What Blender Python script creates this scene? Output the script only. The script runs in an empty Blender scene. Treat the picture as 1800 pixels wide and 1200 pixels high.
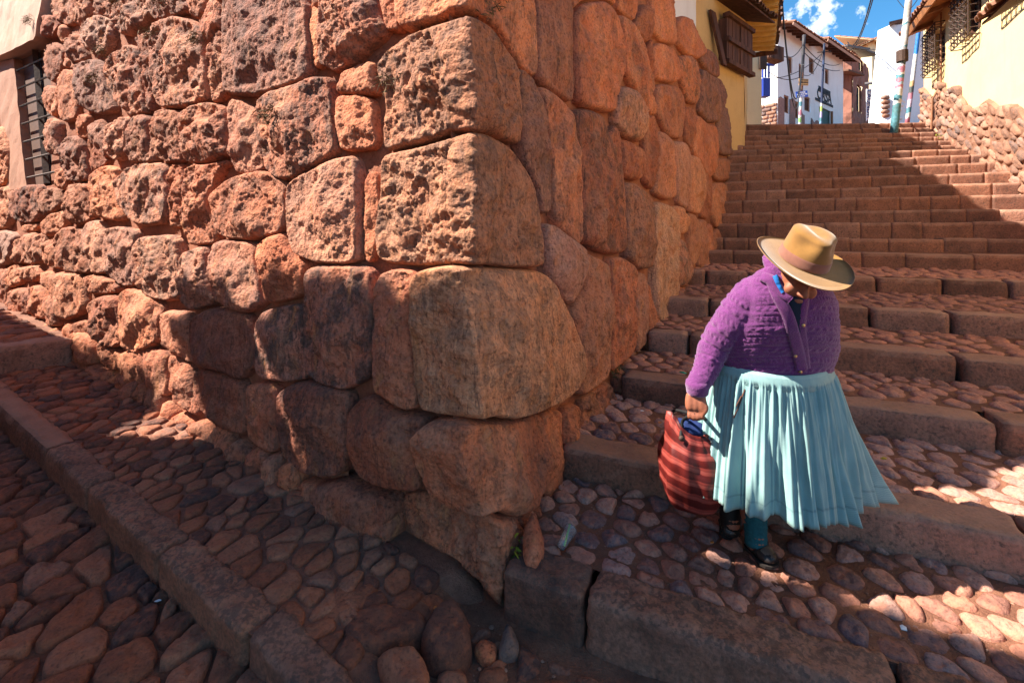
import bpy, bmesh, math, random
import numpy as np
from mathutils import Vector, Matrix
from mathutils.geometry import delaunay_2d_cdt

random.seed(7)
RNG = np.random.default_rng(7)
R = math.radians
SC = bpy.context.scene
COL = SC.collection

# ------------------------------------------------------------ camera, sky, sun, exposure
FPX, VH, CAMZ = 820.0, 410.0, 1.6            # focal length and horizon in photo pixels, eye height
cam_data = bpy.data.cameras.new("camera")
cam = bpy.data.objects.new("camera", cam_data)
COL.objects.link(cam)
cam.location = (0, 0, CAMZ)
cam.rotation_euler = (R(90), 0, 0)
cam_data.sensor_width = 36
cam_data.lens = FPX / 1800 * 36
cam_data.shift_y = -(600 - VH) / 1800
cam_data.clip_start = 0.02
cam_data.clip_end = 2000
SC.camera = cam

SUN_EL, SUN_AZ = 47.5, -90.0                 # azimuth clockwise from +Y: the sun stands to the left
world = bpy.data.worlds.new("World")
SC.world = world
world.use_nodes = True
wn, wl = world.node_tree.nodes, world.node_tree.links
wn.clear()
w_out = wn.new("ShaderNodeOutputWorld")
w_bg = wn.new("ShaderNodeBackground")
w_sky = wn.new("ShaderNodeTexSky")
w_sky.sky_type = 'NISHITA'
w_sky.sun_disc = False
w_sky.sun_elevation = R(SUN_EL)
w_sky.sun_rotation = R(SUN_AZ)
w_sky.altitude = 2500
w_sky.air_density = 1.0
w_sky.dust_density = 0.3
w_sky.ozone_density = 1.6
w_bg.inputs[1].default_value = 0.105
# small fair-weather clouds
w_tc = wn.new("ShaderNodeTexCoord")
w_n = wn.new("ShaderNodeTexNoise"); w_n.inputs["Scale"].default_value = 6.5
w_n.inputs["Detail"].default_value = 8; w_n.inputs["Roughness"].default_value = 0.62
w_r = wn.new("ShaderNodeValToRGB")
w_r.color_ramp.elements[0].position = 0.58; w_r.color_ramp.elements[1].position = 0.80
w_r.color_ramp.elements[0].color = (0, 0, 0, 1); w_r.color_ramp.elements[1].color = (1, 1, 1, 1)
w_map = wn.new("ShaderNodeMapping"); w_map.inputs["Location"].default_value = (0.31, 0.12, 0.44)
w_hsv = wn.new("ShaderNodeHueSaturation"); w_hsv.inputs["Saturation"].default_value = 1.28; w_hsv.inputs["Hue"].default_value = 0.488; w_hsv.inputs["Value"].default_value = 0.70
w_mix = wn.new("ShaderNodeMixRGB"); w_mix.inputs[2].default_value = (5.2, 5.3, 5.5, 1)
wl.new(w_tc.outputs["Generated"], w_map.inputs[0]); wl.new(w_map.outputs[0], w_n.inputs["Vector"])
w_dot = wn.new("ShaderNodeVectorMath"); w_dot.operation = 'DOT_PRODUCT'
_cd = Vector((0.665, 1.0, 0.495)).normalized(); w_dot.inputs[1].default_value = _cd
w_rng = wn.new("ShaderNodeMapRange"); w_rng.inputs[1].default_value = 0.9968; w_rng.inputs[2].default_value = 1.0; w_rng.inputs[3].default_value = 0.0; w_rng.inputs[4].default_value = 0.205
w_n2 = wn.new("ShaderNodeTexNoise"); w_n2.inputs["Scale"].default_value = 34; w_n2.inputs["Detail"].default_value = 8; w_n2.inputs["Roughness"].default_value = 0.6
w_mul = wn.new("ShaderNodeMath"); w_mul.operation = 'ADD'; w_r2 = wn.new("ShaderNodeValToRGB")
w_r2.color_ramp.elements[0].position = 0.66; w_r2.color_ramp.elements[1].position = 0.86
w_max = wn.new("ShaderNodeMath"); w_max.operation = 'MAXIMUM'
wl.new(w_tc.outputs["Generated"], w_dot.inputs[0]); wl.new(w_dot.outputs["Value"], w_rng.inputs[0]); wl.new(w_tc.outputs["Generated"], w_n2.inputs["Vector"])
wl.new(w_rng.outputs[0], w_mul.inputs[0]); wl.new(w_n2.outputs["Fac"], w_mul.inputs[1]); wl.new(w_mul.outputs[0], w_r2.inputs[0])
wl.new(w_n.outputs["Fac"], w_r.inputs[0]); wl.new(w_r.outputs[0], w_max.inputs[0]); wl.new(w_r2.outputs[0], w_max.inputs[1]); wl.new(w_max.outputs[0], w_mix.inputs[0])
wl.new(w_sky.outputs[0], w_hsv.inputs["Color"]); wl.new(w_hsv.outputs[0], w_mix.inputs[1])
wl.new(w_mix.outputs[0], w_bg.inputs[0]); wl.new(w_bg.outputs[0], w_out.inputs[0])

sun_d = bpy.data.lights.new("sun", 'SUN')
sun_d.energy = 4.8
sun_d.angle = R(0.5)
sun_d.color = (1.0, 0.93, 0.82)
sun = bpy.data.objects.new("sun", sun_d)
COL.objects.link(sun)
_sd = Vector((math.sin(R(SUN_AZ)) * math.cos(R(SUN_EL)), math.cos(R(SUN_AZ)) * math.cos(R(SUN_EL)), math.sin(R(SUN_EL))))
sun.rotation_euler = _sd.to_track_quat('Z', 'Y').to_euler()
sun.location = (-20, 0, 30)

vs = SC.view_settings
vs.view_transform = 'Standard'; vs.look = 'None'; vs.gamma = 1; vs.use_curve_mapping = False
vs.exposure = 1.87
SC.cycles.max_bounces = 8
SC.cycles.diffuse_bounces = 5

# ------------------------------------------------------------ noise (numpy gradient noise)
_perm = np.random.default_rng(3).permutation(256)
_perm = np.concatenate([_perm, _perm, _perm])
_g3 = np.random.default_rng(5).normal(size=(256, 3)); _g3 /= np.linalg.norm(_g3, axis=1)[:, None]

def perlin(p):
    i = np.floor(p).astype(np.int64); f = p - i
    u = f * f * f * (f * (f * 6 - 15) + 10)
    res = 0
    for dx in (0, 1):
        for dy in (0, 1):
            for dz in (0, 1):
                h = _perm[_perm[_perm[(i[:, 0] + dx) & 255] + ((i[:, 1] + dy) & 255)] + ((i[:, 2] + dz) & 255)]
                g = _g3[h]
                d = (g * (f - np.array([dx, dy, dz]))).sum(1)
                w = (u[:, 0] if dx else 1 - u[:, 0]) * (u[:, 1] if dy else 1 - u[:, 1]) * (u[:, 2] if dz else 1 - u[:, 2])
                res = res + w * d
    return res * 1.6

def fbm(p, octv=4, lac=2.03, gain=0.5):
    a, s, t = 1.0, 0, 0
    q = p.copy()
    for _ in range(octv):
        s = s + a * perlin(q); t += a
        q = q * lac + 17.3; a *= gain
    return s / t

def ridged(p, octv=3):
    a, s, t = 1.0, 0, 0
    q = p.copy()
    for _ in range(octv):
        s = s + a * (1 - 2 * np.abs(perlin(q))); t += a
        q = q * 2.1 + 9.1; a *= 0.5
    return s / t

# ------------------------------------------------------------ object helpers
def link(o, parent=None):
    COL.objects.link(o)
    if parent is not None:
        o.parent = parent
    return o

def set_props(o, label=None, cat=None, group=None, kind=None):
    if label: o["label"] = label
    if cat: o["category"] = cat
    if group: o["group"] = group
    if kind: o["kind"] = kind
    return o

def thing(name, label, cat, loc=(0, 0, 0), group=None, kind=None):
    o = bpy.data.objects.new(name, None)
    o.empty_display_size = 0.2
    o.location = loc
    link(o)
    return set_props(o, label, cat, group, kind)

def mesh_from(name, verts, faces, mat, smooth=True):
    me = bpy.data.meshes.new(name)
    me.from_pydata([tuple(v) for v in verts], [], [tuple(int(i) for i in f) for f in faces])
    if mat is not None:
        me.materials.append(mat)
    if smooth:
        me.polygons.foreach_set("use_smooth", [True] * len(me.polygons))
    me.update()
    return me

def add(name, verts, faces, mat, parent=None, smooth=True, recenter=True):
    """link one mesh; world-space vertices, origin moved to their middle"""
    v = np.asarray(verts, float)
    c = v.mean(0) if recenter else np.zeros(3)
    pl = np.array(parent.location) if parent is not None and parent.parent is None else None
    me = mesh_from(name, v - c, faces, mat, smooth)
    o = bpy.data.objects.new(name, me)
    link(o, parent)
    if parent is not None:
        base = np.array(world_loc(parent))
        o.location = tuple(c - base)
    else:
        o.location = tuple(c)
    return o

def world_loc(o):
    l = Vector((0, 0, 0))
    while o is not None:
        l = l + Vector(o.location)
        o = o.parent
    return l

class MB:
    """collects simple solids into one mesh"""
    def __init__(s): s.v, s.f = [], []
    def put(s, v, f):
        n = len(s.v)
        s.v += [tuple(x) for x in v]; s.f += [tuple(i + n for i in q) for q in f]
        return s
    def hexa(s, p8):
        """8 points: bottom ring 0-3 counter-clockwise from above, top ring 4-7"""
        return s.put(p8, [(3, 2, 1, 0), (4, 5, 6, 7), (0, 1, 5, 4), (1, 2, 6, 5), (2, 3, 7, 6), (3, 0, 4, 7)])
    def box(s, c, sx, sy, sz, ax=(1, 0, 0), ay=None, az=None):
        ax = np.array(ax, float); ax /= np.linalg.norm(ax)
        az = np.array((0, 0, 1.0) if az is None else az, float)
        ay = np.cross(az, ax) if ay is None else np.array(ay, float)
        ay /= np.linalg.norm(ay)
        c = np.array(c, float)
        P = []
        for k in (-1, 1):
            for i, j in ((-1, -1), (1, -1), (1, 1), (-1, 1)):
                P.append(c + ax * i * sx / 2 + ay * j * sy / 2 + az * k * sz / 2)
        return s.hexa(P)
    def tube(s, pts, r, n=8, cap=True):
        pts = [np.array(p, float) for p in pts]
        rs = r if hasattr(r, '__len__') else [r] * len(pts)
        n0 = len(s.v); a = None
        for i, p in enumerate(pts):
            t = pts[min(i + 1, len(pts) - 1)] - pts[max(i - 1, 0)]
            t = t / (np.linalg.norm(t) + 1e-9)
            if a is None: a = np.cross(t, np.array((0.13, 0.21, 0.97)) if abs(t[2]) < .9 else np.array((.9, .3, .1)))
            a = a - t * (a @ t); a /= np.linalg.norm(a); b = np.cross(t, a)
            for k in range(n):
                w = 2 * math.pi * k / n
                s.v.append(tuple(p + rs[i] * (math.cos(w) * a + math.sin(w) * b)))
        for i in range(len(pts) - 1):
            for k in range(n):
                q = n0 + i * n; k2 = (k + 1) % n
                s.f.append((q + k, q + k2, q + n + k2, q + n + k))
        if cap:
            s.f.append(tuple(n0 + k for k in range(n))[::-1])
            s.f.append(tuple(n0 + (len(pts) - 1) * n + k for k in range(n)))
        return s
    def done(s, name, mat, parent=None, smooth=False):
        return add(name, s.v, s.f, mat, parent, smooth)

# ------------------------------------------------------------ materials
class NT:
    def __init__(s, name):
        s.m = bpy.data.materials.new(name); s.m.use_nodes = True
        s.t = s.m.node_tree; s.b = s.t.nodes["Principled BSDF"]
        s.b.inputs["Specular IOR Level"].default_value = 0.3
    def n(s, kind, **kw):
        x = s.t.nodes.new(kind)
        for k, v in kw.items():
            if k in x.inputs: x.inputs[k].default_value = v
            else: setattr(x, k, v)
        return x
    def l(s, a, b): s.t.links.new(a, b)
    def pos(s):
        return s.n("ShaderNodeNewGeometry").outputs["Position"]
    def objc(s):
        return s.n("ShaderNodeTexCoord").outputs["Object"]
    def noise(s, scale, detail=5, rough=0.55, vec=None, stretch=None, dist=0.0):
        x = s.n("ShaderNodeTexNoise")
        x.inputs["Scale"].default_value = scale; x.inputs["Detail"].default_value = detail
        x.inputs["Roughness"].default_value = rough; x.inputs["Distortion"].default_value = dist
        v = vec if vec is not None else s.pos()
        if stretch:
            mp = s.n("ShaderNodeMapping"); mp.inputs["Scale"].default_value = stretch
            s.l(v, mp.inputs[0]); v = mp.outputs[0]
        s.l(v, x.inputs["Vector"])
        return x.outputs["Fac"]
    def ramp(s, fac, stops):
        x = s.n("ShaderNodeValToRGB"); e = x.color_ramp.elements
        while len(e) > 1: e.remove(e[-1])
        e[0].position, e[0].color = stops[0][0], rgba(stops[0][1])
        for p, c in stops[1:]:
            q = e.new(p); q.color = rgba(c)
        s.l(fac, x.inputs[0])
        return x.outputs[0]
    def mix(s, fac, a, b, mode='MIX'):
        x = s.n("ShaderNodeMixRGB"); x.blend_type = mode
        for sock, val in ((x.inputs[0], fac), (x.inputs[1], a), (x.inputs[2], b)):
            if hasattr(val, 'is_output'): s.l(val, sock)
            elif isinstance(val, (int, float)): sock.default_value = val
            else: sock.default_value = rgba(val)
        return x.outputs[0]
    def math(s, op, a, b=0.5, clamp=False):
        x = s.n("ShaderNodeMath"); x.operation = op; x.use_clamp = clamp
        for sock, val in ((x.inputs[0], a), (x.inputs[1], b)):
            if hasattr(val, 'is_output'): s.l(val, sock)
            else: sock.default_value = val
        return x.outputs[0]
    def attr(s, name):
        x = s.n("ShaderNodeAttribute"); x.attribute_type = 'OBJECT'; x.attribute_name = name
        return x.outputs["Fac"]
    def rand(s):
        return s.n("ShaderNodeObjectInfo").outputs["Random"]
    def color(s, c):
        if hasattr(c, 'is_output'): s.l(c, s.b.inputs["Base Color"])
        else: s.b.inputs["Base Color"].default_value = rgba(c)
        return s
    def bump(s, h, strength=0.5, dist=0.01, prev=None):
        x = s.n("ShaderNodeBump"); x.inputs["Strength"].default_value = strength
        x.inputs["Distance"].default_value = dist
        s.l(h, x.inputs["Height"])
        if prev is not None: s.l(prev, x.inputs["Normal"])
        s.l(x.outputs[0], s.b.inputs["Normal"])
        return x.outputs[0]
    def rough(s, r):
        if hasattr(r, 'is_output'): s.l(r, s.b.inputs["Roughness"])
        else: s.b.inputs["Roughness"].default_value = r
        return s

def rgba(c):
    return (c[0], c[1], c[2], 1.0) if len(c) == 3 else tuple(c)

def srgb(r, g, b):
    f = lambda x: (x / 255 / 12.92) if x / 255 <= 0.04045 else ((x / 255 + 0.055) / 1.055) ** 2.4
    return (f(r), f(g), f(b))

def stone_material():
    t = NT("andesite")
    big = t.noise(1.7, 4, 0.6); mid = t.noise(7.5, 6, 0.65); fine = t.noise(48, 5, 0.7); strk = t.noise(11, 5, 0.6, stretch=(1.3, 1.3, 0.35), dist=0.6)
    warm = t.ramp(big, [(0.3, (0.29, 0.076, 0.038)), (0.52, (0.48, 0.143, 0.067)), (0.72, (0.60, 0.215, 0.100))])
    tan = t.ramp(mid, [(0.3, (0.44, 0.20, 0.102)), (0.6, (0.63, 0.365, 0.205))])
    grey = t.ramp(mid, [(0.3, (0.20, 0.115, 0.095)), (0.6, (0.40, 0.275, 0.235))])
    c = t.mix(t.attr("tone"), warm, tan)
    c = t.mix(t.attr("grey"), c, grey)
    # weathering crust and fresh scars, each with its own outline
    crust = t.ramp(t.math('ADD', t.math('MULTIPLY', mid, 0.55), t.math('MULTIPLY', strk, 0.45)), [(0.47, (0, 0, 0)), (0.56, (1, 1, 1))])
    c = t.mix(t.math('MULTIPLY', crust, t.math('MULTIPLY', t.attr("crust"), 1.5), True), c, (0.10, 0.062, 0.052))
    rust = t.ramp(strk, [(0.58, (0, 0, 0)), (0.70, (1, 1, 1))])
    c = t.mix(t.math('MULTIPLY', rust, 0.55), c, (0.55, 0.22, 0.08))
    s2 = t.noise(26, 6, 0.7, stretch=(1.6, 1.6, 0.22), dist=1.2)
    c = t.mix(t.math('MULTIPLY', t.ramp(s2, [(0.53, (0, 0, 0)), (0.62, (1, 1, 1))]), t.math('ADD', .30, t.attr("crust"), True)), c, (0.11, 0.052, 0.038))
    c = t.mix(t.math('MULTIPLY', t.ramp(t.noise(3.1, 5, .65, stretch=(1, 1, .5)), [(0.52, (0, 0, 0)), (0.68, (1, 1, 1))]), 0.40), c, (0.55, 0.27, 0.165))
    spk = t.ramp(fine, [(0.30, (0.22, 0.19, 0.19)), (0.42, (0.78, 0.76, 0.75)), (0.5, (1.0, 1.0, 1.0)), (0.64, (1.22, 1.18, 1.14))])
    c = t.mix(0.85, c, spk, 'MULTIPLY')
    rv = t.ramp(t.rand(), [(0, (0.66, 0.66, 0.70)), (.5, (1.0, .97, .95)), (1, (1.2, 1.14, 1.06))])
    c = t.mix(1.0, c, rv, 'MULTIPLY')
    t.color(c).rough(0.92)
    v = t.n("ShaderNodeTexVoronoi"); v.inputs["Scale"].default_value = 70; t.l(t.pos(), v.inputs["Vector"])
    h = t.math('ADD', t.math('MULTIPLY', fine, 0.8), t.math('MULTIPLY', v.outputs["Distance"], 0.35))
    b1 = t.bump(h, 0.9, 0.016)
    t.bump(t.noise(170, 4, 0.7), 0.7, 0.004, b1)
    return t.m

def mud_material(name="mud_mortar", c0=(0.20, 0.068, 0.038), c1=(0.37, 0.14, 0.075), bump=0.7):
    t = NT(name)
    a = t.noise(3.2, 5, 0.6); b = t.noise(34, 6, 0.7)
    c = t.mix(0.6, t.ramp(a, [(0.3, c0), (0.7, c1)]), t.ramp(b, [(0.3, (0.5, 0.48, 0.47)), (0.6, (1.1, 1.08, 1.05))]), 'MULTIPLY')
    t.color(c).rough(0.95)
    t.bump(t.math('ADD', b, t.noise(120, 3, 0.6)), bump, 0.012)
    return t.m

def cobble_material(name, dark, lite, warm, gloss=0.62):
    t = NT(name)
    n1 = t.noise(9, 5, 0.6); n2 = t.noise(75, 5, 0.7); n3 = t.noise(26, 4, 0.6)
    base = t.ramp(t.rand(), [(0.0, dark), (0.14, (dark[0] * .62, dark[1] * .85, dark[2] * 1.15)), (0.2, dark), (0.45, warm), (0.8, lite), (1.0, (lite[0] * .70, lite[1] * .80, lite[2] * .95))])
    c = t.mix(0.75, base, t.ramp(n1, [(0.3, (0.62, 0.6, 0.6)), (0.68, (1.25, 1.2, 1.16))]), 'MULTIPLY')
    c = t.mix(0.8, c, t.ramp(n2, [(0.30, (0.38, 0.36, 0.36)), (0.46, (.95, .95, .95)), (0.66, (1.3, 1.24, 1.18))]), 'MULTIPLY')
    geo = t.n("ShaderNodeNewGeometry")
    dust = t.ramp(n3, [(0.5, (0, 0, 0)), (0.66, (1, 1, 1))])
    c = t.mix(t.math('MULTIPLY', dust, 0.5), c, (warm[0] * 1.35, warm[1] * 1.15, warm[2] * 1.0))
    t.color(c)
    t.rough(t.ramp(n1, [(0.3, (gloss - .12,) * 3), (0.7, (gloss + .2,) * 3)]))
    b1 = t.bump(n3, 0.6, 0.014)
    t.bump(n2, 0.85, 0.008, b1)
    return t.m

M_STONE = stone_material()
M_MUD = mud_material()
M_COB = cobble_material("river_cobble", (0.26, 0.118, 0.088), (0.47, 0.245, 0.180), (0.40, 0.170, 0.112), 0.85)
M_SLAB = cobble_material("street_slab", (0.145, 0.057, 0.036), (0.32, 0.135, 0.079), (0.28, 0.097, 0.050), 0.8)
M_EARTH = mud_material("packed_earth", (0.13, 0.052, 0.032), (0.28, 0.12, 0.07), 0.9)
M_EARTH2 = mud_material("red_joint_earth", (0.16, 0.068, 0.045), (0.30, 0.135, 0.085), 0.8)

def block_material(name="cut_step_stone", pitted=False):
    t = NT(name)
    n1 = t.noise(5, 5, 0.6); n2 = t.noise(60, 5, 0.7); n3 = t.noise(24, 6, 0.7, stretch=(1, 1, 0.7))
    base = t.ramp(t.rand(), [(0.0, (0.15, 0.066, 0.046)), (0.35, (0.29, 0.118, 0.070)), (0.7, (0.22, 0.098, 0.066)), (1.0, (0.34, 0.165, 0.115))])
    c = t.mix(0.7, base, t.ramp(n1, [(0.3, (0.5, 0.48, 0.46)), (0.5, (.95, .95, .95)), (0.7, (1.3, 1.24, 1.18))]), 'MULTIPLY')
    c = t.mix(0.8, c, t.ramp(n2, [(0.32, (0.45, 0.58, 0.57)), (0.62, (1.2, 1.16, 1.12))]), 'MULTIPLY')
    # worn black pits on the trodden faces only: they follow the face direction of the stone itself
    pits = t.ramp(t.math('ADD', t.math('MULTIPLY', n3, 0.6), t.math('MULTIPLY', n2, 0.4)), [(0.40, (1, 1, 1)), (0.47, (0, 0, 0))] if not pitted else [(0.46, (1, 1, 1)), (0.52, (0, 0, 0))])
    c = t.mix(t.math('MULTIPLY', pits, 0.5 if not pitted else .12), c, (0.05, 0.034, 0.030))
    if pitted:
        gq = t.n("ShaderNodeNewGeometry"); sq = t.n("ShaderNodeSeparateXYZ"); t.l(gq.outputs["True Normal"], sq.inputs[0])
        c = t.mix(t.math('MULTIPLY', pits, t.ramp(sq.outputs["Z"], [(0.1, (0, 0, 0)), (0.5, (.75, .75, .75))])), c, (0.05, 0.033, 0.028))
    # up-facing tops and nosings: catch of skylight painted in, along with dust and wear
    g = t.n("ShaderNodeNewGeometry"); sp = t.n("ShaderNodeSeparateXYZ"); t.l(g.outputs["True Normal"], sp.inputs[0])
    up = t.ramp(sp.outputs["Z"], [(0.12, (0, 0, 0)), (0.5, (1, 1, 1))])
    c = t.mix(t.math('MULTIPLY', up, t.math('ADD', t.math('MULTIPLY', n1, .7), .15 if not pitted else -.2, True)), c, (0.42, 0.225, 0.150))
    t.color(c).rough(0.8)
    b1 = t.bump(n3, 0.7, 0.02)
    t.bump(n2, 0.6, 0.006, b1)
    return t.m
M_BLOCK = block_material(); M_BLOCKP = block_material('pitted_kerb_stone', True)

def plaster_material(name, col, dirt=0.25, dirtcol=(0.35, 0.2, 0.12), scale=1.2):
    t = NT(name)
    a = t.noise(scale, 6, 0.65); s = t.noise(5, 4, 0.6, stretch=(1, 1, 0.12)); f = t.noise(40, 4, 0.6)
    c = t.mix(t.math('MULTIPLY', t.ramp(a, [(0.48, (0, 0, 0)), (0.75, (1, 1, 1))]), dirt), col, dirtcol)
    c = t.mix(t.math('MULTIPLY', t.ramp(s, [(0.55, (0, 0, 0)), (0.75, (1, 1, 1))]), dirt * 0.8), c, dirtcol)
    c = t.mix(0.25, c, t.ramp(f, [(0.3, (0.8, 0.8, 0.8)), (0.7, (1.1, 1.1, 1.1))]), 'MULTIPLY')
    t.color(c).rough(0.9)
    t.bump(t.math('ADD', a, t.math('MULTIPLY', f, 0.3)), 0.35, 0.02)
    return t.m

def plain(name, col, rough=0.7, metal=0.0, var=0.25, scale=12, stretch=None):
    t = NT(name)
    n = t.noise(scale, 5, 0.6, stretch=stretch)
    c = t.mix(1.0, col, t.ramp(n, [(0.25, (1 - var,) * 3), (0.75, (1 + var * .6,) * 3)]), 'MULTIPLY')
    t.color(c).rough(rough)
    t.b.inputs["Metallic"].default_value = metal
    t.bump(n, 0.25, 0.006)
    return t.m
# ------------------------------------------------------------ the corner wall: two battered faces
def unit2(x, y):
    l = math.hypot(x, y); return np.array((x / l, y / l, 0.0))
DL, DR = unit2(-1340 / 820, 1), unit2(520 / 820, 1)
NL, NR = np.array((-DL[1], DL[0], 0.0)), np.array((DR[1], -DR[0], 0.0))    # outward normals
if NL[1] > 0: NL = -NL
if NR[0] < 0: NR = -NR
BAT = 0.08
def corner(z):
    z = np.asarray(z, float)
    # both faces lean back by BAT per metre
    A = np.array([NL[:2], NR[:2]]); off = np.linalg.solve(A, np.array([-BAT, -BAT]))
    c = np.zeros(z.shape + (3,))
    c[..., 0] = -0.16 + off[0] * z; c[..., 1] = 1.98 + off[1] * z; c[..., 2] = z
    return c
def ray(u, v):
    return np.array(((u - 900) / FPX, 1.0, -(v - VH) / FPX))
CAMP = np.array((0, 0, CAMZ))
def hit(u, v, side):
    """photo pixel -> (s, z, point) on a wall face"""
    n = NL if side == 'L' else NR; d = DL if side == 'L' else DR
    r = ray(u, v); c0 = corner(np.array(0.0))
    # (P-c0).n = -BAT*z
    den = r @ n + BAT * r[2]
    y = ((c0 - CAMP) @ n - BAT * CAMZ) / den
    P = CAMP + r * y
    return (P - corner(np.array(P[2]))) @ d, P[2], P
def face_pt(side, s, z, h):
    d, n = (DL, NL) if side == 'L' else (DR, NR)
    return corner(z) + np.asarray(s)[..., None] * d + np.asarray(h)[..., None] * n

def chaikin(p, n=2):
    p = np.asarray(p, float)
    for k in range(n):
        q = np.roll(p, -1, 0); c = .16 if k == 0 else .25
        p = np.stack([p * (1 - c) + q * c, p * c + q * (1 - c)], 1).reshape(-1, 2)
    return p
def area2(p):
    q = np.roll(p, -1, 0); return 0.5 * (p[:, 0] * q[:, 1] - q[:, 0] * p[:, 1]).sum()
def resample(p, step):
    q = np.vstack([p, p[:1]]); L = np.r_[0, np.cumsum(np.linalg.norm(np.diff(q, axis=0), axis=1))]
    n = max(10, int(L[-1] / step)); t = np.linspace(0, L[-1], n, endpoint=False)
    return np.stack([np.interp(t, L, q[:, 0]), np.interp(t, L, q[:, 1])], 1)
def seg_dist(P, poly):
    a = poly; b = np.roll(poly, -1, 0); ab = b - a
    out = np.full(len(P), 1e9)
    for i in range(0, len(P), 4000):
        q = P[i:i + 4000]
        t = ((q[:, None] - a[None]) * ab[None]).sum(2) / ((ab ** 2).sum(1)[None] + 1e-12)
        t = np.clip(t, 0, 1)
        d = np.linalg.norm(q[:, None] - (a[None] + t[..., None] * ab[None]), axis=2)
        out[i:i + 4000] = d.min(1)
    return out
def inside(P, poly):
    x, y = P[:, 0], P[:, 1]; a = poly; b = np.roll(poly, -1, 0)
    c = np.zeros(len(P), bool)
    for (ax, ay), (bx, by) in zip(a, b):
        m = ((ay > y) != (by > y)) & (x < (bx - ax) * (y - ay) / (by - ay + 1e-15) + ax)
        c ^= m
    return c
def fill(poly, step, rng):
    """boundary + jittered interior points, triangulated"""
    lo, hi = poly.min(0), poly.max(0)
    xs = np.arange(lo[0], hi[0], step); ys = np.arange(lo[1], hi[1], step * .87)
    g = np.stack(np.meshgrid(xs, ys), -1).reshape(-1, 2)
    row = np.repeat(np.arange(len(ys)), len(xs)); g[:, 0] += (row % 2) * step / 2
    g += rng.uniform(-.18, .18, g.shape) * step
    g = g[inside(g, poly)]
    d = seg_dist(g, poly) if len(g) else np.zeros(0)
    g = g[d > step * .55]
    pts = np.vstack([poly, g]); nb = len(poly)
    r = delaunay_2d_cdt([Vector(p) for p in pts], [], [list(range(nb))], 1, 1e-6)
    V = np.array([tuple(v) for v in r[0]]); F = [tuple(f) for f in r[2]]
    orig = r[3]
    ring = [None] * nb
    for k, o in enumerate(orig):
        for i in o:
            if i < nb: ring[i] = k
    return V, F, ring

def stone_relief(q3, d, inr, depth, rough, rng, round_=None):
    """height of a stone above its joint: rounded shoulders, uneven face, pits and scars"""
    r = min(inr * .8, 0.032 + (.24 + .12 * rough) * inr) if round_ is None else round_
    x = np.clip(d / r, 0, 1)
    h = depth * np.sqrt(np.clip(1 - (1 - x) ** 2.2, 0, 1))
    m = np.clip(d / (0.25 * r + .004), 0, 1)
    o = rng.uniform(0, 50, 3)
    # hewn facets: planes that fall away towards the rim
    c2 = q3[:, :2].mean(0); hf = np.full(len(d), 9.)
    for kf in range(rng.integers(5, 9)):
        a = rng.uniform(0, 2 * math.pi); g = rng.uniform(.15, .5) * (.6 + .7 * rough); r0 = inr * rng.uniform(.05, .75)
        hf = np.minimum(hf, depth * rng.uniform(.95, 1.12) + g * (r0 - (q3[:, :2] - c2) @ np.array((math.cos(a), math.sin(a)))) + .006 * fbm(q3 * 8 + kf * 5., 2))
    k_ = .012; dlt = np.clip(.5 + .5 * (hf - h) / k_, 0, 1)
    h = np.maximum(hf * (1 - dlt) + h * dlt - k_ * dlt * (1 - dlt), np.minimum(h, .5 * depth))
    h = h + m * (0.16 * depth * fbm(q3 * 3.2 + o, 3) * 2)
    h = h + m * (0.010 + .022 * rough) * fbm(q3 * 9 + o, 4) * 1.6
    k = ridged(q3 * 6.5 + o * 1.3, 3)
    wm = np.clip(.72 + 2.2 * fbm(q3 * 5.5 + o * 2.1, 2), .15, 1.3)                  # some parts weathered, others still dressed
    h = h - m * rough * 0.020 * np.clip(k - .42, 0, 1) * 2.2 * wm                 # broken-out hollows
    h = h + m * (.002 + rough * .006) * np.tanh(3.5 * fbm(q3 * 6.0 + o * .7, 3))      # flat scars where flakes came off
    h = h + m * rough * .0095 * fbm(q3 * 24 + o, 4) * 1.7 * wm
    h = h + m * (.0035 + rough * .011) * fbm(q3 * 70 + o, 3) * 1.5 * np.clip(wm, .5, 1.2)
    return np.maximum(h, np.minimum(.12 * depth, depth * np.sqrt(np.clip(1 - (1 - x) ** 2.2, 0, 1))))

wall = thing("stone_wall", "massive leaning corner wall of rounded tightly fitted red stones", "wall", (-0.16, 1.98, 0))
STONES = []                      # outlines already used, per face, in (s,z)
PIX = 2.6                        # mesh spacing in photo pixels

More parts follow.
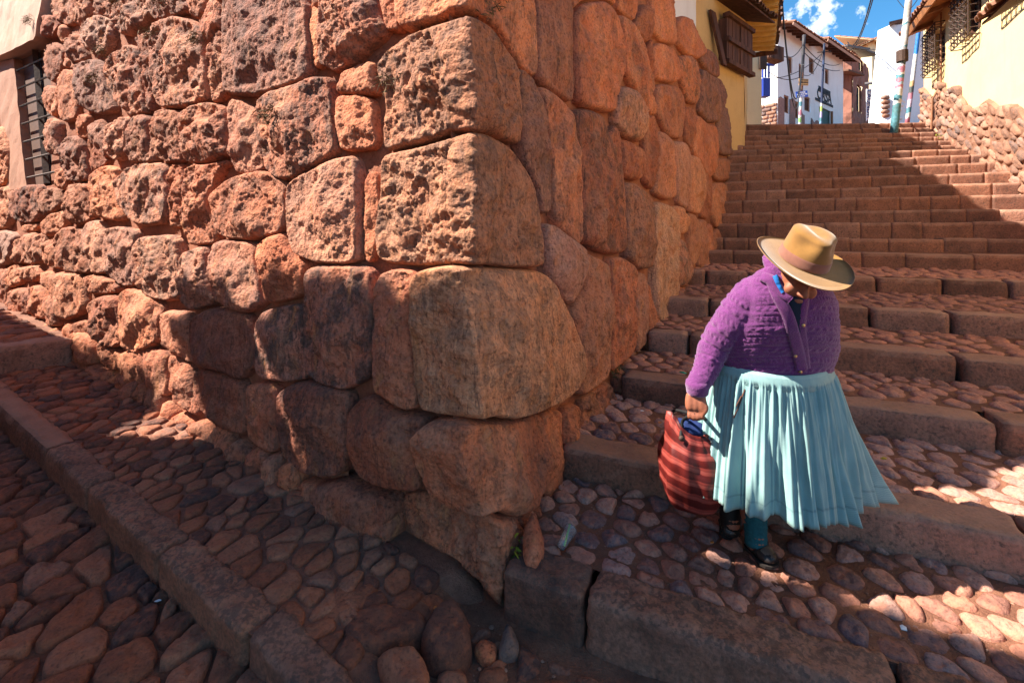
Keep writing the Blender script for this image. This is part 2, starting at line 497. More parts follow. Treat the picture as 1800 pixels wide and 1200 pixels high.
def put_stone(side, poly_px, depth=.07, rough=.5, tone=0., grey=0., crust=.35, sz=None, step=None, gap=None, name="stone", parent=None):
    rng = np.random.default_rng(abs(hash((side, str(poly_px) if sz is None else str(np.round(sz, 3).tolist())))) % (2 ** 31)) if False else np.random.default_rng(len(STONES) * 7 + 11)
    if sz is None:
        H = [hit(u, v, side) for u, v in poly_px]
        p = np.array([(h[0], h[1]) for h in H]); Y = np.mean([h[2][1] for h in H])
    else:
        p = np.array(sz, float); P0 = face_pt(side, p[:, 0], p[:, 1], np.zeros(len(p))); Y = max(1.5, P0[:, 1].mean())
    if area2(p) < 0: p = p[::-1]
    gap = (-.005 if side == 'L' else .003) if gap is None else gap
    if side == 'R': depth *= 1.3
    else: tone *= .55; rough *= rng.uniform(.5, 1.05)
    STONES.append((side, p))
    c = p.mean(0)
    q = chaikin(p, 2)
    st = step or max(PIX * Y / FPX * (1.0 if side == 'L' else 1.15), .0075)
    q = resample(q, st)
    # a little unevenness of the outline, pulled in by the joint
    nrm = np.roll(q, -1, 0) - np.roll(q, 1, 0); nrm = np.stack([nrm[:, 1], -nrm[:, 0]], 1); nrm /= np.linalg.norm(nrm, axis=1)[:, None] + 1e-9
    wob = fbm(np.c_[q * 11, np.full(len(q), len(STONES) * 3.7)], 3) * (.004 + .009 * rough)
    q = q - nrm * (gap + wob)[:, None]
    V, F, ring = fill(q, st, rng)
    d = seg_dist(V, q); inr = d.max()
    q3 = np.c_[V, np.full(len(V), len(STONES) * 1.37)]
    h = stone_relief(q3, d, inr, depth, rough + (.12 if side == 'R' else 0), rng, None if side == 'L' else min(inr * .9, .04 + .5 * inr))
    P = face_pt(side, V[:, 0], V[:, 1], h)
    faces = [f if side == 'R' else f[::-1] for f in F]
    # shoulder running back into the wall
    idx = [k for k in ring if k is not None]
    back = face_pt(side, V[idx, 0], V[idx, 1], np.full(len(idx), -.13))
    n0 = len(P); P = np.vstack([P, back])
    for i in range(len(idx)):
        j = (i + 1) % len(idx)
        f = (idx[i], n0 + i, n0 + j, idx[j])
        faces.append(f if side == 'R' else f[::-1])
    o = add(name, P, faces, M_STONE, parent or wall)
    o["tone"] = float(tone); o["grey"] = float(grey); o["crust"] = float(crust)
    return o

def put_corner_stone(left, right, arris, depth=.07, roughL=.5, roughR=.15, tone=.5, grey=0., crust=.4, crease=.085):
    """one stone that turns the corner; left / right outlines share the arris line (all in photo pixels, top to bottom)"""
    rng = np.random.default_rng(len(STONES) * 7 + 13)
    az, A, tl = [], [], []
    for u, v in arris:
        PL, PR = hit(u, v, 'L')[2], hit(u, v, 'R')[2]
        y = 0.5 * (PL[1] + PR[1]); P = CAMP + ray(u, v) * y
        az.append(P[2]); A.append(P - corner(np.array(P[2])))
    o = np.argsort(az); az = np.array(az)[o]; A = np.array(A)[o]
    for ax in range(3): A[:, ax] = np.clip(A[:, ax], -.12, .12)
    def off(z): return np.stack([np.interp(z, az, A[:, k]) for k in range(3)], -1)
    def tz(pts, side):
        out = []
        for u, v in pts:
            s, z, P = hit(u, v, side)
            a = off(np.array(z)) @ (DL if side == 'L' else DR)
            out.append((-(s - a), z) if side == 'L' else ((s - a), z))
        return out
    L = tz(left, 'L'); Rr = tz(right, 'R')
    p = np.array(L + Rr)            # left outline goes bottom-of-arris -> round -> top-of-arris, right continues top -> bottom
    if area2(p) < 0: p = p[::-1]
    STONES.append(('C', p))
    q = resample(chaikin(p, 2), .0085)
    q = q - 0
    V, F, ring = fill(q, .0085, rng)
    d = seg_dist(V, q); inr = d.max()
    q3 = np.c_[V, np.full(len(V), len(STONES) * 1.37)]
    hL = stone_relief(q3, d, inr, depth, roughL, np.random.default_rng(len(STONES)))
    hR = stone_relief(q3, d, inr, depth, roughR, np.random.default_rng(len(STONES)))
    def place(V, hL, hR):
        t, z = V[:, 0], V[:, 1]
        w = np.clip(t / crease * .5 + .5, 0, 1); w = w * w * (3 - 2 * w)
        base = corner(z) + off(z)
        PL = base + np.maximum(-t, -.10)[:, None] * DL + hL[:, None] * NL
        PR = base + np.maximum(t, -.10)[:, None] * DR + hR[:, None] * NR
        # near the arris the two reliefs meet in a rounded ridge
        k = (np.clip(1 - np.abs(t) / (crease * 1.2), 0, 1) ** 2)[:, None] * .5
        PL2 = PL + hL[:, None] * NR * k; PR2 = PR + hR[:, None] * NL * k
        return PL2 * (1 - w)[:, None] + PR2 * w[:, None]
    wb = np.clip((V[:, 0] + .16 + .10 * fbm(np.c_[V * 6, np.zeros(len(V))], 2)) / .22, 0, 1); wb = wb * wb * (3 - 2 * wb)
    hm = hL * (1 - wb) + hR * wb
    P = place(V, hm, hm)
    idx = [k for k in ring if k is not None]
    b = np.full(len(idx), -.12)
    back = place(V[idx], b, b)
    faces = list(F); n0 = len(P); P = np.vstack([P, back])
    for i in range(len(idx)):
        j = (i + 1) % len(idx)
        faces.append((idx[i], n0 + i, n0 + j, idx[j]))
    ob = add("cornerstone", P, faces, M_STONE, wall)
    ob["tone"] = float(tone); ob["grey"] = float(grey); ob["crust"] = float(crust)
    return ob

# ---- cornerstones, bottom to top
CS = [
 # foundation block under the overhang
 dict(left=[(872, 1110), (830, 1050), (790, 1005), (745, 982), (705, 960), (684, 915), (690, 875), (790, 880)], right=[(868, 900), (915, 885), (915, 950), (905, 1000), (897, 1070), (885, 1110)],
      arris=[(868, 895), (880, 960), (876, 1100)], depth=.055, roughL=1.05, roughR=.9, tone=.1, crust=.4),
 dict(left=[(850, 905), (800, 893), (765, 870), (745, 800), (757, 735)], right=[(824, 737), (870, 738), (920, 729), (945, 723), (952, 780), (945, 830), (915, 878), (880, 905)],
      arris=[(825, 735), (802, 785), (825, 845), (850, 905)], depth=.13, roughL=.45, roughR=.35, tone=.12, crust=.3),
 dict(left=[(845, 737), (800, 732), (741, 724), (734, 690), (732, 600), (736, 500), (748, 474)], right=[(800, 468), (870, 468), (945, 474), (962, 490), (990, 550), (1010, 610), (1008, 660), (985, 695), (930, 722), (880, 735)],
      arris=[(803, 466), (818, 540), (834, 640), (840, 690), (848, 738)], depth=.125, roughL=.34, roughR=.24, tone=.62, crust=.35),
 dict(left=[(833, 464), (740, 468), (680, 463), (664, 452), (666, 350), (671, 282), (686, 268), (740, 258)], right=[(815, 233), (850, 236), (895, 265), (922, 312), (937, 370), (946, 420), (946, 470), (890, 470)],
      arris=[(826, 232), (832, 320), (827, 400), (833, 466)], depth=.075, roughL=.9, roughR=.42, tone=.5, crust=.35),
 dict(left=[(828, 232), (800, 232), (737, 252), (680, 267), (674, 242), (677, 160), (664, 127), (674, 102), (710, 70), (745, 53)], right=[(808, 26), (848, 45), (876, 80), (896, 117), (904, 180), (902, 258), (878, 247), (850, 238)],
      arris=[(820, 27), (828, 120), (833, 180), (828, 233)], depth=.085, roughL=.85, roughR=.45, tone=.42, crust=.4),
 dict(left=[(818, 22), (800, 27), (745, 46), (712, 56), (702, 40), (697, -10), (697, -90), (740, -150)], right=[(800, -170), (880, -150), (930, -60), (936, 40), (937, 142), (906, 120), (880, 72), (848, 37)],
      arris=[(805, -170), (815, -60), (818, 26)], depth=.08, roughL=.4, roughR=.3, tone=.2, crust=.4),
]
for k in CS: put_corner_stone(**k)

# ---- left face (photo pixels; rough, tone, grey, depth, crust)
LS = [
 ([(750, 858), (690, 852), (640, 832), (621, 785), (624, 715), (655, 690), (700, 722), (754, 733), (742, 790)], .35, .05, 0, .10, .3),
 ([(607, 128), (617, 124), (655, 109), (664, 115), (667, 163), (657, 168), (602, 166), (597, 160)], .35, .3, 0, .05, .1),
 ([(597, 170), (630, 168), (656, 175), (664, 250), (655, 263), (600, 266), (594, 200)], .6, .25, 0, .05, .1),
 ([(566, -10), (660, -10), (668, 20), (682, 45), (676, 62), (640, 97), (600, 130), (580, 120), (567, 115), (565, 60)], .8, .2, .15, .09, .45),
 ([(668, -8), (695, -8), (702, 40), (704, 53), (682, 53), (676, 30)], .3, .15, 0, .03, .1),
 ([(549, 0), (556, -8), (565, 15), (566, 115), (555, 122), (550, 60)], .3, .3, 0, .03, .1),
 ([(400, -10), (545, -10), (550, 60), (554, 125), (545, 142), (500, 157), (455, 169), (415, 169), (401, 160), (400, 80)], .5, .2, .3, .10, .35),
 ([(461, 178), (475, 165), (520, 152), (560, 137), (586, 138), (592, 200), (598, 265), (570, 287), (510, 319), (490, 312), (474, 297), (462, 230)], .95, .25, .1, .095, .55),
 ([(405, 190), (413, 174), (430, 178), (455, 198), (462, 240), (471, 300), (418, 308), (409, 240)], .6, .2, .25, .06, .3),
 ([(510, 326), (535, 309), (590, 281), (622, 274), (633, 290), (637, 400), (633, 463), (560, 461), (525, 446), (512, 410)], .6, .4, .3, .085, .25),
 ([(644, 303), (666, 303), (664, 440), (652, 460), (642, 455)], .3, .15, 0, .02, .1),
 ([(375, 344), (400, 320), (440, 303), (470, 301), (502, 318), (509, 332), (510, 402), (470, 419), (420, 421), (389, 412), (379, 370)], .8, .3, .05, .085, .3),
 ([(377, 458), (382, 430), (395, 421), (440, 425), (453, 430), (460, 470), (469, 530), (450, 546), (430, 549), (390, 531), (380, 485)], .4, .15, .3, .085, .35),
 ([(457, 426), (500, 407), (512, 430), (525, 449), (541, 463), (535, 521), (480, 533), (471, 525), (463, 475)], .45, .15, 0, .07, .15),
 ([(544, 476), (560, 467), (640, 468), (657, 476), (661, 520), (663, 640), (650, 666), (610, 683), (570, 671), (545, 652), (542, 560)], .4, .05, .25, .085, .6),
 ([(675, 482), (690, 474), (730, 476), (737, 490), (731, 600), (737, 721), (700, 711), (669, 681), (666, 600), (669, 525)], .35, .1, .1, .075, .3),
 ([(457, 565), (470, 545), (530, 533), (540, 545), (545, 650), (541, 665), (500, 669), (465, 663), (456, 640)], .3, .05, .4, .075, .75),
 ([(340, 560), (375, 541), (400, 541), (446, 555), (451, 600), (453, 640), (430, 666), (400, 652), (352, 641), (342, 600)], .28, .1, .2, .085, .3),
 ([(287, 552), (300, 545), (338, 549), (341, 600), (346, 640), (300, 612), (288, 580)], .4, .25, .2, .07, .2),
 ([(350, 648), (400, 655), (432, 670), (436, 700), (438, 762), (400, 752), (360, 722), (346, 685)], .4, .1, .15, .07, .3),
 ([(438, 672), (485, 672), (493, 690), (496, 800), (440, 772)], .35, .05, .15, .06, .35),
 ([(496, 684), (540, 667), (580, 674), (619, 690), (622, 720), (620, 800), (600, 836), (540, 827), (510, 802), (497, 750)], .35, .05, .1, .09, .45),
 ([(302, 616), (338, 641), (348, 700), (356, 732), (310, 704)], .5, .1, .1, .06, .3),
 ([(250, 611), (297, 616), (301, 700), (268, 682), (250, 662)], .45, .1, .1, .06, .3),
 ([(240, 432), (250, 417), (300, 413), (319, 420), (323, 470), (326, 521), (300, 529), (265, 521), (249, 500), (243, 460)], 1.0, .4, .3, .085, .5),
 ([(321, 457), (335, 440), (370, 430), (376, 470), (382, 510), (389, 531), (340, 546), (328, 531), (322, 490)], .9, .3, .4, .085, .4),
 ([(188, 402), (215, 398), (245, 407), (242, 440), (249, 500), (225, 503), (200, 486), (190, 440)], .7, .25, .4, .085, .4),
 ([(147, 406), (165, 387), (180, 390), (188, 412), (197, 479), (165, 481), (158, 440)], .6, .3, .4, .07, .3),
 ([(100, 420), (118, 398), (147, 402), (158, 445), (165, 481), (118, 477), (106, 450)], .6, .35, .05, .08, .3),
 ([(79, 426), (99, 418), (106, 450), (115, 473), (85, 467), (80, 445)], .8, .4, .1, .07, .2),
 ([(62, 414), (79, 409), (82, 450), (64, 466)], .8, .3, .3, .06, .4),
 ([(43, 412), (64, 408), (65, 440), (60, 466), (47, 461)], .8, .3, .3, .06, .4),
 ([(20, 426), (42, 416), (45, 440), (46, 463), (24, 462)], .8, .35, .1, .06, .2),
 ([(-10, 412), (10, 404), (30, 412), (24, 450), (10, 468), (-10, 462)], .35, .4, .7, .09, .2),
 ([(97, 486), (110, 477), (145, 481), (152, 510), (156, 547), (120, 563), (102, 552)], .65, .25, .1, .09, .3),
 ([(149, 486), (170, 481), (212, 497), (214, 512), (170, 518), (156, 510)], .8, .2, .1, .06, .3),
 ([(161, 531), (190, 518), (214, 520), (216, 580), (219, 602), (195, 613), (175, 591), (165, 560)], .75, .15, .1, .09, .3),
 ([(216, 521), (228, 505), (255, 511), (274, 525), (280, 560), (285, 600), (245, 621), (222, 607), (217, 560)], .55, .25, .05, .09, .3),
 ([(275, 523), (289, 540), (286, 580), (289, 600), (281, 592)], .7, .2, 0, .04, .2),
 ([(74, 478), (97, 476), (102, 515), (85, 505)], .8, .3, .1, .06, .2),
 ([(38, 470), (66, 466), (73, 485), (60, 496), (41, 490)], .8, .4, .2, .06, .2),
 ([(16, 470), (37, 463), (41, 490), (36, 500), (17, 506)], .9, .2, .1, .06, .3),
 ([(-8, 476), (16, 470), (18, 510), (10, 556), (-8, 540)], .8, .2, .1, .06, .3),
 ([(15, 512), (40, 505), (54, 515), (55, 552), (30, 555), (18, 540)], .9, .1, .1, .07, .3),
 ([(53, 505), (70, 500), (80, 520), (82, 560), (62, 558), (55, 540)], .9, .1, .1, .06, .3),
 ([(78, 522), (97, 518), (104, 550), (104, 574), (84, 570)], .9, .1, .1, .06, .3),
 ([(129, 583), (150, 581), (171, 590), (176, 610), (175, 641), (150, 641), (131, 622)], .5, .3, 0, .09, .2),
 ([(175, 587), (195, 612), (214, 620), (214, 652), (190, 645), (177, 625)], .9, .2, 0, .05, .2),
 ([(213, 622), (232, 614), (249, 619), (256, 672), (244, 702), (216, 662)], .6, .35, 0, .06, .2),
 ([(133, 567), (155, 562), (166, 582), (150, 590), (134, 580)], .8, .3, 0, .06, .2),
 ([(116, 568), (131, 566), (131, 606), (118, 598)], .7, .2, 0, .05, .2),
 ([(271, 62), (280, 40), (310, 30), (340, 35), (359, 55), (369, 110), (372, 175), (330, 190), (285, 192), (271, 130)], 1.0, .25, .25, .10, .45),
 ([(365, 108), (372, 80), (389, 55), (399, 60), (400, 168), (378, 184), (372, 150)], .95, .15, .1, .06, .4),
 ([(338, 10), (345, -8), (375, -8), (373, 20), (356, 36), (344, 30)], .4, .2, .1, .07, .3),
 ([(376, -8), (399, -8), (399, 52), (386, 54), (374, 80), (362, 52)], .9, .15, .1, .06, .4),
 ([(324, 202), (340, 188), (370, 181), (401, 188), (406, 240), (410, 272), (370, 287), (335, 287), (322, 250)], .95, .2, .1, .09, .35),
 ([(271, 207), (285, 193), (318, 195), (323, 205), (321, 250), (325, 286), (298, 286), (280, 276), (271, 250)], .95, .25, .05, .07, .25),
 ([(231, 217), (250, 200), (267, 205), (271, 250), (279, 286), (240, 291), (228, 262)], .7, .25, .2, .085, .3),
 ([(190, 227), (215, 208), (231, 205), (227, 260), (212, 284), (198, 277), (191, 250)], .7, .3, .35, .085, .35),
 ([(207, 320), (225, 300), (250, 287), (295, 287), (299, 320), (302, 362), (290, 393), (250, 397), (228, 377), (213, 350)], 1.0, .25, .35, .095, .5),
 ([(300, 290), (322, 288), (329, 340), (326, 397), (304, 402), (302, 350)], .95, .1, 0, .05, .2),
 ([(330, 292), (370, 289), (407, 281), (385, 312), (374, 342), (377, 380), (388, 427), (341, 432), (330, 402), (328, 340)], 1.0, .15, .05, .075, .3),
 ([(163, 312), (185, 290), (207, 296), (208, 330), (214, 362), (222, 390), (172, 382), (164, 350)], 1.0, .3, 0, .075, .25),
 ([(117, 337), (130, 323), (158, 322), (162, 350), (168, 386), (140, 396), (122, 387)], .95, .35, 0, .075, .2),
 ([(157, 242), (172, 245), (190, 282), (183, 292), (162, 306)], .7, .15, 0, .03, .1),
 ([(112, 257), (125, 239), (150, 240), (155, 290), (158, 318), (125, 320), (115, 292)], .95, .2, .3, .085, .5),
 ([(83, 222), (95, 207), (108, 212), (108, 250), (111, 276), (90, 271), (83, 240)], .7, .2, .35, .08, .35),
 ([(137, 207), (150, 200), (163, 203), (158, 240), (145, 245)], .9, .3, 0, .06, .2),
 ([(160, 224), (180, 207), (190, 232), (190, 282), (175, 262), (162, 245)], .85, .35, .3, .06, .3),
 ([(22, 337), (50, 326), (76, 324), (76, 362), (70, 390), (45, 392), (25, 382)], .95, .1, .2, .09, .5),
 ([(77, 332), (104, 330), (111, 360), (98, 374), (77, 385)], .95, .6, .1, .07, .1),
 ([(74, 392), (97, 375), (119, 370), (119, 396), (98, 417), (79, 412)], .95, .4, .1, .07, .2),
 ([(99, 302), (112, 293), (121, 310), (116, 336), (104, 330)], .9, .3, 0, .06, .1),
 ([(40, 395), (72, 393), (60, 407), (42, 408)], .95, .3, .1, .05, .2),
 ([(190, 117), (205, 100), (225, 80), (245, 83), (255, 130), (258, 170), (263, 200), (237, 206), (210, 182), (195, 150)], 1.0, .15, .2, .09, .5),
 ([(134, 117), (155, 108), (175, 104), (187, 120), (191, 150), (208, 195), (178, 202), (150, 192), (137, 160)], .75, .35, .4, .085, .3),
 ([(106, 137), (115, 122), (134, 124), (138, 170), (141, 210), (112, 216), (105, 180)], .5, .3, .05, .06, .2),
 ([(82, 167), (90, 150), (104, 154), (105, 198), (95, 206), (83, 192)], .7, .3, .1, .06, .2),
 ([(146, 52), (158, 35), (180, 27), (198, 36), (202, 65), (185, 100), (160, 88), (148, 72)], .9, .35, .6, .085, .4),
 ([(240, 66), (269, 55), (271, 130), (270, 198), (260, 190), (256, 112)], .9, .2, .1, .06, .35),
 ([(119, 68), (134, 58), (147, 72), (154, 106), (132, 112), (120, 92)], .9, .3, .2, .07, .35),
 ([(108, 48), (113, 42), (119, 48), (119, 75), (110, 76)], .4, .3, .1, .05, .2),
 ([(79, 52), (90, 28), (110, 30), (111, 46), (107, 62), (95, 70), (81, 66)], .7, .05, 0, .10, .2),
 ([(203, 12), (220, -8), (270, -8), (272, 28), (240, 62), (215, 62), (202, 40)], .95, .2, .4, .08, .45),
 ([(272, -8), (335, -8), (338, 20), (310, 28), (280, 38), (272, 30)], .9, .15, .2, .07, .45),
 ([(166, -8), (200, -8), (201, 34), (180, 26), (168, 28)], .9, .3, .1, .06, .3),
 ([(135, -8), (165, -8), (166, 28), (152, 44), (138, 48)], .8, .25, .1, .07, .3),
 ([(96, -8), (134, -8), (136, 40), (120, 46), (106, 36), (94, 26)], .9, .25, .1, .06, .3),
 ([(81, 82), (100, 74), (116, 88), (113, 120), (97, 150), (83, 124)], .9, .3, .05, .06, .25),
 ([(118, 90), (134, 114), (134, 122), (116, 120)], .8, .3, .1, .05, .2),
 ([(-10, 336), (16, 326), (22, 350), (22, 385), (12, 402), (-10, 400)], .9, .4, .2, .08, .2),
 ([(-10, 225), (8, 222), (18, 262), (16, 322), (-10, 330)], .95, .5, .1, .08, .1),
 ([(554, 852), (600, 842), (640, 858), (682, 876), (692, 902), (672, 940), (600, 930), (552, 895)], .35, .1, .1, .09, .3),
]
for k, (p, rg, tn, gr, dp, cr) in enumerate(LS):
    put_stone('L', p, dp, rg, tn, gr, cr)

# ---- right face: smoother, tall bulging stones
RS = [
 ([(948, 724), (984, 714), (984, 790), (981, 870), (966, 902), (946, 890), (950, 800)], .25, .1, 0, .05, .2),
 ([(986, 712), (1014, 706), (1012, 800), (1002, 852), (986, 862)], .45, .05, 0, .06, .25),
 ([(938, -60), (996, -60), (1003, 60), (1006, 186), (975, 167), (940, 142)], .25, .2, .2, .05, .3),
 ([(1004, 30), (1020, 6), (1060, 0), (1081, 30), (1093, 80), (1093, 130), (1085, 152), (1077, 200), (1050, 196), (1009, 186)], .3, .1, .1, .075, .3),
 ([(1000, -60), (1075, -60), (1080, 15), (1060, -4), (1018, 2), (1002, 24)], .3, .15, .1, .05, .3),
 ([(904, 122), (915, 120), (935, 143), (953, 200), (962, 280), (963, 376), (948, 377), (937, 330), (908, 265)], .3, .3, .3, .055, .35),
 ([(944, 148), (975, 168), (1000, 196), (1009, 260), (1018, 320), (1021, 422), (1010, 436), (975, 402), (966, 372), (963, 290), (954, 200)], .3, .2, .1, .06, .35),
 ([(1003, 192), (1030, 190), (1055, 203), (1064, 240), (1076, 215), (1085, 240), (1089, 320), (1096, 400), (1094, 446), (1060, 448), (1021, 430), (1018, 330), (1010, 260)], .35, .1, .1, .07, .45),
 ([(1077, 162), (1090, 150), (1110, 157), (1130, 193), (1131, 230), (1118, 254), (1086, 236), (1075, 215)], .3, .4, .4, .085, .45),
 ([(1087, 240), (1118, 256), (1130, 267), (1131, 300), (1121, 319), (1092, 314)], .3, .1, .05, .06, .2),
 ([(1131, 207), (1145, 200), (1153, 225), (1152, 300), (1145, 336), (1129, 322)], .3, .1, 0, .05, .2),
 ([(1153, 227), (1170, 236), (1180, 265), (1186, 347), (1170, 353), (1146, 342), (1152, 300)], .3, .2, .2, .07, .2),
 ([(1092, 319), (1110, 320), (1130, 335), (1143, 351), (1146, 420), (1141, 471), (1120, 476), (1095, 456), (1096, 400)], .35, .35, .2, .085, .35),
 ([(1145, 350), (1175, 360), (1191, 382), (1186, 470), (1181, 546), (1166, 581), (1150, 561), (1144, 470)], .3, .75, .3, .085, .3),
 ([(1180, 361), (1196, 362), (1208, 385), (1204, 411), (1190, 415), (1186, 395)], .3, .45, 0, .07, .2),
 ([(1184, 420), (1195, 418), (1208, 450), (1214, 480), (1205, 501), (1190, 506), (1182, 470)], .35, .15, .4, .07, .5),
 ([(1206, 373), (1219, 375), (1226, 400), (1223, 460), (1214, 472), (1208, 430)], .3, .3, .1, .06, .2),
 ([(1225, 385), (1239, 385), (1241, 410), (1241, 472), (1225, 472)], .3, .2, .2, .05, .2),
 ([(950, 391), (965, 392), (1010, 425), (1022, 440), (1020, 480), (1010, 510), (992, 541), (975, 520), (956, 482), (948, 440)], .2, .15, .55, .08, .2),
 ([(1022, 441), (1050, 455), (1063, 461), (1068, 520), (1067, 640), (1060, 666), (1030, 691), (1011, 696), (1011, 610), (996, 552), (1014, 508)], .25, .3, .2, .075, .25),
 ([(1064, 450), (1090, 450), (1110, 465), (1114, 480), (1111, 600), (1105, 626), (1080, 646), (1069, 656), (1069, 520)], .4, .05, .1, .07, .35),
 ([(1112, 474), (1130, 480), (1135, 540), (1133, 600), (1115, 622), (1111, 580)], .25, .15, .35, .06, .2),
 ([(1134, 486), (1150, 562), (1165, 582), (1150, 601), (1135, 631), (1134, 560)], .35, .15, 0, .05, .2),
 ([(1140, 596), (1155, 576), (1161, 610), (1155, 626), (1135, 642)], .6, .05, 0, .06, .2),
 ([(1015, 707), (1030, 692), (1065, 666), (1081, 700), (1081, 740), (1050, 766), (1018, 782)], .9, .05, .1, .05, .4),
 ([(1080, 652), (1105, 640), (1126, 650), (1118, 681), (1085, 706)], .7, .1, .1, .06, .3),
 ([(1183, 511), (1203, 501), (1208, 550), (1195, 561), (1180, 566)], .6, .05, .05, .05, .3),
 ([(1083, 22), (1110, 40), (1130, 80), (1140, 130), (1146, 160), (1128, 192), (1110, 154), (1094, 130), (1094, 80)], .35, .1, .1, .07, .35),
 ([(1080, -40), (1118, -40), (1117, 20), (1112, 38), (1100, 34), (1083, 16)], .3, .05, .05, .05, .2),
 ([(1113, 42), (1128, 5), (1143, 15), (1144, 60), (1132, 80), (1122, 62)], .3, .1, .05, .06, .2),
 ([(1140, -40), (1175, -40), (1185, 40), (1187, 82), (1160, 74), (1145, 60), (1142, 10)], .3, .15, .1, .06, .2),
 ([(1134, 82), (1146, 66), (1144, 108), (1149, 143), (1147, 160)], .3, .05, .05, .04, .2),
 ([(1147, 78), (1160, 75), (1180, 85), (1191, 105), (1193, 141), (1180, 148), (1150, 142), (1145, 110)], .35, .1, .1, .06, .25),
 ([(1151, 145), (1190, 151), (1201, 180), (1198, 225), (1195, 246), (1170, 241), (1154, 200)], .35, .1, .15, .06, .3),
 ([(1185, 37), (1197, 27), (1212, 33), (1226, 65), (1241, 92), (1226, 106), (1200, 96), (1190, 80)], .3, .1, .05, .08, .2),
 ([(1192, 98), (1210, 96), (1225, 110), (1228, 160), (1222, 186), (1206, 181), (1194, 140)], .4, .15, .1, .07, .5),
 ([(1130, 165), (1146, 163), (1152, 205), (1136, 202)], .3, .05, .05, .04, .2),
 ([(1228, 88), (1240, 84), (1256, 95), (1263, 125), (1263, 138), (1243, 130), (1229, 110)], .35, .1, .2, .06, .4),
 ([(1229, 118), (1245, 131), (1265, 139), (1276, 170), (1263, 216), (1240, 216), (1226, 196), (1229, 160)], .35, .1, .4, .085, .45),
 ([(1263, 188), (1280, 188), (1289, 230), (1293, 266), (1280, 275), (1262, 271), (1259, 230)], .35, .2, .5, .07, .35),
 ([(1220, 197), (1240, 217), (1257, 220), (1261, 260), (1256, 301), (1245, 316), (1228, 291), (1216, 266)], .25, .15, .05, .07, .2),
 ([(1201, 186), (1218, 190), (1221, 230), (1215, 266), (1203, 247)], .35, .05, .05, .05, .3),
 ([(1178, 247), (1200, 248), (1211, 265), (1209, 330), (1204, 371), (1188, 358), (1184, 300)], .3, .1, .5, .07, .25),
 ([(1211, 272), (1225, 274), (1238, 310), (1236, 350), (1226, 379), (1209, 375), (1208, 330)], .3, .4, .15, .07, .25),
 ([(1238, 292), (1250, 312), (1248, 370), (1240, 389), (1229, 380), (1236, 345)], .3, .1, .05, .05, .2),
 ([(1256, 279), (1279, 277), (1284, 300), (1278, 319), (1257, 319), (1251, 308)], .35, .3, .05, .07, .25),
 ([(1284, 275), (1298, 278), (1303, 300), (1295, 321), (1281, 317)], .3, .4, .4, .06, .25),
 ([(1250, 321), (1274, 320), (1279, 350), (1274, 395), (1255, 401), (1248, 372)], .4, .3, .1, .07, .3),
 ([(1278, 321), (1294, 325), (1293, 370), (1285, 399), (1276, 396)], .4, .3, .25, .06, .3),
 ([(1250, 404), (1272, 399), (1276, 440), (1268, 472), (1252, 468)], .35, .1, .05, .06, .2),
 ([(1275, 401), (1296, 408), (1301, 420), (1296, 441), (1279, 441)], .4, .45, .2, .06, .2),
 ([(1240, 393), (1250, 393), (1251, 470), (1241, 482)], .3, .1, .2, .05, .2),
 ([(918, 890), (938, 872), (950, 905), (956, 950), (925, 985)], .5, .1, .0, .07, .2),
]
for p, rg, tn, gr, dp, cr in RS:
    put_stone('R', p, dp, rg, tn, gr, cr)

# ---- broken footing stones along the bottom of the left face
rgf = np.random.default_rng(55); s_ = .50
while s_ < 6.2:
    w_ = rgf.uniform(.12, .34); P_ = face_pt('L', np.array(s_ + w_ / 2), np.array(.2), np.array(0.)); zb = .085 + .066 * (s_ + w_ / 2) - .06
    hh = rgf.uniform(.11, .24); j = lambda: rgf.uniform(-.025, .025)
    put_stone('L', None, rgf.uniform(.05, .10), .95, rgf.uniform(0, .3), rgf.uniform(0, .2), .3, step=.012,
              sz=[(s_ + j(), zb), (s_ + w_ + j(), zb), (s_ + w_ + j(), zb + hh * .6), (s_ + w_ * .7 + j(), zb + hh + j()), (s_ + w_ * .3 + j(), zb + hh + j()), (s_ + j(), zb + hh * .6)])
    s_ += w_ * .93
# ---- the courses above the picture, so that the wall has its full height
def top_courses(side, s0, s1, z0f, z1, seed):
    rng = np.random.default_rng(seed)
    s = s0
    while s < s1:
        w = rng.uniform(.42, .8); z = z0f(s + w / 2)
        while z < z1 - .08:
            hgt = min(rng.uniform(.35, .55), z1 - z)
            if z1 - z - hgt < .2: hgt = z1 - z
            j = lambda: rng.uniform(-.03, .03)
            put_stone(side, None, .075, .5, rng.uniform(0, .4), rng.uniform(0, .4), .35, step=.03,
                      sz=[(s + j(), z + j()), (s + w / 2, z + j()), (s + w + j(), z + j()), (s + w + j(), z + hgt / 2), (s + w + j(), z + hgt + j()), (s + j(), z + hgt + j()), (s + j(), z + hgt / 2)])
            z += hgt
        s += w
def zline(side, v):
    pts = [hit(u, v, side)[:2] for u in (range(700, -60, -20) if side == 'L' else range(900, 1300, 10))]
    pts = sorted(pts); S = [p[0] for p in pts]; Z = [p[1] for p in pts]
    return lambda s: float(np.interp(s, S, Z))
zl, zr = zline('L', -4), zline('R', -45)
top_courses('L', .45, 5.3, zl, 4.75, 31)
top_courses('R', .55, 3.9, zr, 4.9, 33)

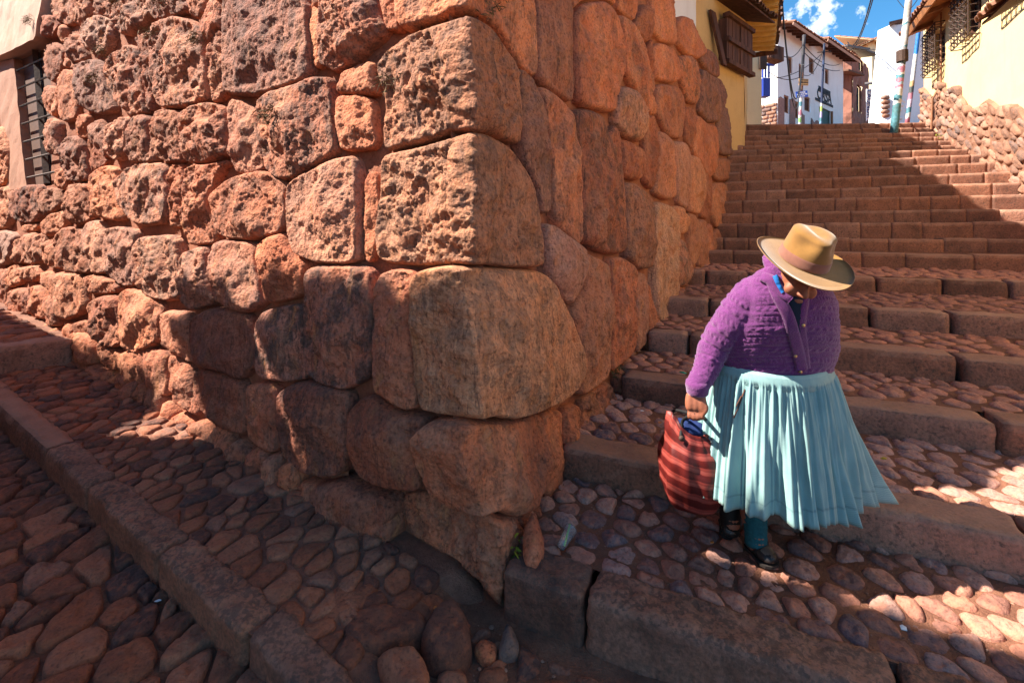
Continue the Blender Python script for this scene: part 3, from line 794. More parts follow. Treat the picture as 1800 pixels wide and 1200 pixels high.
# ---- the mud and rubble core that shows in the joints
def core(side, s0, s1, z0, z1, ds, h0):
    S = np.arange(s0, s1 + ds, ds); Z = np.arange(z0, z1 + ds, ds)
    g = np.stack(np.meshgrid(S, Z), -1).reshape(-1, 2)
    h = h0 - .032 - .05 * np.clip(1 - g[:, 0] / .6, 0, 1) + .012 * fbm(np.c_[g * 5, np.full(len(g), 4.)], 3) + .012 * fbm(np.c_[g * 22, np.full(len(g), 9.)], 3)
    P = face_pt(side, g[:, 0], g[:, 1], h); nx, nz = len(S), len(Z)
    if side == 'L':                                  # the core stops at the barred window and above the foundation stone
        uv = np.c_[900 + FPX * P[:, 0] / P[:, 1], VH - FPX * (P[:, 2] - CAMZ) / P[:, 1]]
        drop = inside(uv, np.array([(-900, -900), (97, -900), (90, 30), (80, 74), (108, 318), (60, 334), (22, 340), (20, 420), (-900, 420)], float))
        drop |= (P[:, 2] < .40) & (g[:, 0] < .85)
    else:
        top = np.interp(g[:, 0], PROF_S, PROF_Z); drop = (P[:, 2] > top) | ((P[:, 2] < .45) & (g[:, 0] < .15))
    F = [(j * nx + i, j * nx + i + 1, (j + 1) * nx + i + 1, (j + 1) * nx + i) for j in range(nz - 1) for i in range(nx - 1)]
    F = [f for f in F if not drop[list(f)].any()]
    if side == 'L': F = [f[::-1] for f in F]
    return P, F
_pr = [hit(u, v + 10, 'R')[:2] for u, v in ((1190, 27), (1226, 62), (1241, 88), (1262, 122), (1276, 165), (1289, 205), (1299, 275), (1302, 420))]
PROF_S = [0, _pr[0][0] - .6] + [q[0] for q in _pr]; PROF_Z = [5.4, 5.4] + [q[1] for q in _pr]
for side, s1, zt in (('L', 7.6, 4.75), ('R', 11.0, 5.4)):
    P, F = core(side, -.02, s1, -.1, zt, .03, -.004)
    add("mortar", P, F, M_MUD, wall)
# the solid body of the wall behind its faces (top and far end)
mb = MB()
def foot(side, s, z, h): return face_pt(side, np.array(s), np.array(z), np.array(h))
for side, s1, zt in (('L', 6.2, 4.74), ('R', 5.6, 4.6)):
    A0, A1 = foot(side, .25, -.1, -.10), foot(side, s1, -.1, -.10)
    B0, B1 = foot(side, .05, -.1, -.8), foot(side, s1, -.1, -.8)
    A0t, A1t = foot(side, .05, zt, -.05), foot(side, s1, zt, -.05); B0t, B1t = foot(side, .05, zt, -.8), foot(side, s1, zt, -.8)
    mb.hexa([A0, A1, B1, B0, A0t, A1t, B1t, B0t] if side == 'R' else [A1, A0, B0, B1, A1t, A0t, B0t, B1t])
E0, E1 = foot('R', 5.5, .2, -.1), foot('R', 10.2, 1.2, -.1); G0, G1 = foot('R', 5.5, .2, -.8), foot('R', 10.2, 1.2, -.8)
E0t, E1t, G0t, G1t = foot('R', 5.5, 4.3, -.1), foot('R', 10.2, 3.0, -.1), foot('R', 5.5, 4.3, -.8), foot('R', 10.2, 3.0, -.8)
mb.hexa([E0, E1, G1, G0, E0t, E1t, G1t, G0t])
mb.done("rubble_core", M_MUD, wall)
# ------------------------------------------------------------ stairway
def rise_pt(u, v, z):
    y = FPX * (CAMZ - z) / (v - VH); return np.array(((u - 900) / FPX * y, y, z))
STEPS = []                      # (left point on the nose, direction along the nose)
def e_of(a): return np.array((math.cos(a), math.sin(a), 0))
A1 = math.atan2(-.42, .905)
for (u, v, z) in ((900, 1003, .2), (1027, 790, .385), (1119, 661, .565), (1167, 583, .75), (1208, 525, .93), (1247, 477, 1.12)):
    STEPS.append((rise_pt(u, v, z), e_of(A1)))
for k, (y, v) in enumerate(((7.0, 441), (7.6, 418), (8.0, 393), (8.3, 374), (8.6, 352), (8.9, 335), (9.2, 318), (9.5, 301), (9.8, 286), (10.1, 273), (10.4, 263), (10.7, 255), (11.0, 247), (11.3, 238), (11.6, 229), (11.9, 219))):
    u = 1272 + min(k, 3) * 9 + max(0, k - 3) * .9
    z = CAMZ - (v - VH) / FPX * y
    a = A1 if k < 2 else (np.interp(k, (2, 6, 10, 15), (-.40, -.37, -.15, -.06)))
    STEPS.append((np.array(((u - 900) / FPX * y, y, z)), e_of(a)))
RW0, RWD = np.array((8.2, 7.45, 0)), unit2(.41, .91)        # foot line of the right-hand house
def cross_right(P, e):
    A = np.array([[e[0], -RWD[0]], [e[1], -RWD[1]]]); t = np.linalg.solve(A, (RW0 - P)[:2]); return t[0]

def rock_box(lx, ly, lz, res, rad, amp, seed, top_pits=0.0, rad_end=None):
    """block with worn rounded edges and an uneven skin, centred at the origin"""
    def axis(l): n = max(2, int(round(l / res))); return np.linspace(-l / 2, l / 2, n + 1)
    X, Y, Z = axis(lx), axis(ly), axis(lz)
    key = {}; V = []; F = []
    def vid(x, y, z):
        k = (round(x, 5), round(y, 5), round(z, 5))
        if k not in key: key[k] = len(V); V.append((x, y, z))
        return key[k]
    for (A, B, f, flip) in ((X, Y, lambda a, b: (a, b, Z[-1]), 0), (X, Y, lambda a, b: (a, b, Z[0]), 1), (X, Z, lambda a, b: (a, Y[0], b), 0), (X, Z, lambda a, b: (a, Y[-1], b), 1),
                            (Y, Z, lambda a, b: (X[-1], a, b), 0), (Y, Z, lambda a, b: (X[0], a, b), 1)):
        for i in range(len(A) - 1):
            for j in range(len(B) - 1):
                q = [vid(*f(A[i], B[j])), vid(*f(A[i + 1], B[j])), vid(*f(A[i + 1], B[j + 1])), vid(*f(A[i], B[j + 1]))]
                F.append(tuple(q[::-1] if flip else q))
    V = np.array(V); half = np.array((lx, ly, lz)) / 2
    o = np.array((seed * 3.1, seed * 1.7, seed * .9))
    rr = rad * (1 + .6 * fbm(V * 6 + o, 2))[:, None]
    rr3 = np.repeat(rr, 3, 1)
    if rad_end is not None: rr3[:, 0] = rad_end
    inner = np.clip(V, -half + rr3, half - rr3); dlt = V - inner
    L = np.linalg.norm(dlt, axis=1, keepdims=True); V2 = np.where(L > 1e-6, inner + dlt / np.maximum(L, 1e-6) * np.minimum(L, np.minimum(rr, rr3[:, :1] + 9 * (np.abs(dlt[:, 1:]).max(1, keepdims=True) > 1e-6))), V)
    nrm = V2 / (half * 1.0); nrm = np.sign(nrm) * np.abs(nrm) ** 6; nrm /= np.linalg.norm(nrm, axis=1, keepdims=True) + 1e-9
    dn = amp * (1.2 * fbm(V * 4.5 + o, 3) + .8 * fbm(V * 18 + o, 3))
    if top_pits: dn = dn - top_pits * np.clip(ridged(V * 26 + o, 2) - .35, 0, 1) * (nrm[:, 2] > .6)
    return V2 + nrm * dn[:, None], F

stair = thing("stairway", "wide worn stone stairway climbing between the stone wall and the yellow house", "stairway", tuple(STEPS[0][0]), kind="structure")
n_blocks = 0
def step_block(P, e, back, length, depth, ztop, zbot, res, seed, amp=.012, rad=.02, pits=.01, parent=None, name="step_stone", mat=None):
    V, F = rock_box(length, depth, ztop - zbot, res, rad, amp, seed, pits, None if rad < .03 else .004)
    c = P + e * length / 2 + back * depth / 2; c = np.array((c[0], c[1], (ztop + zbot) / 2))
    W = V[:, :1] * e + V[:, 1:2] * back + np.c_[np.zeros((len(V), 2)), V[:, 2]] + c
    return add(name, W, F, mat or M_BLOCK, parent or stair)

JOINTS = {0: [-.05, .31, 1.3], 1: [-.15, .47, .80, 1.05, 1.85, 2.6], 2: [-.12, .55, 1.12, 1.95, 2.8, 3.5], 3: [-.15, .2, .8, 1.95, 3.0]}
rs = np.random.default_rng(21)
TREADS = []
for k, (P, e) in enumerate(STEPS):
    back = np.array((-e[1], e[0], 0)); t_end = cross_right(P, e) + .15
    nxt = STEPS[k + 1] if k + 1 < len(STEPS) else None
    zlow = 0.0 if k == 0 else STEPS[k - 1][0][2]
    depth = .20 if k == 0 else (.24 if k < 6 else .40)
    js = list(JOINTS.get(k, [-.45 if k < 8 else -.3]))
    lo, hi = (.55, 1.0) if k < 4 else ((.4, .85) if k < 7 else (.28, .62))
    while js[-1] < t_end: js.append(js[-1] + rs.uniform(lo, hi))
    for i in range(len(js) - 1):
        a, b = js[i], js[i + 1]
        near = (P + e * (a + b) / 2)[1]
        res = .022 if (k == 0 and i < 3) else (.03 if k < 2 else (.05 if k < 5 else .045))
        gapw = .006 + .006 * rs.random() if k < 6 else .0015
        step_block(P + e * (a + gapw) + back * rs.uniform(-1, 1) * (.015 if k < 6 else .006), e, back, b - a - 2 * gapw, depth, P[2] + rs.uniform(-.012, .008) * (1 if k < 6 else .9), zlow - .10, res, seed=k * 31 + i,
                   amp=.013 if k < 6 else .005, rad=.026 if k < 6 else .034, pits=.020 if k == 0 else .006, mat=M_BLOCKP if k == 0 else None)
    # the tread behind the kerb
    tread_back = None
    if nxt is not None:
        Q, e2 = nxt
        TREADS.append((k, P, e, back, depth, Q, e2, t_end))

def ground_mat_grid(name, poly_fn, nx, ny, amp, mat, parent, freq=9):
    us, ws = np.linspace(0, 1, nx), np.linspace(0, 1, ny)
    g = np.array([poly_fn(u, w) for w in ws for u in us])
    g[:, 2] += amp * fbm(g * freq, 4)
    F = [(j * nx + i, j * nx + i + 1, (j + 1) * nx + i + 1, (j + 1) * nx + i) for j in range(ny - 1) for i in range(nx - 1)]
    return add(name, g, F, mat, parent)

# ---- cobbles: Voronoi cells, each one a rounded stone set in earth
def clip_half(poly, m, n):
    """keep the side where (p-m).n <= 0"""
    d = (poly - m) @ n; out = []
    for i in range(len(poly)):
        j = (i + 1) % len(poly)
        if d[i] <= 0: out.append(poly[i])
        if (d[i] <= 0) != (d[j] <= 0):
            t = d[i] / (d[i] - d[j]); out.append(poly[i] + t * (poly[j] - poly[i]))
    return np.array(out) if len(out) >= 3 else None
def scatter(region, r_fn, rng, stretch=1.0, ang=0.0, tries=6000):
    """dart throwing with a radius that may vary; the metric may be stretched along one direction"""
    c, s = math.cos(ang), math.sin(ang); M = np.array([[c / stretch, s / stretch], [-s, c]])
    lo, hi = region.min(0), region.max(0); pts = []; rr = []
    cand = rng.uniform(lo, hi, (tries, 2)); cand = cand[inside(cand, region)]
    cell = {}
    for p in cand:
        r = r_fn(p) * rng.uniform(.8, 1.25); q = M @ p; ok = True
        kx, ky = int(q[0] // .3), int(q[1] // .3)
        for ix in (kx - 1, kx, kx + 1):
            for iy in (ky - 1, ky, ky + 1):
                for (q2, r2) in cell.get((ix, iy), ()):
                    if (q[0] - q2[0]) ** 2 + (q[1] - q2[1]) ** 2 < ((r + r2) / 1.05) ** 2: ok = False; break
                if not ok: break
            if not ok: break
        if ok: pts.append(p); rr.append(r); cell.setdefault((kx, ky), []).append((q, r))
    return np.array(pts), np.array(rr), M
def cells(pts, M, region, k=16):
    Q = pts @ M.T; out = []
    Minv = np.linalg.inv(M); reg = region @ M.T
    for i, q in enumerate(Q):
        d = ((Q - q) ** 2).sum(1); nb = np.argsort(d)[1:k + 1]
        poly = reg.copy()
        for j in nb:
            poly = clip_half(poly, (q + Q[j]) / 2, Q[j] - q)
            if poly is None: break
        if poly is not None and len(poly) >= 3: out.append((i, poly @ Minv.T))
    return out
def cobble_mesh(poly, zf, height, gap, seed, flat=.5, nb=18, rings=(1, .95, .86, .7, .48, .24), rough=.006, cap=None, tilt=.04):
    c = poly.mean(0)
    q = chaikin(poly, 2)
    if cap is not None:                                # no lanky cells: pull long ones in
        dd = q - c; L = np.linalg.norm(dd, axis=1, keepdims=True); q = c + dd * np.minimum(1, cap / np.maximum(L, 1e-6))
    q = resample(chaikin(q, 1), 1e-9 + np.linalg.norm(np.roll(q, -1, 0) - q, axis=1).sum() / nb)
    L = np.linalg.norm(q - c, axis=1, keepdims=True); q = c + (q - c) * np.maximum(.45, 1 - gap / np.maximum(L, 1e-6))
    rg = np.random.default_rng(seed); tx, ty = rg.uniform(-tilt, tilt, 2)
    V, F = [], []; n = len(q); p_ = 2.0 + 3.2 * flat
    Rm = np.linalg.norm(q - c, axis=1).mean()
    for r in rings:
        hh = height * (1 - r ** p_) ** (1 / (1.5 + .5 * flat))
        w = c + (q - c) * r
        V.append(np.c_[w, np.full(n, hh)])
    V.append(np.array([[c[0], c[1], height]]))
    V = np.vstack(V)
    prof = V[:, 2] / max(height, 1e-6)
    V[:, 2] += prof * (rough * 1.6 * fbm(np.c_[V[:, :2] * 14, np.full(len(V), seed * .77)], 3) + rough * fbm(np.c_[V[:, :2] * 45, np.full(len(V), seed * .31)], 2)
                       + tx * (V[:, 0] - c[0]) + ty * (V[:, 1] - c[1]))
    V[:, 2] += np.array([zf(x, y) for x, y in V[:, :2]]) - .004
    V[:n, 2] -= .03                                   # buried edge
    m = len(rings)
    for a in range(m - 1):
        for i in range(n):
            j = (i + 1) % n; F.append((a * n + i, a * n + j, (a + 1) * n + j, (a + 1) * n + i))
    for i in range(n): F.append(((m - 1) * n + i, (m - 1) * n + (i + 1) % n, m * n))
    return V, F
def lay_cobbles(parent, region, zf, r_fn, height, gap, rng, mat, name="cobblestone", stretch=1.25, ang=0., flat=.4, keep=300, rough=.006, cap=None, tries=6000, far=None, tilt=.05):
    """the nearest `keep` cobbles are parts; those beyond form one part"""
    pts, rr, M = scatter(region, r_fn, rng, stretch, ang, tries)
    cs = cells(pts, M, region)
    cs.sort(key=lambda c: np.hypot(*(pts[c[0]])))
    rest = MB(); cnt = 0
    for n_, (i, poly) in enumerate(cs):
        A = abs(area2(poly))
        if A < (.35 * rr[i]) ** 2: continue
        near = np.hypot(*pts[i])
        small = near > 3.6
        hh = height * rng.uniform(.65, 1.2)
        V, F = cobble_mesh(poly if area2(poly) > 0 else poly[::-1], zf, hh, gap * rng.uniform(.7, 1.4), int(rng.integers(1e6)), flat * rng.uniform(.6, 1.4), nb=12 if small else 20,
                           rings=(1, .88, .62, .3) if small else (1, .96, .88, .74, .52, .26), rough=rough, cap=cap, tilt=tilt)
        if cnt < keep: add(name, V, F, mat, parent); cnt += 1
        else: rest.put(V, F)
    if rest.v:
        o = add(name + "s", rest.v, rest.f, mat, parent); o["kind"] = "stuff"
    return cnt

rc = np.random.default_rng(5)
budget = 290
for (k, P, e, back, depth, Q, e2, t_end) in TREADS:
    # quad between this kerb and the foot of the next riser
    tend = min(t_end, 4.4 if k < 2 else 9)
    A, B = P + back * (depth - .03) - e * .35, P + back * (depth - .03) + e * tend
    t2 = cross_right(Q, e2) if k >= 2 else min(cross_right(Q, e2), 4.8)
    D, C = Q - e2 * .45 + np.array((-e2[1], e2[0], 0)) * .04, Q + e2 * t2 + np.array((-e2[1], e2[0], 0)) * .04
    zt = P[2]
    def zf(x, y, zt=zt, P=P, back=back): return zt - .022 + .028 * max(0., min(1.4, ((x - P[0]) * back[0] + (y - P[1]) * back[1] - .2)))
    def pf(u, w, A=A, B=B, C=C, D=D, zf=zf):
        p = (A * (1 - u) + B * u) * (1 - w) + (D * (1 - u) + C * u) * w
        return (p[0], p[1], zf(p[0], p[1]) + .006)
    if k < 7:
        ground_mat_grid("tread_bed", pf, 110 if k < 2 else 60, 34 if k < 2 else 14, .012, M_EARTH, stair)
        reg = np.array([A[:2], B[:2], C[:2], D[:2]])
        if k < 6:
            got = lay_cobbles(stair, reg, zf, (lambda p: rc.choice((.028, .042, .054))) if k == 0 else ((lambda p: rc.choice((.038, .05, .06))) if k < 3 else (lambda p: .055)), .028 if k < 3 else .026, .0055, rc, M_COB,
                              stretch=1.22, ang=-1.0, flat=.6, cap=.078 if k == 0 else .09, keep=max(0, budget), rough=.012, tries=5200 if k < 2 else 4200)
            budget -= got
    else:
        mb = MB(); A2, B2 = P + back * .2 - e * .3, P + back * .2 + e * (t_end + .1); D2, C2 = Q - e2 * .3 + back * .3, Q + e2 * (t2 + .2) + back * .3
        z0 = zt - .014
        v = [(A2[0], A2[1], z0), (B2[0], B2[1], z0), (C2[0], C2[1], z0), (D2[0], D2[1], z0)]
        mb.put(v, [(0, 1, 2, 3)]).done("tread_bed", M_EARTH2, stair)

# ------------------------------------------------------------ street and pavement on the left
CG = corner(np.array(0.0))
def along(x, y): return (x - CG[0]) * DL[0] + (y - CG[1]) * DL[1]
def outw(x, y): return (x - CG[0]) * NL[0] + (y - CG[1]) * NL[1]
KERB_OUT = .66
def street_z(x, y):
    a, o = along(x, y), outw(x, y)
    return -.045 + .055 * max(a, -.6) + .02 * min(a, 0) + .004 * o
def pave_z(x, y):
    a = along(x, y); return .085 + .066 * a - .03 * max(0, .5 - a)
def pt_ao(a, o): return CG[:2] + DL[:2] * a + NL[:2] * o
# the ground sheet runs out to the horizon
ground = MB()
xs = np.r_[-400, -120, -40, -16, np.linspace(-11, 8, 120), 16, 40, 120, 400]; ys = np.r_[-300, -100, -30, -8, np.linspace(-4, 9, 90), 20, 60, 150, 500]
gv = []
for y in ys:
    for x in xs:
        xx, yy = np.clip(x, -12, 9), np.clip(y, -4, 9)
        gv.append((x, y, street_z(xx, yy) - .012))
gv = np.array(gv); gv[:, 2] += .012 * fbm(gv * 7, 4)
nx = len(xs)
gf = [(j * nx + i, j * nx + i + 1, (j + 1) * nx + i + 1, (j + 1) * nx + i) for j in range(len(ys) - 1) for i in range(nx - 1)]
o = add("ground", gv, gf, M_EARTH, None); o["kind"] = "structure"

street = thing("street", "dark uneven rubble-paved lane below the kerb", "street", tuple(np.r_[pt_ao(1, 1.2), 0]), kind="structure")
reg = np.array([pt_ao(-1.75, 1.9), pt_ao(-1.75, KERB_OUT - .05), pt_ao(7.5, KERB_OUT - .05), pt_ao(7.5, 2.6), pt_ao(2.0, 2.6)])
reg = reg if area2(reg) > 0 else reg[::-1]
lay_cobbles(street, reg, street_z, lambda p: rc.choice((.026, .044, .060, .074)) if np.hypot(*p) < 3.5 else .06,   .026, .006, np.random.default_rng(8), M_SLAB, stretch=1.45, ang=math.atan2(NL[1], NL[0]) + .5, flat=1.3, keep=298, rough=.014, tries=9000, tilt=.10)

pave = thing("pavement", "narrow raised pavement of flat cobbles along the foot of the stone wall", "pavement", tuple(np.r_[pt_ao(1, .4), .15]), kind="structure")
def pav_fn(u, w):
    a = -.16 + 10.1 * u ** 1.5; o_ = -.12 + (KERB_OUT - .02 + .12) * w
    p = pt_ao(a, o_); return (p[0], p[1], pave_z(*p) - .004 - .62 * max(0, .17 + .05 * math.sin(o_ * 23) - a))
ground_mat_grid("pavement_bed", pav_fn, 170, 26, .008, M_EARTH2, pave)
reg = np.array([pt_ao(.14, KERB_OUT - .12), pt_ao(.16, .0), pt_ao(6.5, .0), pt_ao(6.5, KERB_OUT - .12)])
reg = reg if area2(reg) > 0 else reg[::-1]
lay_cobbles(pave, reg, pave_z, lambda p: rc.choice((.03, .042, .052)), .022, .007, np.random.default_rng(18), M_SLAB, stretch=1.35, ang=math.atan2(NL[1], NL[0]) + .3, flat=1.1, keep=298, rough=.006, tries=7000, tilt=.05)
# kerbstones, joints read from the photograph
def kerb_a(u, v, z): P = rise_pt(u, v, z); return along(P[0], P[1])
ka = [kerb_a(500, 1085, .075), kerb_a(325, 962, .14), kerb_a(190, 855, .19), kerb_a(118, 795, .22), kerb_a(0, 703, .28)]
ka = [ka[0] - .62] + ka + [ka[-1] + .75, ka[-1] + 1.5, ka[-1] + 2.4, ka[-1] + 3.2]
for i in range(len(ka) - 1):
    a0, a1 = ka[i] + .008, ka[i + 1] - .008; am = (a0 + a1) / 2
    p0 = pt_ao(a0, KERB_OUT + (.0 if i else .03)); p1 = pt_ao(a1, KERB_OUT + (.0 if i else -.01)); L = np.linalg.norm(p1 - p0)
    e = np.r_[(p1 - p0) / L, 0]; back = -NL
    z0, z1 = pave_z(*p0) + .018, pave_z(*p1) + .018
    V, F = rock_box(L, .145, .27, .022 if i < 4 else .05, .022, .014, 200 + i, .02 if i in (1, 2) else .008)
    e3 = e * L + np.array((0, 0, z1 - z0)); e3 /= np.linalg.norm(e3)
    c = np.r_[(p0 + p1) / 2, (z0 + z1) / 2 - .135] + back * .0725
    W = V[:, :1] * e3 + V[:, 1:2] * back + np.c_[np.zeros((len(V), 2)), V[:, 2]] + c
    Fx = [f[::-1] for f in F]
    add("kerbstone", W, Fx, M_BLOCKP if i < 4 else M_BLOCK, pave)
# the step across the pavement further up
A = pt_ao(4.55, .03); Bq = pt_ao(4.75, 1.5)
e = np.r_[(Bq - A) / np.linalg.norm(Bq - A), 0]
for i, (t0, t1) in enumerate(((0, .62), (.64, 1.45))):
    V, F = rock_box(t1 - t0, .3, .42, .04, .03, .02, 300 + i)
    bk = np.r_[DL[:2], 0]
    c = np.r_[A, 0] + e * (t0 + t1) / 2 + bk * .15; c[2] = pave_z(c[0], c[1]) + .02
    W = V[:, :1] * e + V[:, 1:2] * bk + np.c_[np.zeros((len(V), 2)), V[:, 2]] + c
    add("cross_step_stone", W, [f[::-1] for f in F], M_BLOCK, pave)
def up_fn(u, w):
    p = pt_ao(4.75 + 6 * u, -.1 + 1.7 * w); return (p[0], p[1], pave_z(*p) + .17)
upave = thing("upper_pavement", "raised cobbled pavement beyond the cross step at far left", "pavement", tuple(np.r_[pt_ao(6, .6), .6]), kind="structure")
ground_mat_grid("pavement_bed", up_fn, 60, 20, .02, M_EARTH2, upave, 6)
reg = np.array([pt_ao(4.85, 1.45), pt_ao(4.85, .02), pt_ao(9.5, .02), pt_ao(9.5, 1.45)]); reg = reg if area2(reg) > 0 else reg[::-1]
lay_cobbles(upave, reg, lambda x, y: pave_z(x, y) + .165, lambda p: .07, .03, .012, np.random.default_rng(28), M_SLAB, stretch=1.5, ang=math.atan2(NL[1], NL[0]), flat=.9, keep=200, rough=.01, tries=2500, tilt=.06)
# ------------------------------------------------------------ houses along the stairs
def at(u, v, y): return np.array(((u - 900) / FPX * y, y, CAMZ - (v - VH) / FPX * y))
def on_plane(u, v, O, d):
    """photo pixel -> (t along d, z) on the vertical plane through O"""
    d = np.array(d[:2]); n = np.array((d[1], -d[0])); r = ray(u, v)
    y = (np.array(O[:2]) @ n) / (r[:2] @ n)
    P = CAMP + r * y
    return (P[:2] - np.array(O[:2])) @ d, P[2]
Z3 = np.array((0, 0, 1.0))

M_YEL = plaster_material("sunny_yellow_plaster", (0.74, 0.55, 0.27), 0.30, (0.55, 0.36, 0.17), 0.8)
M_YEL2 = plaster_material("ochre_plaster", (0.62, 0.40, 0.17), 0.35, (0.33, 0.2, 0.1), 1.6)
M_CREAM = plaster_material("cream_plaster", (0.72, 0.60, 0.38), 0.2, (0.45, 0.32, 0.18))
M_WHITE = plaster_material("limewash", (0.78, 0.76, 0.75), 0.26, (0.45, 0.36, 0.32), .7)
M_OLDWHITE = plaster_material("stained_limewash", (0.74, 0.64, 0.55), 0.75, (0.38, 0.2, 0.12), 2.2)
M_ADOBE = plaster_material("crumbling_adobe", (0.27, 0.115, 0.08), 1.0, (0.09, 0.045, 0.034), .9)
M_TILE = plain("clay_roof_tile", (0.33, 0.15, 0.09), .85, 0, .5, 7)
M_DARKTILE = plain("weathered_roof_tile", (0.14, 0.07, 0.045), .9, 0, .6, 9)
M_WOOD = plain("old_red_brown_wood", (0.10, 0.04, 0.024), .8, 0, .75, 10, (1, 1, .12))
M_BEAM = plain("eave_timber", (0.27, 0.12, 0.06), .75, 0, .4, 8)
M_EAVE_O = plain("varnished_eave_board", (0.36, 0.135, 0.045), .6, 0, .45, 5, (.3, 1, 1))
M_EAVE_Y = plain("yellow_eave_board", (0.62, 0.40, 0.13), .7, 0, .3, 4)
M_IRON = plain("rusty_wrought_iron", (0.085, 0.05, 0.038), .7, .4, .4, 40)
M_DARK = plain("dark_interior", (0.02, 0.015, 0.013), .8)
M_GLASS = plain("dim_window_glass", (0.05, 0.055, 0.06), .15)
M_BLUE = plain("cobalt_painted_wood", (0.015, 0.035, 0.25), .5, 0, .3, 20)
M_TIN = plain("corroded_tin_sheet", (0.16, 0.13, 0.12), .6, .3, .5, 6)
M_CABLE = plain("black_cable", (0.012, 0.011, 0.012), .6)
M_RUBBLE = cobble_material("field_stone", (0.19, 0.10, 0.068), (0.32, 0.19, 0.135), (0.27, 0.135, 0.088), .88)
M_WRUBBLE = plain("whitewashed_stone", (0.76, 0.74, 0.73), .85, 0, .12, 10)
M_PINK = plain("pink_stone_plinth", (0.30, 0.165, 0.135), .9, 0, .35, 9)
M_JAMB = plaster_material("shaded_jamb_plaster", (0.34, 0.16, 0.10), 0.6, (0.2, 0.09, 0.05), 3.0)  # shade on the jamb is put into this darker colour
M_LINTEL = plaster_material("stained_lime_plaster", (0.46, 0.29, 0.215), 0.85, (0.40, 0.22, 0.14), 3.0)  # lime plaster's own tone with brown stains

def wall_panel(name, parent, O, d, t0, t1, z0, z1, mat, thick=.3, nx=30, nz=20, amp=.012, top=None, bot=None, holes=()):
    """plastered wall: uneven front (its outward side is d x Z), flat back; holes = (t0,t1,z0,z1) openings with reveals"""
    d = np.array((d[0], d[1], 0.)); n = np.array((d[1], -d[0], 0.))
    O = np.array((O[0], O[1], 0.))
    ts = set(np.round(np.linspace(t0, t1, nx), 4)); zs = set(np.round(np.linspace(z0, z1, nz), 4))
    for h in holes: ts |= {round(h[0], 4), round(h[1], 4)}; zs |= {round(h[2], 4), round(h[3], 4)}
    ts, zs = np.array(sorted(ts)), np.array(sorted(zs))
    V = []; F = []
    for z in zs:
        for t in ts:
            zz = z
            if top is not None: zz = min(zz, top(t))
            if bot is not None: zz = max(zz, bot(t))
            V.append((t, 0, zz))
    V = np.array(V); k = len(ts)
    hgt = amp * fbm(np.c_[V[:, 0] * .9, V[:, 2] * .9, np.full(len(V), O[0])], 4) * 2
    W = O + V[:, :1] * d + V[:, 2:] * Z3 + hgt[:, None] * n
    def is_hole(t, z): return any(h[0] - 1e-6 < t < h[1] + 1e-6 and h[2] - 1e-6 < z < h[3] + 1e-6 for h in holes)
    for j in range(len(zs) - 1):
        for i in range(k - 1):
            if is_hole((ts[i] + ts[i + 1]) / 2, (zs[j] + zs[j + 1]) / 2): continue
            F.append((j * k + i, j * k + i + 1, (j + 1) * k + i + 1, (j + 1) * k + i))
    mb = MB(); mb.put(W, F)
    a, b = O + t0 * d, O + t1 * d; bk = -n * thick
    za0, za1 = z0, z1
    mb.put([a + za0 * Z3, b + za0 * Z3, b + za1 * Z3, a + za1 * Z3, a + bk + za0 * Z3, b + bk + za0 * Z3, b + bk + za1 * Z3, a + bk + za1 * Z3],
           [(5, 4, 7, 6), (4, 0, 3, 7), (1, 5, 6, 2), (3, 2, 6, 7)] if top is None and not holes else [(4, 0, 3, 7), (1, 5, 6, 2)] if top is None else [])
    for h in holes:
        p = [O + t * d + z * Z3 for t, z in ((h[0], h[2]), (h[1], h[2]), (h[1], h[3]), (h[0], h[3]))]; q = [x - n * .16 for x in p]
        mb.put(p + q, [(0, 1, 5, 4), (1, 2, 6, 5), (2, 3, 7, 6), (3, 0, 4, 7)])
    return mb.done(name, mat, parent, smooth=True) if False else add(name, mb.v, mb.f, mat, parent, False)

def tile_field(name, parent, p0, along_, upslope, length, run, mat, w=.17, r=.085, ext=0.06):
    """barrel tiles laid in columns down a slope; their round ends make the scalloped eave"""
    along_ = np.array(along_, float); along_ /= np.linalg.norm(along_); up = np.array(upslope, float); up /= np.linalg.norm(up)
    nn = np.cross(along_, up); nn = nn if nn[2] > 0 else -nn
    mb = MB(); n = int(length / w); rg = np.random.default_rng(int(length * 1000))
    for i in range(n):
        rows = max(1, int(run / .42))
        for j in range(rows):
            a0, a1 = j * run / rows - (ext if j == 0 else .05), (j + 1) * run / rows
            ex = rg.uniform(-.03, .03); b = np.array(p0) + along_ * ((i + .5) * w + rg.uniform(-.012, .012))
            V = []
            for (s, rr, lift) in ((a0 + ex, r * 1.06, .03), (a1, r * .86, .0)):
                for q in range(6):
                    th = math.pi * q / 5
                    V.append(b + up * s + along_ * math.cos(th) * rr + nn * (math.sin(th) * rr + lift))
            Fq = [(q, q + 1, q + 7, q + 6) for q in range(5)]
            # thickness at the open end
            m = len(V)
            for q in range(6):
                th = math.pi * q / 5; V.append(b + up * (a0 + ex) + along_ * math.cos(th) * (r * .82) + nn * (math.sin(th) * r * .82 + .03))
            Fq += [(q + 1, q, m + q, m + q + 1) for q in range(5)]
            mb.put(V, Fq)
    o = mb.done(name, mat, parent); o["kind"] = "stuff"; return o

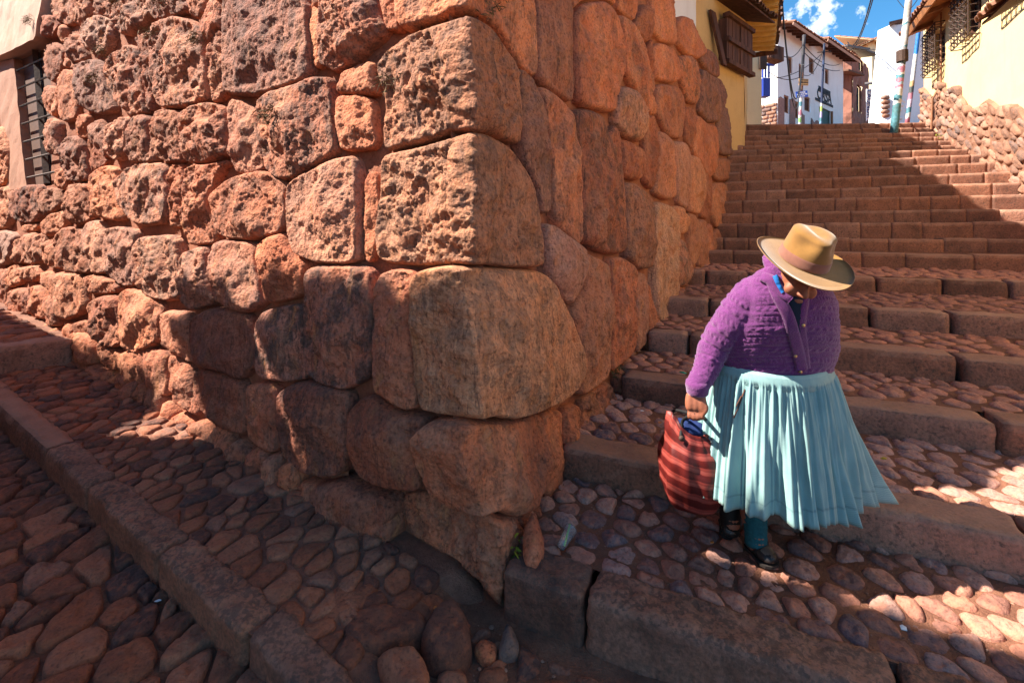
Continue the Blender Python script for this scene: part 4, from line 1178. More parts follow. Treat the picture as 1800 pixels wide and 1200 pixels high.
def eave(parent, p0, along_, out, length, overhang, slope, board_mat, beam_mat, beams, tile_mat, bw=.10, run=2.2, board=.03, fascia=None):
    """overhanging roof edge: boards, rafters below, tiles above. p0 = point on the wall head"""
    along_ = np.array(along_, float); out = np.array(out, float)
    dn = out - Z3 * slope; dn /= np.linalg.norm(dn)
    nn = np.cross(along_, dn); nn = nn if nn[2] > 0 else -nn
    a = np.array(p0, float)
    e0 = a + dn * overhang; in0 = a - dn * (run - overhang)
    mb = MB(); L = along_ * length
    mb.hexa([in0, in0 + L, e0 + L, e0, in0 + nn * board, in0 + L + nn * board, e0 + L + nn * board, e0 + nn * board])
    mb.done("eave_board", board_mat, parent)
    for i in range(beams):
        b = MB(); c = a + along_ * (length * (i + .5) / beams) + dn * (overhang * .5 - .1) - nn * (bw / 2 + .003)
        b.box(c, overhang + .2 - .04, bw * .8, bw, dn, az=nn); b.done("rafter", beam_mat, parent)
    if fascia is not None:
        MB().box(e0 + L / 2 - nn * .05 + dn * .021, length, .04, .14, along_, az=nn).done("fascia_board", fascia, parent)
    tile_field("roof_tiles", parent, e0 + nn * (board + .01), along_, -dn, length, run, tile_mat)

# ---- right-hand yellow house on its rubble base
YO, YD = (8.2, 7.45), unit2(.47, .883)
YN = np.array((YD[1], -YD[0], 0)) * -1          # towards the stairs
YT0, YT1 = -8.0, 5.25
rh = thing("yellow_house", "sunlit yellow house with rubble stone base and iron window cages beside the stairs", "house", (8.4, 7.6, 2.6))
def stair_z_at(P):
    z = 0.05
    for Q, e in STEPS:
        b = np.array((-e[1], e[0]))
        if (P[:2] - Q[:2]) @ b > 0: z = Q[2]
    return z
def yfoot(t): return 2.62 + .36 * t if t > -3 else max(.0, 1.54 + (t + 3) * .25)
def ytop(t): return yfoot(t) + .95 + .13 * math.sin(t * 2.3) + .1 * math.sin(t * 5.1 + 1)
wh = []
for t0 in (3.62, 1.68, -.15, -2.3, -4.6): wh.append((t0, t0 + .85, 5.55, 6.42))
# d runs up the street; the front of the panel faces d x Z, so walk it the other way round
RY = -YD; RO = np.array((YO[0], YO[1], 0)) + YD * YT1
def rt(t): return YT1 - t
wall_panel("wall", rh, RO, RY, 0, YT1 - YT0, -.2, 6.95, M_YEL, .35, 90, 40, .02, holes=[(rt(h[1]), rt(h[0]), h[2], h[3]) for h in wh])
# side wall at the far corner
far = RO + np.array((0, 0, 0))
wall_panel("gable_wall", rh, RO + YN * -5 - YD * .0, YN, 0, 4.99, 2, 6.9, M_YEL, .2, 12, 8, .01)
for h in wh:
    def yp(t, z, o=0.): return np.array((YO[0], YO[1], 0)) + YD * t + Z3 * z + YN * o
    w = MB(); tc = (h[0] + h[1]) / 2
    fr = MB()
    for t in (h[0] + .04, h[1] - .04, tc): fr.box(yp(t, (h[2] + h[3]) / 2, -.12), .07, .05, h[3] - h[2], YD)
    for z in (h[2] + .035, h[3] - .035): fr.box(yp(tc, z, -.121), h[1] - h[0] - .14, .05, .07, YD)
    fo = fr.done("window", M_WOOD, rh)
    MB().box(yp(tc, (h[2] + h[3]) / 2, -.15), h[1] - h[0], .02, h[3] - h[2], YD).done("pane", M_GLASS, fo)
    # wrought iron cage: uprights, cross bars and hooped scrolls that stand out from the wall
    g = MB(); n = 6
    for i in range(n):
        t = h[0] - .03 + (h[1] - h[0] + .06) * i / (n - 1)
        g.tube([yp(t, h[2] - .12, .02), yp(t, h[2] - .13, .20), yp(t, h[3] + .02, .20), yp(t, h[3] + .03, .02)], .011, 5)
    m = 8
    for j in range(m):
        z = h[2] - .13 + (h[3] - h[2] + .15) * j / (m - 1)
        g.tube([yp(h[0] - .03, z, .02), yp(h[0] - .03, z, .20), yp(h[1] + .03, z, .20), yp(h[1] + .03, z, .02)], .010, 5)
        if j < m - 1:
            zz = z + (h[3] - h[2] + .15) / (m - 1) / 2
            for i in range(n - 1):
                t = h[0] - .03 + (h[1] - h[0] + .06) * (i + .5) / (n - 1); rw, rh_ = (h[1] - h[0] + .06) / (n - 1) * .5, (h[3] - h[2] + .15) / (m - 1) * .5
                g.tube([yp(t + rw * math.cos(a), zz + rh_ * math.sin(a), .205 + .035 * math.cos(a * 2)) for a in np.linspace(0, 2 * math.pi, 11)], .008, 4, False)
    g.done("window_cage", M_IRON, rh)
M_BASEM = mud_material("pale_base_mortar", (.20, .095, .058), (.34, .175, .11), .7)
# rubble base: each stone its own piece, courses tilted with the slope
def base_pt(t, w, h): return np.array((YO[0], YO[1], 0)) + YD * t + Z3 * (yfoot(t) + w) + YN * h
rg = np.random.default_rng(77)
region = np.array([(-6.5, -.45), (YT1 - .03, -.45), (YT1 - .03, 1.12), (-6.5, 1.12)])
pts, rr, M = scatter(region, lambda p: rg.choice((.06, .08, .10)) if p[0] > -1 else .14, rg, 1.6, .12, 6000)
cs = cells(pts, M, region)
cs.sort(key=lambda c: -pts[c[0]][0])
cnt = 0; rest = MB()
for i, poly in cs:
    c = pts[i]
    if c[1] + .05 > ytop(c[0]) - yfoot(c[0]) + rg.uniform(-.12, .12): continue
    if area2(poly) < 0: poly = poly[::-1]
    small = c[0] < -1.0
    V, F = cobble_mesh(poly, lambda x, y: 0, rg.uniform(.045, .10), .006, int(rg.integers(1e6)), 1.0, nb=12 if small else 18, rings=(1, .9, .66, .33) if small else (1, .95, .84, .62, .34), rough=.022, tilt=.25)
    W = np.array([base_pt(x, y, h + .035) for x, y, h in V])
    F = [f[::-1] for f in F]
    if cnt < 298: add("rubble_stone", W, F, M_RUBBLE, rh); cnt += 1
    else: rest.put(W, F)
if rest.v: rest.done("rubble_stones", M_RUBBLE, rh, True)["kind"] = "stuff"
mb = MB(); nseg = 60
for i in range(nseg):
    a, b = YT0 + (YT1 - YT0) * i / nseg, YT0 + (YT1 - YT0) * (i + 1) / nseg
    P0, P1 = base_pt(a, -.8, .082), base_pt(b, -.8, .082); T0, T1 = base_pt(a, ytop(a) - yfoot(a) - .12, .075), base_pt(b, ytop(b) - yfoot(b) - .12, .075)
    I0, I1 = T0 - YN * .05, T1 - YN * .05
    mb.put([P0, P1, T1, T0, I0 + Z3 * .05, I1 + Z3 * .05], [(1, 0, 3, 2), (2, 3, 4, 5)])
mb.done("base_mortar", M_BASEM, rh)
eave(rh, np.array((YO[0], YO[1], 6.78)) + YD * YT0 + YN * .0, YD, YN, YT1 - YT0 - .25, .5, .30, M_EAVE_O, M_BEAM, 12, M_TILE, .09, 3.2, fascia=M_EAVE_O)
# drain pipe
pt_, pz_ = on_plane(1659, 120, YO, YD)
MB().tube([yp(pt_, yfoot(pt_) + .05, .22), yp(pt_, yfoot(pt_) + .75, .2), yp(pt_, 5, .05), yp(pt_, 6.7, .05)], .022, 6).done("drain_pipe", M_BEAM, rh)
# little tiled hood over a doorway nearer to us
hd = MB(); ht0, ht1 = -2.2, -.28
hz = 5.25
eave_hood = []
tile_field("door_hood_tiles", rh, yp(ht0, hz - .28, .62), YD, -YN + Z3 * .5, ht1 - ht0, .7, M_TILE)
MB().hexa([yp(ht0, hz - .32, .60), yp(ht1, hz - .32, .60), yp(ht1, hz + .02, .02), yp(ht0, hz + .02, .02), yp(ht0, hz - .28, .60), yp(ht1, hz - .28, .60), yp(ht1, hz + .06, .02), yp(ht0, hz + .06, .02)]).done("door_hood", M_WOOD, rh)

# ---- white house standing on top of the corner wall
ch = thing("white_house", "white plastered house standing on top of the red stone corner wall", "house", (-1, 3.5, 4.7))
HZ0, HZ1 = 4.0, 6.75
cA = corner(np.array(4.6)) - NL * .30 - NR * .34; cA[2] = 0
endR = cA + DR * 7.7; endL = cA + DL * 4.6
wall_panel("wall", ch, endL, -DL, 0, 4.6, HZ0, HZ1, M_WHITE, .3, 20, 8, .015)
wall_panel("wall", ch, cA, DR, 0, 7.7, 3.6, HZ1, M_WHITE, .3, 24, 12, .015)
def prism_roof(parent, p0, al, out, L, over, z, mat_b, run=2.6, sl=.32): eave(parent, np.array((p0[0], p0[1], z)), al, out, L, over, sl, mat_b, M_BEAM, max(3, int(L / .6)), M_TILE, .09, run)
prism_roof(ch, endL, -DL, NL, 4.6, .35, HZ1, M_EAVE_Y)
prism_roof(ch, cA, DR, NR, 7.7, .5, HZ1, M_EAVE_Y)

# ---- far left of the corner wall: plastered house with the barred window
lw = thing("window_house", "pale plastered house end with a barred window beside the stone wall", "house", (-7.2, 6.4, 1))
def lpt(u, v, h=0.0): s, z, P = hit(u, v, 'L'); return face_pt('L', np.array(s), np.array(z), np.array(h))
def lslab(name, px, h0, h1, mat, parent, res=.09, amp=.012, seed=0):
    p = np.array([hit(u, v, 'L')[:2] for u, v in px]); p = p if area2(p) > 0 else p[::-1]
    q = resample(p, res); V, F, ring = fill(q, res, np.random.default_rng(seed))
    hh = h1 + amp * fbm(np.c_[V * 3, np.full(len(V), 3.)], 4) * 2
    W = face_pt('L', V[:, 0], V[:, 1], hh); idx = [k for k in ring if k is not None]
    bk = face_pt('L', V[idx, 0], V[idx, 1], np.full(len(idx), h0)); n0 = len(W)
    Fs = [f[::-1] for f in F] + [(idx[(i + 1) % len(idx)], n0 + (i + 1) % len(idx), n0 + i, idx[i]) for i in range(len(idx))]
    return add(name, np.vstack([W, bk]), Fs, mat, parent, False)
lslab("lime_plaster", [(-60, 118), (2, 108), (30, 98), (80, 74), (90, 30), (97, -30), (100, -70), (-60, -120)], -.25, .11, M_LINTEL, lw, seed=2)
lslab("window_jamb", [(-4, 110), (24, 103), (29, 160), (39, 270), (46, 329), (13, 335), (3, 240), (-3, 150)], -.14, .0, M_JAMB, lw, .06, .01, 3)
lslab("wall", [(-120, 100), (4, 112), (12, 240), (18, 335), (20, 420), (16, 560), (-120, 560)], -.2, -.03, M_MUD, lw, .08, .03, 4)
win = lslab("window", [(20, 102), (86, 66), (108, 318), (42, 333)], -.14, -.09, plain("brown_window_board", (.11, .05, .032), .7), lw, .12, .0, 5)
for f in (.36,):
    m_ = MB(); a, b = np.array((36, 98)) * (1 - f) + np.array((84, 72)) * f, np.array((56, 328)) * (1 - f) + np.array((104, 316)) * f
    m_.tube([lpt(a[0], a[1], -.05), lpt(b[0], b[1], -.05)], .04, 4); m_.done("window_post", M_IRON, win)
for k in range(7):
    f = (k + .5) / 7; a = np.array((24, 108)) * (1 - f) + np.array((46, 328)) * f; b = np.array((88, 78)) * (1 - f) + np.array((108, 316)) * f
    MB().tube([lpt(a[0], a[1], -.02), lpt(b[0], b[1], -.02)], .013, 5).done("window_bar", M_IRON, win)

# ---- ochre house with the boarded shutter box, then its yellow eave
oh = thing("ochre_house", "ochre yellow house with boarded wooden window box at top of stone wall", "house", (3.6, 8.2, 4))
Oa = np.array((3.2, 8.97, 0)); Ob = np.array((5.45, 10.95, 0)); Oc = np.array((6.80, 13.5, 0))
dA = unit2(*(Ob - Oa)[:2]); dB = unit2(*(Oc - Ob)[:2])
wall_panel("wall", oh, Oa, dA, 0, np.linalg.norm(Ob - Oa), 2.4, 7.4, M_YEL2, .4, 20, 20, .02)
wall_panel("wall", oh, Ob, dB, 0, np.linalg.norm(Oc - Ob), 2.3, 7.0, M_YEL2, .4, 24, 20, .02)
nB = np.array((dB[1], -dB[0], 0)); nA = np.array((dA[1], -dA[0], 0))
eave(oh, Ob + Z3 * 6.98 - dB * 1.3, dB, nB, np.linalg.norm(Oc - Ob) + 1.5, .72, .16, M_EAVE_Y, M_EAVE_Y, 12, M_DARKTILE, .10, 2.4)
MB().box(Oc + dB * .19 + Z3 * 6.78 + nB * .35, .05, .85, .13, dB).done("verge_board", M_WOOD, oh)
def ap(u, v, o=0.):
    t, z = on_plane(u, v, Oa, dA); return Oa + dA * t + Z3 * z + nA * o
def apr(t, z, o): return Oa + dA * t + Z3 * z + nA * o
ta, zt_ = on_plane(1266, 34, Oa, dA); tb, zb_ = on_plane(1306, 133, Oa, dA)
print("BOX", ta, tb, zt_, zb_)
sb = MB(); sb.box(apr((ta + tb) / 2, (zt_ + zb_) / 2, .12), tb - ta, .02, zt_ - zb_ - .1, dA); box = sb.done("window_box", M_DARK, oh)
npk = 6; rg2 = np.random.default_rng(4)
for i in range(npk):
    w = (tb - ta) / npk
    p = MB(); p.box(apr(ta + w * (i + .5), (zt_ + zb_) / 2 + rg2.uniform(-.03, .02), .155 + rg2.uniform(0, .02)), w * rg2.uniform(.78, .94), .025, zt_ - zb_, dA)
    p.done("plank", M_WOOD, box)
for z in (zb_ - .02, (zb_ + zt_) / 2 - .02, zt_ + .02): MB().box(apr((ta + tb) / 2, z, .17), tb - ta + .2, .14, .09, dA).done("rail", M_WOOD, box)
for t in (ta - .05, tb + .05): MB().box(apr(t, (zb_ + zt_) / 2, .09), .07, .18, zt_ - zb_ - .1, dA).done("post", M_WOOD, box)
MB().hexa([apr(ta - .32, zb_ - .15, .16), apr(ta - .16, zb_ - .15, .16), apr(ta - .16, zb_ - .15, .22), apr(ta - .32, zb_ - .15, .22), apr(ta - .62, zb_ + .95, .03), apr(ta - .40, zb_ + .95, .03), apr(ta - .40, zb_ + .95, .09), apr(ta - .62, zb_ + .95, .09)]).done("loose_board", M_WOOD, oh)
tile_field("hood_tiles", oh, apr(ta - .30, zt_ + .14, .62), dA, -nA + Z3 * .42, tb - ta + .5, .7, M_DARKTILE)
MB().hexa([apr(ta - .3, zt_ + .10, .62), apr(tb + .2, zt_ + .10, .62), apr(tb + .2, zt_ + .36, 0), apr(ta - .3, zt_ + .36, 0), apr(ta - .3, zt_ + .14, .62), apr(tb + .2, zt_ + .14, .62), apr(tb + .2, zt_ + .40, 0), apr(ta - .3, zt_ + .40, 0)]).done("hood_board", M_WOOD, oh)

# ---- upper street behind the top step
def upz(x, y): return 4.36 + .224 * (y - 11.9)
us = MB()
gx, gy = np.linspace(3.5, 40, 20), np.linspace(12.1, 60, 26)
gv = np.array([(x, y, upz(x, y) - .05 + .02 * math.sin(x * 3 + y * 2)) for y in gy for x in gx])
o = add("upper_street", gv, [(j * 20 + i, j * 20 + i + 1, (j + 1) * 20 + i + 1, (j + 1) * 20 + i) for j in range(25) for i in range(19)], M_EARTH2, None); o["kind"] = "structure"

# ---- cream house at the head of the stairs
cr = thing("cream_house", "narrow sunlit cream house front just beyond the ochre house", "house", (7, 14.3, 4.8))
Cc = at(1300, 215, 14.3); Cd = unit2(.93, -.05 + .0)
cO = np.array((6.6, 14.25, 0)); cE = np.array((7.68, 14.35, 0)); cd = unit2(*(cE - cO)[:2]); cl = np.linalg.norm(cE - cO)
wall_panel("wall", cr, cO, cd, 0, cl, 4.2, 7.2, M_CREAM, .3, 8, 14, .015)
sd = unit2(.40, .916)
wall_panel("side_wall", cr, cE, sd, 0, 4.0, 4.2, 7.2, M_CREAM, .3, 12, 14, .02)
MB().box(at(1337, 105, 14.33) + np.array((.06, -.02, .1)), .22, .06, .8, cd).done("window", M_IRON, cr)

# ---- white two-storey house with two stepped roofs
wb = thing("white_townhouse", "white two storey house with brown windows and stepped tile eaves up the street", "house", (16, 26.5, 7.8))
W0 = np.array((.5695 * 26, 26., 0)); wd = unit2(.788, .616); wn_ = np.array((wd[1], -wd[0], 0)); wl2 = unit2(.6, -.8)
wins = []
for (u0, v0, u1, v1) in ((1385, 98, 1393, 131), (1404, 111, 1412, 142), (1422, 100, 1431, 132), (1450, 120, 1457, 150), (1378, 166, 1387, 201), (1397, 177, 1404, 210), (1414, 168, 1424, 198)):
    a = on_plane(u0, v0, W0, wd); b = on_plane(u1, v1, W0, wd); wins.append((a[0], b[0], b[1] if b[1] < a[1] else a[1], max(a[1], b[1])))
da = on_plane(1440, 187, W0, wd); db = on_plane(1461, 214, W0, wd)
wins.append((da[0], db[0], 7.5, da[1]))
wall_panel("wall", wb, W0, wd, 0, 10.4, 7.0, 13.3, M_WHITE, .3, 40, 20, .02, holes=wins)
wall_panel("side_wall", wb, W0 - wl2 * 7, wl2, 0, 7, 7.0, 13.3, M_WHITE, .3, 16, 12, .02)
for h in wins[:-1]:
    c = W0 + wd * (h[0] + h[1]) / 2 - wn_ * .10; f = MB()
    for t in (h[0] + .05, h[1] - .05): f.box(W0 + wd * t - wn_ * .1 + Z3 * (h[2] + h[3]) / 2, .1, .08, h[3] - h[2], wd)
    for z in (h[2] + .05, h[3] - .05): f.box(c + Z3 * z, h[1] - h[0] - .2, .079, .1, wd)
    fo = f.done("window", M_BEAM, wb); MB().box(c - wn_ * .03 + Z3 * (h[2] + h[3]) / 2, h[1] - h[0], .02, h[3] - h[2], wd).done("pane", M_WOOD, fo)
h = wins[-1]; MB().box(W0 + wd * (h[0] + h[1]) / 2 - wn_ * .12 + Z3 * (h[2] + h[3]) / 2, h[1] - h[0], .05, h[3] - h[2], wd).done("door", plain("dark_green_door", (.02, .06, .05), .6), wb)
for t, tz in ((h[1] + .05, .06),): MB().box(W0 + wd * t + wn_ * .03 + Z3 * (h[2] + h[3]) / 2, .12, .1, h[3] - h[2], wd).done("door_post", M_BEAM, wb)
# plinth of pink stone with a broken upper edge
pl = MB(); n = 40
for i in range(n):
    a, b = h[0] * i / n, h[0] * (i + 1) / n
    skip = any(a < w[1] and b > w[0] for w in wins[4:7])
    top = lambda t: 8.95 + .5 * math.sin(t * .9 + .2) * (1 if t < 4 else .5) + .10 * math.sin(t * 7) - .02 * t
    if skip: continue
    A0, B0 = W0 + wd * a + wn_ * .05, W0 + wd * b + wn_ * .05
    pl = MB(); pl.put([A0 + Z3 * 7, B0 + Z3 * 7, B0 + Z3 * top(b), A0 + Z3 * top(a), A0 - wn_ * .05 + Z3 * top(a), B0 - wn_ * .05 + Z3 * top(b)], [(0, 1, 2, 3), (3, 2, 5, 4)]).done("plinth_stone", M_PINK, wb)
rgp = np.random.default_rng(12); sn = np.array((wl2[1], -wl2[0], 0))
for row in range(6):
    t = 7 - 2.6
    while t < 6.95:
        w = rgp.uniform(.25, .6); w = min(w, 7 - t)
        V, F = rock_box(w - .03, .12, .2, .09, .05, .02, row * 17 + int(t * 10)); c = W0 - wl2 * (7 - t - w / 2) + sn * .04 + Z3 * (7.72 + row * .215)
        Wv = V[:, :1] * wl2 + V[:, 1:2] * -sn + V[:, 2:] * Z3 + c
        add("plinth_stone", Wv, F, M_RUBBLE, wb); t += w
eave(wb, W0 + Z3 * 13.25 - wd * .3, wd, wn_, 5.0, .95, .34, M_BEAM, M_WOOD, 8, M_TILE, .13, 3.4, fascia=M_LINTEL)
eave(wb, W0 + Z3 * 13.65 + wd * 4.75, wd, wn_, 5.9, .95, .34, M_BEAM, M_WOOD, 9, M_TILE, .13, 3.4, fascia=M_LINTEL)
wall_panel("upper_wall", wb, W0 + wd * 4.9, wd, 0, 5.5, 13.305, 13.66, M_WHITE, .3, 10, 3, .01)
def wtext(txt, u, v, size, mat, O, d, nrm, parent, name="lettering", off=.03, roll=0.0):
    cu = bpy.data.curves.new(name, 'FONT'); cu.body = txt; cu.size = size; cu.extrude = .01; cu.align_x = 'CENTER'; cu.align_y = 'CENTER'
    tmp = bpy.data.objects.new(name, cu); COL.objects.link(tmp)
    dg = bpy.context.evaluated_depsgraph_get(); me = bpy.data.meshes.new_from_object(tmp.evaluated_get(dg))
    bpy.data.objects.remove(tmp)
    t, z = on_plane(u, v, O, d); c = np.array((O[0], O[1], 0)) + d * t + Z3 * z + nrm * off
    vv = np.array([tuple(x.co) for x in me.vertices]); ca, sa = math.cos(roll), math.sin(roll)
    W = c + (vv[:, :1] * ca - vv[:, 1:2] * sa) * d + (vv[:, :1] * sa + vv[:, 1:2] * ca) * Z3 + vv[:, 2:] * nrm
    return add(name, W, [tuple(p.vertices) for p in me.polygons], mat, parent, False)
M_INK = plain("black_wall_paint", (.03, .028, .035), .8)
wtext("CASA", 1448.5, 170, 1.0, M_INK, W0, wd, wn_, wb)
for (u, v, w, hh) in ((1448.5, 161, 2.0, .35), (1448.5, 181, 3.0, .16)):
    t, z = on_plane(u, v, W0, wd); MB().box(W0 + wd * t + Z3 * z + wn_ * .03, w, .02, hh, wd).done("painted_bar", M_INK, wb)

# blue balcony door on the sunlit side
bb = thing("blue_balcony", "bright blue wooden balcony box hung on the white house side", "balcony", tuple(at(1343, 140, 21)))
for nm, (u0, v0, u1, v1), m in (("lower_panel", (1337, 140, 1350, 171), M_BLUE), ("rail", (1338, 137, 1351, 139.5), M_WHITE), ("upper_post", (1340, 117, 1341.5, 137), M_BLUE), ("upper_post", (1350.5, 113, 1352.5, 137), M_BLUE), ("lintel", (1340, 112, 1362, 116), M_BLUE), ("middle_post", (1345, 117, 1346.4, 137), M_BLUE)):
    a, b = at(u0, v0, 21), at(u1, v1, 21); MB().box((a + b) / 2, b[0] - a[0], .35 if nm == "lower_panel" else .08, a[2] - b[2], (1, .12, 0)).done(nm, m, bb)
re = thing("red_awning_box", "dark red boarded eave box beside the yellow eave", "awning", tuple(at(1352, 95, 17)))
a, b = at(1344, 84, 17), at(1373, 108, 17)
rb = MB(); rb.box((a + b) / 2, b[0] - a[0], .4, a[2] - b[2], (1, .3, -.12)); rb.done("board_box", M_WOOD, re)
for k in range(3):
    p = at(1345 + 0, 88 + k * 7, 16.75); q = at(1372, 88 + k * 7 + 1, 16.95); MB().tube([p, q], .03, 4).done("batten", M_BEAM, re)

# ---- ruined adobe house
ad = thing("adobe_ruin", "crumbling dark adobe house with sagging tin roof between white houses", "ruin", tuple(at(1500, 214, 30)))
A0 = at(1477, 214, 35.5); A1_ = at(1497, 214, 35); A2 = at(1527, 214, 39)
d1 = unit2(*(A1_ - A0)[:2]); d2 = unit2(*(A2 - A1_)[:2])
ztA = at(1490, 94, 35)[2]
wall_panel("wall", ad, A0, d1, -.6, np.linalg.norm((A1_ - A0)[:2]), 7.5, ztA, M_ADOBE, .4, 16, 30, .08)
h2 = [on_plane(1509, 100, A1_, d2), on_plane(1517, 130, A1_, d2)]; h3 = [on_plane(1506, 147, A1_, d2), on_plane(1514, 200, A1_, d2)]
wall_panel("wall", ad, A1_, d2, 0, np.linalg.norm((A2 - A1_)[:2]), 7.5, ztA - .2, M_ADOBE, .4, 26, 40, .10, holes=[(h2[0][0], h2[1][0], h2[1][1], h2[0][1]), (h3[0][0], h3[1][0], h3[1][1], h3[0][1])])
n2 = np.array((d2[1], -d2[0], 0))
for hh in (h2, h3): MB().box(A1_ * (1, 1, 0) + d2 * (hh[0][0] + hh[1][0]) / 2 - n2 * .2 + Z3 * (hh[0][1] + hh[1][1]) / 2, abs(hh[1][0] - hh[0][0]), .05, abs(hh[0][1] - hh[1][1]), d2).done("doorway" if hh is h3 else "window", M_DARK, ad)
for (u0, v0, u1, v1, y, dz) in ((1474, 84, 1514, 90, 34.6, .5), (1497, 88, 1532, 100, 36, .7), (1476, 126, 1504, 135, 34.2, .4)):
    a, b = at(u0, v0, y), at(u1, v1, y + 1.0)
    MB().hexa([a + (0, -.9, -.25), b + (0, -.9, -.25), b + (0, 1.2, .35), a + (0, 1.2, .35), a + (0, -.9, -.12), b + (0, -.9, -.12), b + (0, 1.2, .48), a + (0, 1.2, .48)]).done("tin_roof", M_DARKTILE if v0 > 100 else M_TIN, ad)

# ---- cream house with hipped tile roof above
up = thing("hilltop_house", "pale house with hipped red tile roof rising behind the adobe ruin", "house", tuple(at(1520, 200, 42)))
U0, U1, U2 = at(1470, 200, 44), at(1533, 200, 40), at(1580, 200, 46)
du1, du2 = unit2(*(U1 - U0)[:2]), unit2(*(U2 - U1)[:2]); zu = at(1533, 72, 40)[2]
wall_panel("wall", up, U0, du1, 0, np.linalg.norm((U1 - U0)[:2]), 10, zu, M_CREAM, .3, 14, 10, .02)
wi = [on_plane(1547, 90, U1, du2), on_plane(1553, 118, U1, du2)]
wall_panel("wall", up, U1, du2, 0, np.linalg.norm((U2 - U1)[:2]), 10, zu, M_CREAM, .3, 14, 10, .02, holes=[(wi[0][0], wi[1][0], wi[1][1], wi[0][1])])
nu2 = np.array((du2[1], -du2[0], 0)); nu1 = np.array((du1[1], -du1[0], 0))
MB().box(U1 * (1, 1, 0) + du2 * (wi[0][0] + wi[1][0]) / 2 - nu2 * .1 + Z3 * (wi[0][1] + wi[1][1]) / 2, abs(wi[1][0] - wi[0][0]), .05, abs(wi[0][1] - wi[1][1]), du2).done("window", M_GLASS, up)
eave(up, U0 * (1, 1, 0) + Z3 * zu, du1, nu1, np.linalg.norm((U1 - U0)[:2]) + .5, .7, .42, M_CREAM, M_BEAM, 6, M_TILE, .1, 3.6)
eave(up, U1 * (1, 1, 0) + Z3 * zu - du2 * .4, du2, nu2, np.linalg.norm((U2 - U1)[:2]), .7, .42, M_CREAM, M_BEAM, 5, M_TILE, .1, 3.6)

# ---- white battered building with whitewashed rubble base (the laundry)
la = thing("whitewashed_house", "bright whitewashed house with sloping wall and painted rubble base near blue pole", "house", tuple(at(1580, 210, 19)))
yl = 18.5
def quadwall(name, px, ys, mat, parent, thick=.5):
    P = [at(u, v, y) for (u, v), y in zip(px, ys)]
    n = np.cross(P[1] - P[0], P[3] - P[0]); n /= np.linalg.norm(n); n = n if n @ (CAMP - P[0]) > 0 else -n
    V, F = [], []; k = 14
    for j in range(k + 1):
        for i in range(k + 1):
            a, b = i / k, j / k; V.append((P[0] * (1 - a) + P[1] * a) * (1 - b) + (P[3] * (1 - a) + P[2] * a) * b)
    V = np.array(V); V = V + n * (.03 * fbm(V * 1.3, 3))[:, None]
    F = [(j * (k + 1) + i, j * (k + 1) + i + 1, (j + 1) * (k + 1) + i + 1, (j + 1) * (k + 1) + i) for j in range(k) for i in range(k)]
    mb = MB(); mb.put(V, F); B = [p - n * thick for p in P]
    mb.put(P + B, [(0, 3, 7, 4), (3, 2, 6, 7), (2, 1, 5, 6)])
    return add(name, mb.v, mb.f, mat, parent, False)
quadwall("sunlit_wall", [(1528, 214), (1549, 216), (1566, 44), (1561, 60)], (20.5, yl, yl + .6, 20.5), M_WHITE, la)
quadwall("front_wall", [(1549, 216), (1640, 216), (1640, 24), (1566, 44)], (yl, yl + 1, yl + 1.6, yl + .6), M_WHITE, la)
a, b = at(1563, 43, yl + .3), at(1650, 22, yl + 1.2); MB().hexa([a, b, b + (1.3, 1.5, .2), a + (1.3, 1.5, .2), a + (0, 0, .1), b + (0, 0, .1), b + (1.3, 1.5, .3), a + (1.3, 1.5, .3)]).done("roof_edge", M_DARKTILE, la)
rgw = np.random.default_rng(3)
for r in range(5):
    u = 1551 + 0
    while u < 1618:
        w = rgw.uniform(9, 17) if u > 1560 else 13
        v0, v1 = 208 - r * 8.2, 208 - (r + 1) * 8.2
        A_, B_ = at(u, v0, yl - .02), at(min(u + w, 1622), v1, yl - .02)
        V, F = rock_box(B_[0] - A_[0] - .03, .22, B_[2] - A_[2] - .025, .07, .06, .03, r * 31 + int(u)); c = (A_ + B_) / 2 + (0, (u - 1549) / 91 * 1.0 + .02, 0)
        add("plinth_stone", V * (1, -1, 1) * (1, -1, 1) + c, F, M_RUBBLE if u < 1560 else M_WRUBBLE, la); u += w
# shop sign
sg = thing("laundry_sign", "white upright LAUNDRY signboard with dark blue letters", "sign", tuple(at(1526, 185, 22)))
a, b = at(1523, 157, 22), at(1533.5, 213, 22)
MB().box((a + b) / 2, b[0] - a[0], .06, a[2] - b[2], (1, .05, 0)).done("board", M_WHITE, sg)
M_NAVY = plain("navy_sign_paint", (.03, .045, .16), .6)
wtext("LAUNDRY", 1527.8, 187, .33, M_NAVY, at(1528, 185, 21.95), np.array((1., 0, 0)), np.array((0, -1., 0)), sg, "lettering", .0, -math.pi / 2)
MB().hexa([at(1520, 150, 22.3), at(1541, 148, 22.3), at(1541, 146, 23.2), at(1520, 148, 23.2), at(1520, 148, 22.3), at(1541, 145, 22.3), at(1541, 143, 23.2), at(1520, 145, 23.2)]).done("tin_hood", M_TIN, sg)

